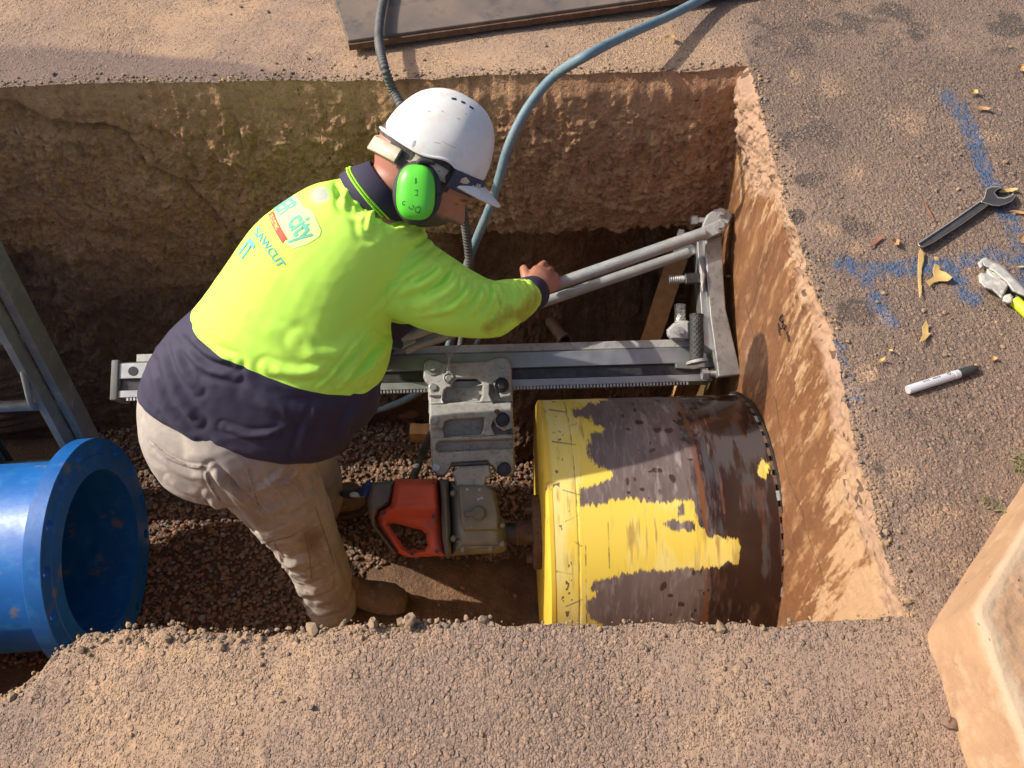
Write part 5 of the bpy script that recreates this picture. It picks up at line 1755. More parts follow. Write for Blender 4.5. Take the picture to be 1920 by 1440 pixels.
leaf([kk(1330, 885), kk(1400, 865), kk(1460, 870), kk(1420, 880)], 'thin pale leaf beside the ratchet tool')
leaf([kk(480, 262), kk(492, 262), kk(540, 340), kk(582, 425), kk(572, 432), kk(520, 345)], 'thin red brown twig above the spanner handle', 'twig', 0.002, 'twig', 'twig')
leaf([kk(165, 610), kk(190, 598), kk(240, 615), kk(235, 660), kk(200, 665), kk(180, 640)], 'pinkish dry leaf near the left end of the spanner', 'leafo')
kq = lambda X, Y: (1500 + X / 4.5, 120 + Y / 4.5)
leaf([kq(1440, 215), kq(1500, 215), kq(1505, 245), kq(1445, 250)], 'square yellow leaf scrap near the top of the blue line')
leaf([kq(1465, 370), kq(1530, 352), kq(1615, 370), kq(1590, 388), kq(1510, 382)], 'pale orange leaf right of the top blue line', 'leafo')
leaf([kq(1830, 20), kq(1890, 0), kq(1900, 60), kq(1860, 55)], 'brown leaf at the right edge of the asphalt', 'leafo')
km = lambda X, Y: (640 + X / 2.4, Y / 2.4)
leaf([km(1455, 165), km(1480, 152), km(1510, 165), km(1490, 178)], 'small tan leaf on the sandy ground beside the blue hose', 'leafo')


def grass_tuft(u, v, label, n=14, h=0.05):
    c = atz(u, v, 0.0)
    m = MB()
    for i in range(n):
        a = random.uniform(0, 6.28); l = h * random.uniform(0.5, 1.2); o = c + np.array([random.uniform(-.02, .02), random.uniform(-.02, .02), 0])
        e = np.array([math.cos(a), math.sin(a), 0])
        m.tube([o, o + e * l * 0.35 + [0, 0, l * 0.6], o + e * l + [0, 0, l * 0.55]], [0.0014, 0.0011, 0.0004], 5, 4)
    o = m.add('grass_tuft', MT['grass'])
    tag(o, label, 'grass')


grass_tuft(1915, 875, 'tuft of dry green grass at the kerb foot on the right')
grass_tuft(1862, 950, 'small sprig of weed at the foot of the kerb', 7, 0.03)

# ------------------------------------------------------------------ THE WORKER
def remesh(parts, voxel, smooth=6):
    V, Fc, n = [], [], 0
    for v, f in parts:
        v = np.asarray(v, float)
        V.append(v); Fc += [tuple(int(i) + n for i in q) for q in f]; n += len(v)
    V = np.concatenate(V)
    me = bpy.data.meshes.new('tmp')
    me.from_pydata([tuple(v) for v in V], [], Fc)
    me.update()
    o = bpy.data.objects.new('tmp', me)
    COL.objects.link(o)
    m = o.modifiers.new('r', 'REMESH'); m.mode = 'VOXEL'; m.voxel_size = voxel; m.adaptivity = 0
    if smooth:
        s = o.modifiers.new('s', 'SMOOTH'); s.factor = 0.5; s.iterations = smooth
    dg = bpy.context.evaluated_depsgraph_get()
    ev = o.evaluated_get(dg)
    m2 = ev.to_mesh()
    Vn = np.empty(len(m2.vertices) * 3); m2.vertices.foreach_get('co', Vn)
    Nn = np.empty(len(m2.vertices) * 3); m2.vertices.foreach_get('normal', Nn)
    Fn = [tuple(p.vertices) for p in m2.polygons]
    ev.to_mesh_clear()
    bpy.data.objects.remove(o); bpy.data.meshes.remove(me)
    quads = np.array([f if len(f) == 4 else (f + (f[2],))[:4] for f in Fn])
    return Vn.reshape(-1, 3), quads, Nn.reshape(-1, 3)


def loft(rings, n=48, sub=5, power=2.3, capscale=(0.9, 0.6, 0.25)):
    """rings: (Lpx, Rpx, depth, half thickness) - section between two silhouette points at a depth"""
    C, H, Bt = [], [], []
    for (l, r, d, b) in rings:
        a, c = P(*l, d), P(*r, d)
        C.append((a + c) / 2); H.append((c - a) / 2); Bt.append([b])
    A = catmull(np.column_stack([C, H, Bt]), sub)
    C, H, B = A[:, :3], A[:, 3:6], A[:, 6]
    T = np.gradient(C, axis=0); T /= np.linalg.norm(T, axis=1)[:, None]
    an = np.linspace(0, 2 * math.pi, n, endpoint=False)
    cs, sn = np.cos(an), np.sin(an)
    e = 2 / power
    cs = np.sign(cs) * np.abs(cs) ** e; sn = np.sign(sn) * np.abs(sn) ** e
    V = []
    secs = []
    for c, h, b, t in zip(C, H, B, T):
        w = np.linalg.norm(h); h = h / w
        k = np.cross(h, t); k -= h * (k @ h); k /= np.linalg.norm(k)
        if k @ (CAM - c) < 0: k = -k
        secs.append((c, h, w, k, b))
    first, last = secs[0], secs[-1]
    tr = np.array(first[0]) - np.array(secs[1][0]); tr /= np.linalg.norm(tr)
    pre = [(first[0] + tr * first[4] * 0.35 * q, first[1], first[2] * s, first[3], first[4] * s) for q, s in zip((1, 0.75, 0.4), capscale[::-1])]
    tr = np.array(last[0]) - np.array(secs[-2][0]); tr /= np.linalg.norm(tr)
    post = [(last[0] + tr * last[4] * 0.35 * q, last[1], last[2] * s, last[3], last[4] * s) for q, s in zip((0.4, 0.75, 1), capscale)]
    secs = pre + secs + post
    for (c, h, w, k, b) in secs:
        V.append(c + np.outer(cs * w, h) + np.outer(sn * b, k))
    m = len(secs)
    V = np.concatenate(V)
    fl = []
    for k in range(m - 1):
        fl += [(k * n + i, k * n + (i + 1) % n, (k + 1) * n + (i + 1) % n, (k + 1) * n + i) for i in range(n)]
    fl += [tuple(range(n))[::-1], tuple(range((m - 1) * n, m * n))]
    return V, fl


def limb(pts, n=32, sub=6):
    """pts: (u, v, depth, radius)"""
    C = [P(u, v, d) for u, v, d, r in pts]
    return tube_geo(C, [q[3] for q in pts], n, sub, round_ends=True)


def ellipsoid(c, ax, n=32):
    bm = bmesh.new()
    bmesh.ops.create_uvsphere(bm, u_segments=n, v_segments=n // 2, radius=1.0)
    V = np.array([v.co[:] for v in bm.verts])
    Fc = [tuple(v.index for v in f.verts) for f in bm.faces]
    bm.free()
    return np.asarray(c) + V @ np.asarray(ax, float), Fc


def folds(V, N, lines, only_front=True):
    """raise cloth folds along pixel polylines: (polyline, height m, width px)"""
    px = proj(V)
    f = ((CAM - V) * N).sum(1)
    ok = (f > 0) if only_front else np.ones(len(V), bool)
    d = np.zeros(len(V))
    for pl, h, w in lines:
        pl2 = catmull(np.column_stack([np.asarray(pl, float), np.zeros(len(pl))]), 4)[:, :2]
        mn, mx = pl2.min(0) - 4 * w, pl2.max(0) + 4 * w
        q = np.nonzero(ok & (px[:, 0] > mn[0]) & (px[:, 0] < mx[0]) & (px[:, 1] > mn[1]) & (px[:, 1] < mx[1]))[0]
        if not len(q): continue
        t = seg_dist(px[q], pl2) / w
        # fade at both ends
        ends = np.minimum(np.hypot(*(px[q] - pl2[0]).T), np.hypot(*(px[q] - pl2[-1]).T))
        fade = np.clip(ends / (2.5 * w), 0.25, 1)
        d[q] += h * (np.exp(-t ** 2) - 0.45 * np.exp(-((t - 1.7) / 0.8) ** 2)) * fade
    return V + N * d[:, None]


def recompute_normals(V, Fq):
    a, b, c, d = (V[Fq[:, k]] for k in range(4))
    fn = np.cross(c - a, d - b)
    N = np.zeros_like(V)
    for k in range(4):
        np.add.at(N, Fq[:, k], fn)
    return N / np.maximum(np.linalg.norm(N, axis=1), 1e-12)[:, None]


def split(V, Fq, mask):
    """faces where mask is true for the mean of their corners"""
    f = Fq[mask]
    used = np.unique(f)
    rm = -np.ones(len(V), int); rm[used] = np.arange(len(used))
    return V[used], rm[f], used


# head frame ------------------------------------------------------
HD = 1.87
HS = HD / F
e1 = np.array([1.0, 0, 0])
hc0 = P(803, 294, HD)
Vw = CAM - hc0; Vw /= np.linalg.norm(Vw)
e2 = np.cross(Vw, e1); e2 /= np.linalg.norm(e2); e1 = np.cross(e2, Vw)
Ff = 0.866 * e1 - 0.5 * e2
U0 = 0.5 * e1 + 0.866 * e2
ph = math.radians(5)
Uh = math.cos(ph) * U0 + math.sin(ph) * Vw
Rh = math.cos(ph) * Vw - math.sin(ph) * U0


def HP(f, r, u):
    """head frame in pixels -> world"""
    return hc0 + (Ff * f + Rh * r + Uh * u) * HS


person = thing('person', (-0.62, 1.15, -1.40), 'worker in lime shirt, khaki trousers and white hard hat bending over the drill stand', 'person')

# --- BODY (skin): one continuous surface under the clothes
def head_geo():
    n = 96
    bm = bmesh.new()
    bmesh.ops.create_uvsphere(bm, u_segments=n, v_segments=64, radius=1.0)
    D = np.array([v.co[:] for v in bm.verts])
    Fc = [tuple(v.index for v in f.verts) for f in bm.faces]
    bm.free()
    f, r, u = D.T
    jaw = sstep(0.0, -1.0, u)
    pf = f * (99 - 2 * jaw * (f > 0)) + 2
    pr = r * (74 - 17 * jaw)
    pu = np.where(u > 0, u * 92, u * 120) - 10
    # flatten the face plane a little, chin forward
    pf = pf + np.where(f > 0, 20 * jaw * f, -22 * jaw * (-f) * 0.2)
    pf = np.where(f < 0, pf * (1 - 0.25 * jaw), pf)
    g = lambda uu, rr, su, sr: np.exp(-((pu - uu) / su) ** 2 - ((np.abs(pr) - rr) / sr) ** 2) * (f > 0)
    pf = pf + 9 * g(-28, 20, 9, 26)            # brow
    pf = pf - 9 * g(-46, 27, 9, 12)            # eye socket
    pf = pf + 5 * g(-46, 26, 5, 7)             # eyeball and lid
    nose = np.clip((-38 - pu) / 38, 0, 1) * (pu > -84)
    pf = pf + 26 * nose * np.exp(-(pr / (7 + 6 * nose)) ** 2) * (f > 0)
    pf = pf + 7 * g(-75, 12, 7, 7)
    pf = pf + 7 * g(-93, 0, 5, 20) - 3 * g(-98, 0, 2.5, 22) + 6 * g(-103, 0, 5, 17)   # lips
    pf = pf + 8 * g(-122, 0, 10, 16)           # chin
    pf = pf + 5 * g(-66, 42, 16, 14)           # cheekbone
    # ears (mostly under the cups)
    V = np.array([HP(a, b, c) for a, b, c in zip(pf, pr, pu)])
    return V, Fc


TORSO = [((276, 714), (650, 838), 2.13, .185), ((293, 664), (690, 772), 2.09, .20), ((330, 610), (716, 714), 2.05, .205), ((386, 556), (728, 664), 2.01, .205),
         ((440, 490), (724, 622), 1.98, .20), ((500, 414), (742, 570), 1.95, .20), ((560, 368), (775, 500), 1.92, .185), ((620, 340), (792, 440), 1.905, .15), ((668, 328), (758, 412), 1.895, .10), ((684, 324), (744, 402), 1.89, .078)]
ARM_R = [(722, 500, 1.93, .104), (765, 522, 1.94, .102), (815, 548, 1.96, .094), (868, 570, 2.00, .084), (918, 580, 2.06, .073), (952, 568, 2.15, .064), (972, 561, 2.21, .057), (982, 557, 2.24, .052)]
ARM_L = [(725, 430, 2.12, .095), (735, 500, 2.24, .085), (742, 560, 2.36, .075), (728, 610, 2.44, .062), (712, 645, 2.50, .05)]
LEG_R = [(445, 810, 2.12, .165), (500, 892, 2.22, .133), (550, 965, 2.38, .110), (585, 1030, 2.53, .096), (610, 1090, 2.68, .086), (622, 1132, 2.775, .082)]
LEG_L = [(470, 800, 2.34, .16), (535, 852, 2.48, .135), (575, 895, 2.68, .11), (590, 925, 2.86, .095), (597, 945, 2.98, .085)]


def shrink(l, k):
    return [(*q[:3], q[3] * k) for q in l]


def fingers(wrist, fwd, side, nrm, s=1.0, curl=1.0, thumb_sign=1):
    """palm and five bent fingers. fwd: towards knuckles, side: towards the thumb, nrm: back of the hand"""
    parts = []
    W_ = lambda a, b, c: wrist + (fwd * a + side * b + nrm * c) * s
    palm = [W_(0.0, 0, 0), W_(0.03, 0.002, 0.004), W_(0.065, 0.003, 0.006), W_(0.09, 0.0, 0.004)]
    # palm as a flat loft
    n = 24
    an = np.linspace(0, 2 * math.pi, n, endpoint=False)
    V = []
    for c, w, h in zip(palm, (0.028, 0.036, 0.044, 0.042), (0.022, 0.022, 0.019, 0.014)):
        V.append(c + np.outer(np.cos(an) * w * s, side) + np.outer(np.sin(an) * h * s, nrm))
    V = np.concatenate(V)
    fl = []
    for k in range(3):
        fl += [(k * n + i, k * n + (i + 1) % n, (k + 1) * n + (i + 1) % n, (k + 1) * n + i) for i in range(n)]
    fl += [tuple(range(n))[::-1], tuple(range(3 * n, 4 * n))]
    parts.append((V, fl))
    for k, (b, l, r) in enumerate(((0.033, 0.090, 0.0098), (0.011, 0.098, 0.0100), (-0.011, 0.090, 0.0096), (-0.032, 0.072, 0.0086))):
        a1, a2, a3 = 0.55 * curl, 1.35 * curl + 0.06 * k, 2.1 * curl
        q = W_(0.072, b, 0.004)
        k0 = W_(0.094, b, 0.007 - 0.002 * abs(k - 1.4))
        p1 = k0 + (fwd * math.cos(a1) - nrm * math.sin(a1)) * l * 0.44 * s
        p2 = p1 + (fwd * math.cos(a2) - nrm * math.sin(a2)) * l * 0.33 * s
        p3 = p2 + (fwd * math.cos(a3) - nrm * math.sin(a3)) * l * 0.25 * s
        parts.append(tube_geo([q, k0, p1, p2, p3], np.array([1.0, 1.08, 0.98, 0.92, 0.78]) * r * s, 14, 4, round_ends=True))
    q0, q1 = W_(0.020, 0.022, -0.004), W_(0.045, 0.050, -0.010)
    q2 = q1 + (fwd * 0.75 + side * 0.25 - nrm * 0.6) * 0.034 * s
    q3 = q2 + (fwd * 0.55 - side * 0.35 - nrm * 0.75) * 0.028 * s
    parts.append(tube_geo([q0, q1, q2, q3], np.array([0.016, 0.0125, 0.0115, 0.009]) * s, 14, 4, round_ends=True))
    return parts


def unit(v):
    v = np.asarray(v, float)
    return v / np.linalg.norm(v)


# right hand closes over the brace tube
wr = P(994, 549, 2.33)
kn = P(1024, 522, 2.385)
h_f = unit(kn - wr)
viewd = unit(CAM - wr)
h_n = unit(viewd - h_f * (viewd @ h_f))
h_n = unit(h_n + 0.35 * np.cross(h_f, h_n) * 0)
h_s = np.cross(h_n, h_f)
if proj((wr + h_s * 0.05)[None])[0][1] > proj(wr[None])[0][1]: h_s = -h_s      # thumb side towards the head
RH = fingers(wr, h_f, h_s, h_n, 1.12, 1.0)
# left hand on the rail behind the body
wl = P(710, 650, 2.51); lf = unit(P(700, 684, 2.545) - wl); ln = unit((CAM - wl) - lf * ((CAM - wl) @ lf)); ls = np.cross(lf, ln)
LH = fingers(wl, lf, ls, ln, 1.05, 0.9)
neck = tube_geo([HP(-18, 0, -38), P(750, 338, 1.88), P(712, 366, 1.895), P(660, 430, 1.93)], [0.074, 0.066, 0.056, 0.035], 32, 5, round_ends=True)
parts = [head_geo(), neck, loft([(tuple(np.array(l) * .80 + np.array(r) * .20), tuple(np.array(r) * .80 + np.array(l) * .20), d, b * .62) for l, r, d, b in TORSO[:-1]]),
         limb(shrink(ARM_R, .66) + [(988, 553, 2.30, .032), (994, 549, 2.33, .029)]), limb(shrink(ARM_L, .66) + [(710, 650, 2.51, .029)]), limb(shrink(LEG_R, .72)), limb(shrink(LEG_L, .72))] + RH + LH
BV, BF, BN = remesh(parts, 0.0042, 3)
D_ = (BV - hc0) / HS
hf, hr, hu = D_ @ Ff, D_ @ Rh, D_ @ Uh
pn = fbm(BV * 60, 3, 400)
ishead = (hu > -150) & (hu < 110) & (np.abs(hf) < 150) & (np.abs(hr) < 110)
st = np.clip(sstep(-62, -92, hu + 6 * pn) * sstep(-5, 25, hf), 0, 1) * 1.0
st = np.maximum(st, sstep(20, 6, np.abs(hu + 88)) * sstep(60, 85, hf) * 0.9)                      # moustache, beard
st = np.maximum(st, np.exp(-((hu + 34) / 5.5) ** 2 - ((np.abs(hr) - 26) / 18) ** 2) * (hf > 70))     # brows
st = np.maximum(st, np.exp(-((hu + 47) / 3.5) ** 2 - ((np.abs(hr) - 28) / 9) ** 2) * (hf > 70) * 0.9)  # lashes
st = np.where(ishead, st, 0)
rd = np.clip(np.where(ishead, sstep(-20, -70, hf) * 0.8 + np.exp(-((hu + 70) / 25) ** 2) * (hf > 70) * 0.5, 0.25), 0, 1)
add('body', BV, BF, MT['skin'], person, attrs=dict(stubble=st, red=rd))

# hair: thin shell over the sides and back of the skull
HV, HF = head_geo()
D2 = (HV - hc0) / HS
f2, r2, u2 = D2 @ Ff, D2 @ Rh, D2 @ Uh
cenf = np.array([[f2[list(q)].mean(), u2[list(q)].mean(), r2[list(q)].mean()] for q in HF])
hm = (cenf[:, 1] > -50 + 22 * sstep(20, 75, cenf[:, 0]) + 44 * sstep(-20, -75, cenf[:, 0])) & (cenf[:, 0] < 66 + 0.25 * cenf[:, 1])
used = np.unique(np.concatenate([HF[i] for i in np.nonzero(hm)[0]]))
rm = -np.ones(len(HV), int); rm[used] = np.arange(len(used))
hcen = HP(2, 0, -10)
out = HV - hcen; out /= np.linalg.norm(out, axis=1)[:, None]
hv = (HV + out * (0.0035 + 0.0018 * fbm(HV * np.array([150, 60, 60]), 3, 401))[:, None])[used]
add('hair', hv, [tuple(rm[list(HF[i])]) for i in np.nonzero(hm)[0]], MT['hair'], person)

# --- SHIRT
parts = [loft(TORSO), limb(ARM_R), limb(ARM_L),
         ellipsoid(P(715, 480, 1.96), np.array([e1 * 0.11, e2 * 0.12, unit(CAM - P(715, 480, 1.96)) * 0.115])),
         ellipsoid(P(600, 735, 2.08), np.array([e1 * 0.155, e2 * 0.135, unit(CAM - P(600, 735, 2.08)) * 0.19]))]
SV, SF, SN = remesh(parts, 0.0043, 12)
crop_ = lambda s, ox, oy: (lambda pts: [(ox + a / s, oy + b / s) for a, b in pts])
sh = crop_(4.236, 640, 300)
FL = [
    (sh([(775, 700), (600, 850), (430, 1010), (300, 1160), (232, 1262)]), .0036, 5),
    (sh([(800, 770), (650, 860), (520, 960)]), .005, 9), (sh([(840, 800), (740, 930), (560, 1020), (420, 1045)]), .006, 9),
    (sh([(930, 880), (890, 1000), (780, 1090), (600, 1130)]), .0065, 10), (sh([(1020, 950), (980, 1080), (860, 1170), (640, 1190)]), .007, 11),
    (sh([(1110, 980), (1110, 1080), (1030, 1190)]), .0065, 9), (sh([(1190, 975), (1215, 1060), (1190, 1180)]), .007, 8), (sh([(1255, 985), (1290, 1080), (1270, 1200)]), .006, 7),
    (sh([(1335, 985), (1375, 1090), (1350, 1200)]), .006, 7), (sh([(1410, 965), (1450, 1080), (1430, 1190)]), .005, 7), (sh([(1480, 960), (1520, 1060), (1510, 1160)]), .004, 6),
    (sh([(620, 600), (700, 640), (760, 690)]), .004, 8), (sh([(560, 520), (480, 530), (440, 560)]), .006, 9), (sh([(640, 590), (540, 640), (470, 660)]), .004, 9),
    (sh([(340, 370), (240, 400), (190, 480), (200, 560)]), .005, 10), (sh([(330, 300), (220, 290), (160, 350), (150, 430)]), .0045, 10), (sh([(420, 420), (330, 430), (250, 500)]), .004, 10),
    (sh([(60, 130), (80, 220), (60, 330)]), .007, 11), (sh([(150, 150), (120, 250), (130, 340)]), .005, 9),
    ([(695, 612), (660, 650), (625, 700), (597, 727)], .0028, 4), ([(728, 640), (700, 680), (668, 722)], .006, 8), ([(712, 632), (680, 665), (640, 722)], .005, 7), ([(700, 690), (690, 715), (680, 735)], .005, 8),
    ([(560, 640), (590, 665), (640, 660), (685, 620)], .0035, 14), ([(500, 690), (560, 700), (620, 690)], .004, 10),
    (sh([(760, 820), (690, 890), (560, 960)]), .0035, 3.5), (sh([(880, 900), (830, 980), (700, 1050)]), .004, 4), (sh([(975, 930), (930, 1040), (820, 1130)]), .004, 4), (sh([(1070, 970), (1050, 1060), (960, 1150)]), .004, 4),
    (sh([(1150, 985), (1165, 1060), (1130, 1150)]), .004, 3.5), (sh([(1225, 985), (1255, 1070), (1235, 1160)]), .004, 3.5), (sh([(1300, 985), (1335, 1080), (1315, 1180)]), .0035, 3), (sh([(1370, 975), (1415, 1080), (1395, 1180)]), .0035, 3), (sh([(1445, 965), (1490, 1070), (1475, 1170)]), .003, 3),
    (sh([(500, 480), (430, 480), (380, 520)]), .004, 5), (sh([(700, 660), (620, 690), (560, 720)]), .003, 5), (sh([(280, 390), (230, 450), (220, 540)]), .004, 5), (sh([(10, 180), (30, 260), (20, 340)]), .004, 7),
    ([(715, 650), (690, 685), (655, 722)], .004, 4), ([(703, 625), (668, 668), (628, 715)], .003, 4), ([(722, 660), (706, 690), (690, 722)], .003, 4),
    ([(420, 800), (470, 815), (520, 812)], .003, 6), ([(560, 850), (575, 800), (600, 760)], .003, 8), ([(640, 835), (650, 790), (680, 750)], .004, 8),
    ([(300, 655), (312, 700), (335, 745), (370, 790)], .005, 9), ([(325, 640), (340, 690), (370, 730)], .004, 8), ([(355, 625), (390, 660), (440, 680)], .006, 9), ([(345, 650), (385, 690), (440, 705)], .004, 8),
    ([(290, 690), (300, 740), (330, 790), (380, 830)], .004, 8), ([(470, 740), (540, 770), (620, 770)], .004, 14), ([(420, 540), (470, 600), (540, 640)], .002, 16),
]
SV = folds(SV, SN, [(a, b * (1.75 if len(a) >= 3 and i > 0 else 1.2), c) for i, (a, b, c) in enumerate(FL)])
wp = SV + 0.06 * np.column_stack([fbm(SV * 5, 2, 414), fbm(SV * 5, 2, 415), fbm(SV * 5, 2, 416)])
cr1 = np.clip(fbm(wp * np.array([6, 8, 10]), 2, 410, ridged=True) - 0.35, 0, 1) ** 1.3
cr2 = np.clip(fbm(wp * np.array([15, 18, 22]), 2, 411, ridged=True) - 0.35, 0, 1) ** 1.3
spx0 = proj(SV)
bk = 0.25 + 0.75 * np.maximum(sstep(650, 720, spx0[:, 0]), sstep(650, 720, spx0[:, 1]))
SV = SV + SN * (0.0012 * fbm(SV * 8, 2, 412) + bk * (0.0050 * cr1 + 0.0022 * cr2) + 0.0010 * fbm(SV * 28, 2, 413))[:, None]
spx = proj(SV)
grime = 0.9 * np.clip(1.2 - seg_dist(spx, sh([(1180, 1330), (1330, 1220), (1440, 1240), (1540, 1100)])) / 26, 0, 1)
grime = np.maximum(grime, 0.75 * np.clip(1.2 - seg_dist(spx, sh([(1250, 1080), (1270, 1170), (1240, 1240)])) / 7, 0, 1))
grime = np.maximum(grime, 0.55 * np.clip(1.2 - seg_dist(spx, sh([(620, 660), (645, 690)])) / 5, 0, 1))
grime = np.maximum(grime, 0.5 * np.clip(1.2 - seg_dist(spx, sh([(540, 540), (550, 575)])) / 5, 0, 1))
smud = np.clip(1.1 - np.hypot((spx[:, 0] - 600) / 30, (spx[:, 1] - 365) / 28), 0, 1)
fn = SV[SF].mean(1)
fp = proj(fn)
# boundary between lime and navy: a section across the torso, as a fitted plane through three points
def sect(l, r, d, sag):
    a, c = P(*l, d), P(*r, d)
    return a, c
pa, pc = P(386, 562, 2.02), P(722, 708, 2.06)
pm = P(520, 705, 1.87)
nn = np.cross(pc - pa, pm - pa); nn /= np.linalg.norm(nn)
axis = P(700, 380, 1.9) - P(450, 790, 2.13)
if nn @ axis < 0: nn = -nn
sval = (SV - pa) @ nn
hd = P(600, 340, 1.9)


def cut(V, Fq, plane_o, plane_n, keep_pos, attrs=None):
    """cut a mesh cleanly with a plane; returns verts, faces"""
    bm = bmesh.new()
    vs = [bm.verts.new(v) for v in V]
    for f in Fq:
        try: bm.faces.new([vs[i] for i in dict.fromkeys(f)])
        except ValueError: pass
    g = bm.verts[:] + bm.edges[:] + bm.faces[:]
    bmesh.ops.bisect_plane(bm, geom=g, dist=1e-5, plane_co=Vector(plane_o), plane_no=Vector(plane_n), clear_inner=keep_pos, clear_outer=not keep_pos)
    bm.verts.index_update()
    Vo = np.array([v.co[:] for v in bm.verts]); Fo = [tuple(v.index for v in f.verts) for f in bm.faces]
    bm.free()
    return Vo, Fo


# trim the hem, cuffs and neck openings, then cut lime from navy
hem_l, hem_r, hem_m = P(270, 702, 2.13), P(655, 838, 2.16), P(478, 880, 1.96)
hn = np.cross(hem_r - hem_l, hem_m - hem_l); hn /= np.linalg.norm(hn)
if hn @ axis < 0: hn = -hn
V1, F1 = cut(SV, SF, hem_l, hn, True)
VU, FU = cut(V1, F1, pa, nn, True)
VL, FL_ = cut(V1, F1, pa, nn, False)


def interp_attr(Vq, Vs, vals):
    from mathutils.kdtree import KDTree
    kd = KDTree(len(Vs))
    for i, v in enumerate(Vs): kd.insert(v, i)
    kd.balance()
    idx = np.array([kd.find(v)[1] for v in Vq])
    return [a[idx] for a in vals]


g_, s_ = interp_attr(VU, SV, [grime, smud])
shirt = add('shirt', VU, FU, MT['shirt'], person, attrs=dict(grime=g_, smudge=s_))
shirt['label'] = 'lime yellow long sleeved shirt'
lower = add('navy_panel', VL, FL_, MT['navy'], shirt)
bvh = BVHTree.FromPolygons([Vector(v) for v in SV], [tuple(f) for f in SF])
# cuff and collar
c0, c1_ = P(984, 556, 2.25), P(1008, 546, 2.335)
MB().lathe(c0, unit(c1_ - c0), [(-0.004, 0.050), (0.004, 0.0535), (0.040, 0.0515), (0.066, 0.0495), (0.070, 0.046), (0.066, 0.038), (-0.004, 0.038)], 40, closed=True).add('cuff', MT['navy'], shirt)
na_, nb_ = P(704, 372, 1.895), P(758, 325, 1.88)
nd = unit(nb_ - na_)
def collar_ring(h0, h1, r0, r1, th=0.005):
    return MB().lathe(na_, nd, [(h0, r0), ((h0 + h1) / 2, (r0 + r1) / 2 + 0.003), (h1, r1), (h1 + 0.002, r1 - th / 2), (h1, r1 - th), (h0, r0 - th)], 64, closed=True)
collar_ring(-0.026, 0.046, 0.094, 0.073).add('collar', MT['navy'], shirt)
collar_ring(-0.006, -0.003, 0.0925, 0.0915, 0.003).add('collar_piping', MT['stripe'], shirt)
collar_ring(0.001, 0.0035, 0.0905, 0.0900, 0.003).add('collar_piping', MT['stripe'], shirt)


# printed words on the back
def text_mesh(body, size_extra=0.0, shear=0.0):
    c = bpy.data.curves.new('t', 'FONT')
    c.body = body
    c.size = 1.0
    c.offset = size_extra
    c.shear = shear
    c.resolution_u = 3
    o = bpy.data.objects.new('t', c)
    COL.objects.link(o)
    bpy.context.view_layer.update()
    dg = bpy.context.evaluated_depsgraph_get()
    me = bpy.data.meshes.new_from_object(o.evaluated_get(dg))
    bm = bmesh.new(); bm.from_mesh(me)
    bmesh.ops.triangulate(bm, faces=bm.faces[:])
    bmesh.ops.subdivide_edges(bm, edges=bm.edges[:], cuts=2)
    bmesh.ops.triangulate(bm, faces=bm.faces[:])
    V = np.array([v.co[:] for v in bm.verts]); Fc = [tuple(v.index for v in f.verts) for f in bm.faces]
    bm.free()
    bpy.data.objects.remove(o); bpy.data.curves.remove(c); bpy.data.meshes.remove(me)
    return V, Fc


def poly_mesh(poly, n=40):
    poly = np.asarray(poly, float)
    lo, hi = poly.min(0), poly.max(0)
    bm = bmesh.new()
    vs = [bm.verts.new((*p, 0)) for p in poly]
    bm.faces.new(vs)
    bmesh.ops.triangulate(bm, faces=bm.faces[:])
    for _ in range(3):
        bmesh.ops.subdivide_edges(bm, edges=bm.edges[:], cuts=1)
        bmesh.ops.triangulate(bm, faces=bm.faces[:])
    V = np.array([v.co[:] for v in bm.verts]); Fc = [tuple(v.index for v in f.verts) for f in bm.faces]
    bm.free()
    return V, Fc


def drape(px, Fc, name, mat, parent, tree, off=0.0012):
    """lay flat lettering on a curved surface of the place"""
    V, ok = [], []
    for (u, v) in px:
        r = Vector(ray(u, v)).normalized()
        hit, nrm, _, _ = tree.ray_cast(Vector(CAM), r)
        if hit is None:
            V.append((0, 0, 0)); ok.append(False)
        else:
            if nrm.dot(r) > 0: nrm = -nrm
            V.append(hit + nrm * off); ok.append(True)
    ok = np.array(ok)
    Fk = [f for f in Fc if ok[list(f)].all() and max((Vector(V[f[i]]) - Vector(V[f[i - 1]])).length for i in range(len(f))) < 0.04]
    if not Fk: return None
    used = sorted({i for f in Fk for i in f}); rm = {a: b for b, a in enumerate(used)}
    Vu = np.array([V[i] for i in used], float)
    Fk = [tuple(rm[i] for i in f) for f in Fk]
    a = Vu[Fk[0][0]]; b = Vu[Fk[0][1]]; c = Vu[Fk[0][2]]
    if np.cross(b - a, c - a) @ (CAM - a) < 0: Fk = [f[::-1] for f in Fk]
    return add(name, Vu, Fk, mat, parent)


kz = lambda X, Y: (430 + X / 7.2, 320 + Y / 7.2)      # crop of the print


def line_text(body, quad, name, mat, parent, tree, extra=0.03, shear=0.0, off=0.0016):
    """quad: pixel corners baseline-start, baseline-end, top-start, top-end; text fills it"""
    V, Fc = text_mesh(body, extra, shear)
    lo, hi = V.min(0), V.max(0)
    s = (V[:, 0] - lo[0]) / (hi[0] - lo[0]); t = (V[:, 1] - lo[1]) / (hi[1] - lo[1])
    q = [np.array(p, float) for p in quad]
    px = ((1 - s) * (1 - t))[:, None] * q[0] + (s * (1 - t))[:, None] * q[1] + ((1 - s) * t)[:, None] * q[2] + (s * t)[:, None] * q[3]
    return drape(px, Fc, name, mat, parent, tree, off)


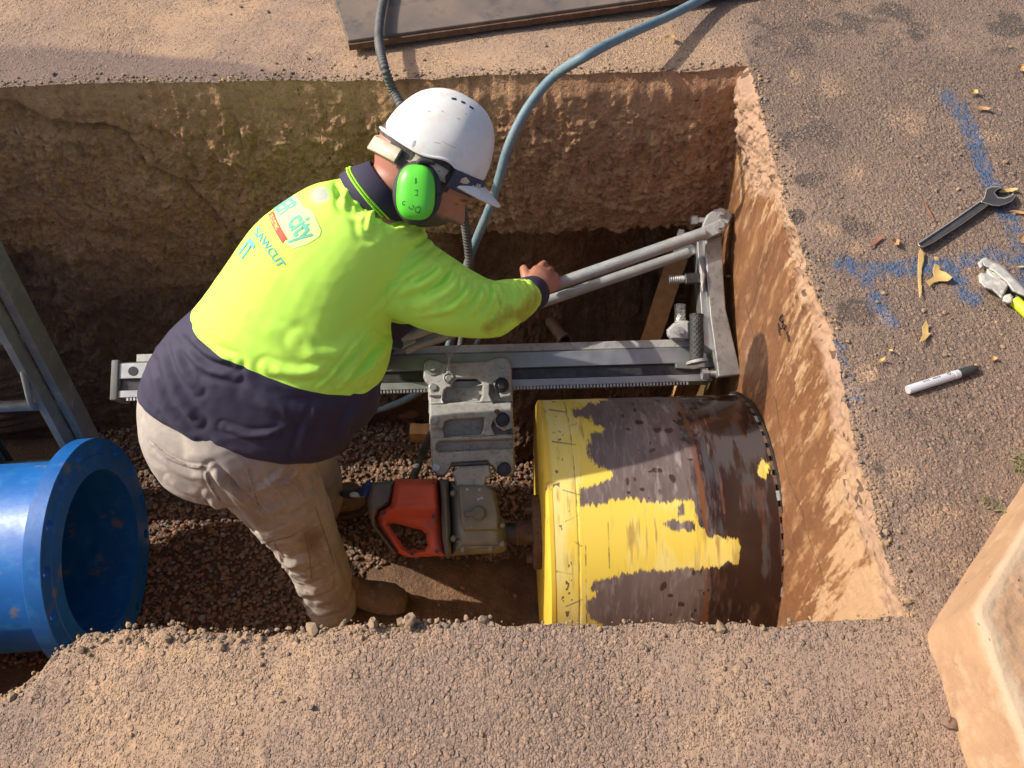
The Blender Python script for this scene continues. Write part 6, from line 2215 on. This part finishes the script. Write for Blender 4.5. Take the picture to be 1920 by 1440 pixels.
pv, pf_ = poly_mesh([kz(600, 560), kz(760, 420), kz(880, 300), kz(950, 400), kz(1010, 500), kz(1100, 530), kz(1150, 600), kz(1160, 720), kz(1245, 810), kz(1215, 890), kz(1060, 990), kz(870, 1050), kz(790, 990), kz(720, 985), kz(520, 600)])
drape(pv[:, :2], pf_, 'print_backing', MT['whitep'], shirt, bvh, 0.0008)
line_text('PER', [kz(560, 470), kz(690, 615), kz(770, 310), kz(960, 470)], 'print_lettering', MT['teal'], shirt, bvh, 0.028)
line_text('city', [kz(705, 775), kz(835, 1045), kz(1010, 515), kz(1215, 835)], 'print_lettering', MT['teal'], shirt, bvh, 0.028)
pv, pf_ = poly_mesh([kz(530, 600), kz(600, 550), kz(650, 680), kz(720, 810), kz(793, 925), kz(750, 940), kz(722, 985), kz(650, 870), kz(580, 740)])
drape(pv[:, :2], pf_, 'print_band', MT['redp'], shirt, bvh, 0.0022)
line_text('TE CUTTING', [kz(545, 625), kz(640, 815), kz(590, 590), kz(680, 770)], 'print_lettering', MT['whitep'], shirt, bvh, 0.0, 0, 0.003)
line_text('SAWCUT', [kz(325, 850), kz(660, 1310), kz(395, 745), kz(760, 1260)], 'print_lettering', MT['bluep'], shirt, bvh, 0.01)
line_text('IT', [kz(120, 1120), kz(200, 1230), kz(280, 905), kz(360, 1010)], 'print_lettering', MT['bluep'], shirt, bvh, 0.04)

# --- TROUSERS
pel = [((276, 722), (640, 816), 2.16, .185), ((274, 756), (615, 838), 2.17, .195), ((282, 804), (590, 872), 2.19, .19), ((308, 866), (570, 905), 2.22, .16)]
parts = [loft(pel), limb(LEG_R), limb(LEG_L), ellipsoid(P(388, 820, 2.17), np.array([e1 * 0.145, e2 * 0.125, unit(CAM - P(370, 810, 2.17)) * 0.17]))]
TV, TF, TN = remesh(parts, 0.0040, 14)
ct = crop_(2.25, 250, 560)
TL = [
    (ct([(300, 715), (320, 780), (365, 855)]), .003, 3), (ct([(80, 605), (140, 660), (220, 700), (300, 712)]), .003, 3), (ct([(485, 720), (510, 820), (530, 890), (590, 940)]), .003, 3),
    (ct([(330, 720), (400, 800), (480, 900), (540, 960)]), .008, 7), (ct([(310, 830), (400, 920), (500, 1020)]), .006, 7), (ct([(350, 740), (430, 810), (510, 880)]), .005, 6),
    (ct([(515, 815), (570, 780), (640, 720)]), .006, 6), (ct([(700, 720), (740, 800), (755, 880)]), .006, 9), (ct([(770, 830), (790, 900), (780, 960)]), .006, 9),
    (ct([(545, 905), (640, 880), (740, 830)]), .004, 8), (ct([(465, 975), (500, 1030), (535, 1075)]), .004, 6),
    (ct([(590, 1020), (610, 1060), (635, 1110)]), .003, 3), (ct([(720, 980), (745, 1090), (750, 1180)]), .003, 3), (ct([(600, 1100), (660, 1115), (740, 1095), (800, 1110)]), .009, 8),
    (ct([(620, 1140), (690, 1160), (790, 1140)]), .006, 7), (ct([(660, 1210), (740, 1240), (840, 1200)]), .008, 8), (ct([(700, 1270), (770, 1280), (860, 1240)]), .006, 7),
    (ct([(790, 1000), (820, 1080), (850, 1160)]), .006, 8), (ct([(580, 1090), (640, 1180), (720, 1280)]), .006, 9), (ct([(720, 1290), (800, 1320), (880, 1290)]), .006, 6), (ct([(830, 1050), (860, 1130), (880, 1220)]), .004, 6),
]
TL += [
    (ct([(400, 770), (470, 860), (560, 930)]), .004, 3.5), (ct([(430, 760), (520, 850), (600, 900)]), .004, 3.5), (ct([(560, 760), (600, 800), (640, 860)]), .004, 4), (ct([(620, 750), (680, 790), (720, 850)]), .005, 4),
    (ct([(560, 800), (640, 770), (690, 735)]), .005, 4), (ct([(640, 905), (700, 870), (750, 820)]), .004, 4), (ct([(370, 900), (440, 960), (500, 1010)]), .005, 4), (ct([(540, 1060), (600, 1120), (650, 1180)]), .005, 4.5),
    (ct([(610, 1125), (700, 1135), (790, 1105)]), .006, 4), (ct([(640, 1165), (720, 1190), (830, 1150)]), .005, 4.5), (ct([(700, 1240), (780, 1245), (850, 1205)]), .004, 4.5), (ct([(770, 960), (800, 1010), (815, 1060)]), .004, 4),
    (ct([(100, 650), (200, 730), (290, 760)]), .003, 6), (ct([(150, 760), (230, 810), (300, 830)]), .003, 6),
]
SEAMS = [(ct([(75, 600), (140, 660), (220, 702), (302, 714)]), 1.1), (ct([(302, 714), (322, 782), (364, 852)]), 1.1), (ct([(485, 722), (512, 820), (528, 885), (545, 910)]), 1.0), (ct([(462, 972), (480, 1000), (535, 1035), (660, 1000), (757, 950)]), 1.1),
         (ct([(595, 1020), (610, 1060), (635, 1110)]), 1.0), (ct([(720, 985), (745, 1090), (752, 1180)]), 1.0), (ct([(300, 850), (400, 960), (500, 1060), (590, 1160), (660, 1270)]), 1.0), (ct([(770, 880), (810, 1000), (850, 1120)]), 0.9)]
TV = folds(TV, TN, [(a, b * 1.3 * (0.55 if min(q[1] for q in a) > 1055 else 1.0), c) for a, b, c in TL])
wp = TV + 0.05 * np.column_stack([fbm(TV * 6, 2, 424), fbm(TV * 6, 2, 425), fbm(TV * 6, 2, 426)])
cr1 = np.clip(fbm(wp * np.array([7, 7, 11]), 2, 420, ridged=True) - 0.25, 0, 1) ** 1.4
cr2 = np.clip(fbm(wp * np.array([16, 16, 24]), 2, 421, ridged=True) - 0.30, 0, 1) ** 1.4
legz = 0.35 + 0.65 * sstep(-0.45, -0.75, TV[:, 2])
TV = TV + TN * (0.0030 * fbm(TV * 9, 2, 427) + legz * (0.009 * cr1 + 0.006 * cr2))[:, None]
tpx = proj(TV)
# cargo flap stands proud of the leg
flap = ct([(462, 972), (560, 985), (660, 945), (742, 888), (757, 950), (660, 1000), (535, 1035), (480, 1000)])
pock = ct([(500, 1020), (590, 1020), (720, 978), (745, 1090), (750, 1180), (640, 1130), (560, 1080)])
front = ((CAM - TV) * TN).sum(1) > 0
seam = np.zeros(len(TV))
for sp_, w_ in SEAMS:
    seam = np.maximum(seam, np.clip(1.4 - seg_dist(tpx, sp_) / (w_ * 1.5), 0, 1) * front)
TV = TV - TN * (0.0022 * seam)[:, None]
TV = TV + TN * (front * (0.0055 * sstep(-1, 2.5, sdf(tpx, flap)) + 0.0035 * sstep(-1, 2.5, sdf(tpx, pock))))[:, None]
grm = np.clip(0.75 * np.exp(-(((tpx[:, 0] - 590) / 40) ** 2 + ((tpx[:, 1] - 1015) / 45) ** 2)) + 0.45 * sstep(-0.95, -1.3, TV[:, 2]) + 0.25 * fbm(TV * 6, 3, 422), 0, 1)
add('trousers', TV, TF, MT['trousers'], person, attrs=dict(grime=grm, seam=seam))


# --- BOOTS
def boot(heel, toe, ankle, name='boot', tabs=True):
    d = unit(toe - heel)
    s = np.cross([0, 0, 1.0], d)
    z = np.array([0, 0, 1.0])
    L = np.linalg.norm(toe - heel)
    prof = [(0.0, .036, .040), (0.12, .040, .058), (0.30, .039, .075), (0.48, .044, .064), (0.66, .052, .050), (0.84, .052, .044), (0.95, .042, .036), (1.0, .026, .024)]
    n = 28
    an = np.linspace(0, 2 * math.pi, n, endpoint=False)
    V = []
    for t_, w, h in prof:
        c = heel + d * L * t_ + z * (h + 0.022)
        V.append(c + np.outer(np.cos(an) * w * 1.08, s) + np.outer(np.sin(an) * h, z))
    V = np.concatenate(V); m = len(prof)
    fl = []
    for k in range(m - 1):
        fl += [(k * n + i, k * n + (i + 1) % n, (k + 1) * n + (i + 1) % n, (k + 1) * n + i) for i in range(n)]
    fl += [tuple(range(n))[::-1], tuple(range((m - 1) * n, m * n))]
    shaft = tube_geo([heel + d * L * 0.22 + z * 0.06, heel + d * L * 0.20 + z * 0.12, ankle], [.050, .046, .046], 28, 5, round_ends=True)
    Vb, Fb, Nb = remesh([(V, fl), shaft], 0.005, 4)
    Vb = Vb + Nb * (0.0022 * fbm(Vb * 28, 3, 430) + 0.002 * fbm(Vb * 14, 2, 431, ridged=True))[:, None]
    b = add(name, Vb, Fb, MT['boot'], person)
    o2 = []
    for t_, w, h in prof:
        o2.append((t_, w))
    left = [heel + d * L * t_ * 1.03 + s * w * 1.14 for t_, w in o2]
    right = [heel + d * L * t_ * 1.03 - s * w * 1.14 for t_, w in o2[::-1]]
    pts = np.array(left + [toe + d * 0.012] + right)
    pts[:, 2] = heel[2]
    MB().prism(pts, z * 0.026).add('sole', MT['sole'], b, smooth=False, bevel=0.004)
    if tabs:
        e = tube_geo([heel + d * L * 0.30 + z * 0.10 - s * 0.046, heel + d * L * 0.30 + z * 0.155 - s * 0.050], [0.022, 0.026], 16, 3, round_ends=True)
        add('elastic_gusset', *e, MT['elastic'], b)
        tb = tube_geo([heel + d * L * 0.42 + z * 0.13, heel + d * L * 0.46 + z * 0.19, heel + d * L * 0.44 + z * 0.225], [0.016, 0.017, 0.010], 12, 4, round_ends=True)
        add('pull_tab', *tb, MT['boot'], b)


ank = P(622, 1130, 2.77)
boot(atz(610, 1118, -1.395), atz(764, 1140, -1.395), atz(622, 1120, -1.20))
boot(atz(592, 968, -1.395), atz(655, 948, -1.395) + np.array([0.06, 0.02, 0]), atz(594, 948, -1.20), tabs=False)


# --- HARD HAT
def hard_hat():
    n, m = 120, 60
    th = np.linspace(0, 2 * math.pi, n, endpoint=False)
    t = np.linspace(0, 1, m)
    cen = 10.0
    def shell(off, cut_u=True):
        V = []
        for q in t:
            a = q * math.pi / 2
            for h in th:
                c, s = math.cos(h), math.sin(h)
                pw = 2 / 2.35
                rad = math.cos(a) ** pw
                up = math.sin(a) ** (2 / 2.15)
                f = cen - 2 + (104 + off) * rad * c
                r = (86 + off) * rad * s
                # rim arches over the ears, dips at the back and the front
                rim = 4 + 15 * math.exp(-((c - 0.25) / 0.30) ** 2)
                u = (1 - q) ** 2.2 * rim + (126 + off) * up + (8 * c * math.cos(a) * math.sin(a)) 
                # raised ridge along the crown
                ridge = 4.0 * math.exp(-(r / 20.0) ** 2) * sstep(0.25, 0.55, np.array([q]))[0]
                V.append(HP(f, r, u + ridge))
        return np.array(V)
    o_, i_ = shell(0), shell(-5)
    fl = []
    for k in range(m - 1):
        for i in range(n):
            fl.append((k * n + i, k * n + (i + 1) % n, (k + 1) * n + (i + 1) % n, (k + 1) * n + i))
    N = len(o_)
    fl2 = [tuple(x + N for x in f[::-1]) for f in fl]
    rim = [(i + N, (i + 1) % n + N, (i + 1) % n, i) for i in range(n)]
    hat = add('hard_hat', np.concatenate([o_, i_]), fl + fl2 + rim, MT['helmet'], person)
    hat['label'] = 'scuffed white hard hat'
    # rolled rim
    pts = [o_[i] for i in range(n)] + [o_[0]]
    cc = np.array([HP(cen, 0, 0)])
    MB().tube(pts, 0.0035, 8, 1).add('rim', MT['helmet'], hat)
    # rear lip
    back = MB()
    V, Fl = [], []
    hs = np.radians(np.linspace(140, 220, 25))
    base = []
    for h in hs:
        k = int(round(h / (2 * math.pi) * n)) % n
        p0 = o_[k]; d = unit(p0 - HP(cen, 0, 0)); 
        q = math.sin((h - hs[0]) / (hs[-1] - hs[0]) * math.pi)
        for (a, b) in ((0, 0.003), (0.009 * q, -0.001), (0.009 * q, -0.004), (0, -0.003)):
            V.append(p0 + d * a + Uh * b)
    for j in range(len(hs) - 1):
        for k in range(4):
            Fl.append((j * 4 + k, j * 4 + (k + 1) % 4, (j + 1) * 4 + (k + 1) % 4, (j + 1) * 4 + k))
    add('rear_lip', V, Fl, MT['helmet'], hat)
    # peak
    V, Fl = [], []
    A_ = np.radians(np.linspace(-62, 62, 41))
    J = 10
    for a in A_:
        c, s = math.cos(a), math.sin(a)
        ext = 54 * max(0.0, math.cos(a * 90 / 66)) ** 0.7
        for j in range(J):
            q = j / (J - 1)
            f = cen - 2 + (101) * c + ext * q * c
            r = 83 * s + ext * q * s * 0.35
            u = 4 - 14 * q ** 1.3 * (0.6 + 0.4 * c) + 3 * (1 - (s / 0.9) ** 2) * (1 - q) - 5 * abs(s) ** 2
            V.append((f, r, u))
    V = np.array(V)
    top = np.array([HP(*v) for v in V]); bot = np.array([HP(v[0] - 0.5, v[1], v[2] - 4.5) for v in V])
    g = grid_faces(J, len(A_))
    N = len(V)
    ed = {}
    for q in g:
        for k in range(4): ed[(q[k], q[(k + 1) % 4])] = 1
    sides = np.array([(b, a, a + N, b + N) for (a, b) in ed if (b, a) not in ed])
    add('peak', np.concatenate([top, bot]), np.concatenate([g, g[:, ::-1] + N, sides]), MT['helmet'], hat)
    # vent slots beside the crown ridge
    hb = BVHTree.FromPolygons([Vector(v) for v in o_], fl)
    kv = lambda X, Y: (680 + X / 4.8, 160 + Y / 4.8)
    for q in ([kv(798, 112), kv(840, 116), kv(843, 134), kv(800, 128)], [kv(884, 138), kv(922, 152), kv(920, 168), kv(886, 156)], [kv(962, 182), kv(1000, 206), kv(994, 220), kv(960, 200)]):
        pv, pf2 = poly_mesh(q)
        drape(pv[:, :2], pf2, 'vent_slot', MT['slot'], hat, hb, 0.0008)
    for q in ([kv(450, 555), kv(440, 548), kv(455, 500), kv(478, 495), kv(470, 530)],):
        pv, pf2 = poly_mesh(q)
        drape(pv[:, :2], pf2, 'side_slot', MT['cast'], hat, hb, 0.0008)
    for l in ([kv(715, 505), kv(780, 538), kv(840, 565)], [kv(640, 510), kv(700, 525)], [kv(655, 150), kv(690, 200)]):
        pl = catmull(np.column_stack([np.array(l), np.zeros(len(l))]), 4)[:, :2]
        nrm2 = np.array([0.3, 1.0]) * 0.25
        poly = np.concatenate([pl + nrm2, (pl - nrm2)[::-1]])
        pv, pf2 = poly_mesh(poly)
        drape(pv[:, :2], pf2, 'scratch', MT['slot'], hat, hb, 0.0007)
    # cream nape pad of the harness
    n2 = 14
    V = []
    for a in np.linspace(120, 240, 31):
        c, s = math.cos(math.radians(a)), math.sin(math.radians(a))
        for (q, w) in ((-6, 0), (-30, 2), (-33, -1), (-30, -5), (-6, -6)):
            V.append(HP(8 + (112 + w) * c, (88 + w) * s, q - 12 + 14 * abs(s)))
    V = np.array(V)
    Fl = []
    for j in range(30):
        for k in range(5):
            Fl.append((j * 5 + k, j * 5 + (k + 1) % 5, (j + 1) * 5 + (k + 1) % 5, (j + 1) * 5 + k))
    add('nape_strap', V, Fl, MT['cream'], hat)
    V = []
    for a in np.linspace(62, 122, 16):
        c, s = math.cos(math.radians(a)), math.sin(math.radians(a))
        for (q, w) in ((-2, 0), (-24, 1), (-26, -1), (-24, -3), (-2, -3)):
            V.append(HP(4 + (92 + w) * c, (77 + w) * s, q + 6 * s))
    Fl = []
    for j in range(15):
        for k in range(5):
            Fl.append((j * 5 + k, j * 5 + (k + 1) % 5, (j + 1) * 5 + (k + 1) % 5, (j + 1) * 5 + k))
    add('chin_strap_guide', np.array(V), Fl, MT['cream'], hat)
    # printed strap wound round the front of the hat
    V, Fl = [], []
    K = 46
    for a in np.linspace(-66, 66, K):
        c, s = math.cos(math.radians(a)), math.sin(math.radians(a))
        tw = 3.0 * math.sin(a * 0.11)
        for (q, w) in ((20, 3.0), (12, 5.5 + tw * .3), (2, 6.5), (-8, 5.5 - tw * .3), (-16, 3.0), (-16, 0.5), (20, 0.5)):
            V.append(HP(8 + (104 + w) * c, (86 + w) * s, q - 4 - 5 * (1 - c)))
    for j in range(K - 1):
        for k in range(7):
            Fl.append((j * 7 + k, j * 7 + (k + 1) % 7, (j + 1) * 7 + (k + 1) % 7, (j + 1) * 7 + k))
    st_ = add('printed_strap', V, Fl, MT['strap'], hat, sharp=50)
    sb = BVHTree.FromPolygons([Vector(v) for v in V], Fl)
    kc = lambda X, Y: (780 + X / 9.0, 300 + Y / 9.0)
    line_text('nSafe', [kc(890, 510), kc(1085, 440), kc(885, 450), kc(1085, 380)], 'strap_lettering', MT['white'], st_, sb, 0.02, 0, 0.0012) if False else None
    return hat, st_, sb


hat, strap_, sbvh = hard_hat()


# --- EAR DEFENDERS
def ear_defenders():
    c = P(780, 361, HD - 0.088)
    ax_r = unit(Vw - 0.16 * e1 + 0.14 * e2)
    a1 = unit(e1 * 1.0 - ax_r * (e1 @ ax_r)); a2 = np.cross(ax_r, a1)
    if a2 @ e2 < 0: a2 = -a2
    tilt = math.radians(-4)
    a1, a2 = a1 * math.cos(tilt) + a2 * math.sin(tilt), -a1 * math.sin(tilt) + a2 * math.cos(tilt)
    s = (HD - 0.088) / F

    def cup(wu, wv, dep, o, name, mat, parent, pw=2.7, n=64, m=22):
        V = []
        for q in np.linspace(0, 1, m):
            a = q * math.pi / 2
            rr = math.cos(a) ** (2 / 2.6) if q < 1 else 0.0
            z = math.sin(a) ** (2 / 2.2) * dep
            for h in np.linspace(0, 2 * math.pi, n, endpoint=False):
                ch, sh_ = math.cos(h), math.sin(h)
                x = np.sign(ch) * abs(ch) ** (2 / pw) * wu * rr * (1 - 0.05 * sh_)
                y = np.sign(sh_) * abs(sh_) ** (2 / pw) * wv * rr
                V.append(c + (a1 * x + a2 * y) * s + ax_r * (z + o))
        Fl = []
        for k in range(m - 1):
            Fl += [(k * n + i, k * n + (i + 1) % n, (k + 1) * n + (i + 1) % n, (k + 1) * n + i) for i in range(n)]
        Fl += [tuple(range(n))[::-1]]
        return add(name, V, Fl, MT[mat], parent), V, Fl
    shell, V, Fl = cup(36.5, 51.0, 0.028, 0.0, 'ear_cup', 'muff', person)
    shell['label'] = 'lime green ear defender cup'
    cup(38.5, 53, 0.012, -0.010, 'cup_rim', 'black', shell)
    # cushion ring
    pts = [c + (a1 * 37 * math.cos(h) + a2 * 50 * math.sin(h)) * s - ax_r * 0.014 for h in np.linspace(0, 2 * math.pi, 40)]
    MB().tube(pts, 0.012, 12, 1).add('ear_cushion', MT['black'], shell)
    # arm up to the hat
    MB().tube([c + a2 * 50 * s - ax_r * 0.004, c + a2 * 62 * s + Ff * 0.01, HP(14, 80, 6)], [0.006, 0.007, 0.008], 10, 5).add('hat_arm', MT['black'], shell)
    tree = BVHTree.FromPolygons([Vector(v) for v in V], Fl)
    ks = lambda X, Y: (680 + X / 4.8, 160 + Y / 4.8)
    for l in ([(500, 1085), (520, 1105), (505, 1140), (480, 1140), (470, 1120)], [(470, 1120), (482, 1098), (505, 1095)], [(515, 1140), (505, 1150)], [(445, 1080), (460, 1090), (440, 1115), (420, 1105), (418, 1090)], [(385, 1045), (360, 1050), (365, 1078), (380, 1070)],
              [(470, 840), (485, 842), (470, 858), (486, 862), (470, 880), (485, 880)], [(468, 945), (492, 943), (488, 965)], [(470, 990), (492, 988), (490, 970)]):
        pl = catmull(np.column_stack([np.array([ks(*q) for q in l]), np.zeros(len(l))]), 5)[:, :2]
        T = np.gradient(pl, axis=0); T /= np.maximum(np.linalg.norm(T, axis=1), 1e-9)[:, None]
        nn2 = np.column_stack([-T[:, 1], T[:, 0]]) * 0.55
        fl = []
        K = len(pl)
        px = np.concatenate([pl + nn2, pl - nn2])
        fl = [(i, i + 1, K + i + 1, K + i) for i in range(K - 1)]
        drape(px, fl, 'pen_mark', MT['ink'], shell, tree, 0.0006)


ear_defenders()
kc = lambda X, Y: (780 + X / 9.0, 300 + Y / 9.0)
line_text('nSafe', [kc(895, 525), kc(1090, 445), kc(890, 450), kc(1075, 375)], 'strap_lettering', MT['white'], strap_, sbvh, 0.02, 0, 0.0012)
pv, pf_ = poly_mesh([kc(735, 370), kc(770, 310), kc(840, 285), kc(880, 330), kc(905, 370), kc(860, 405), kc(790, 395)])
drape(pv[:, :2], pf_, 'strap_patch', MT['cream'], strap_, sbvh, 0.0010)
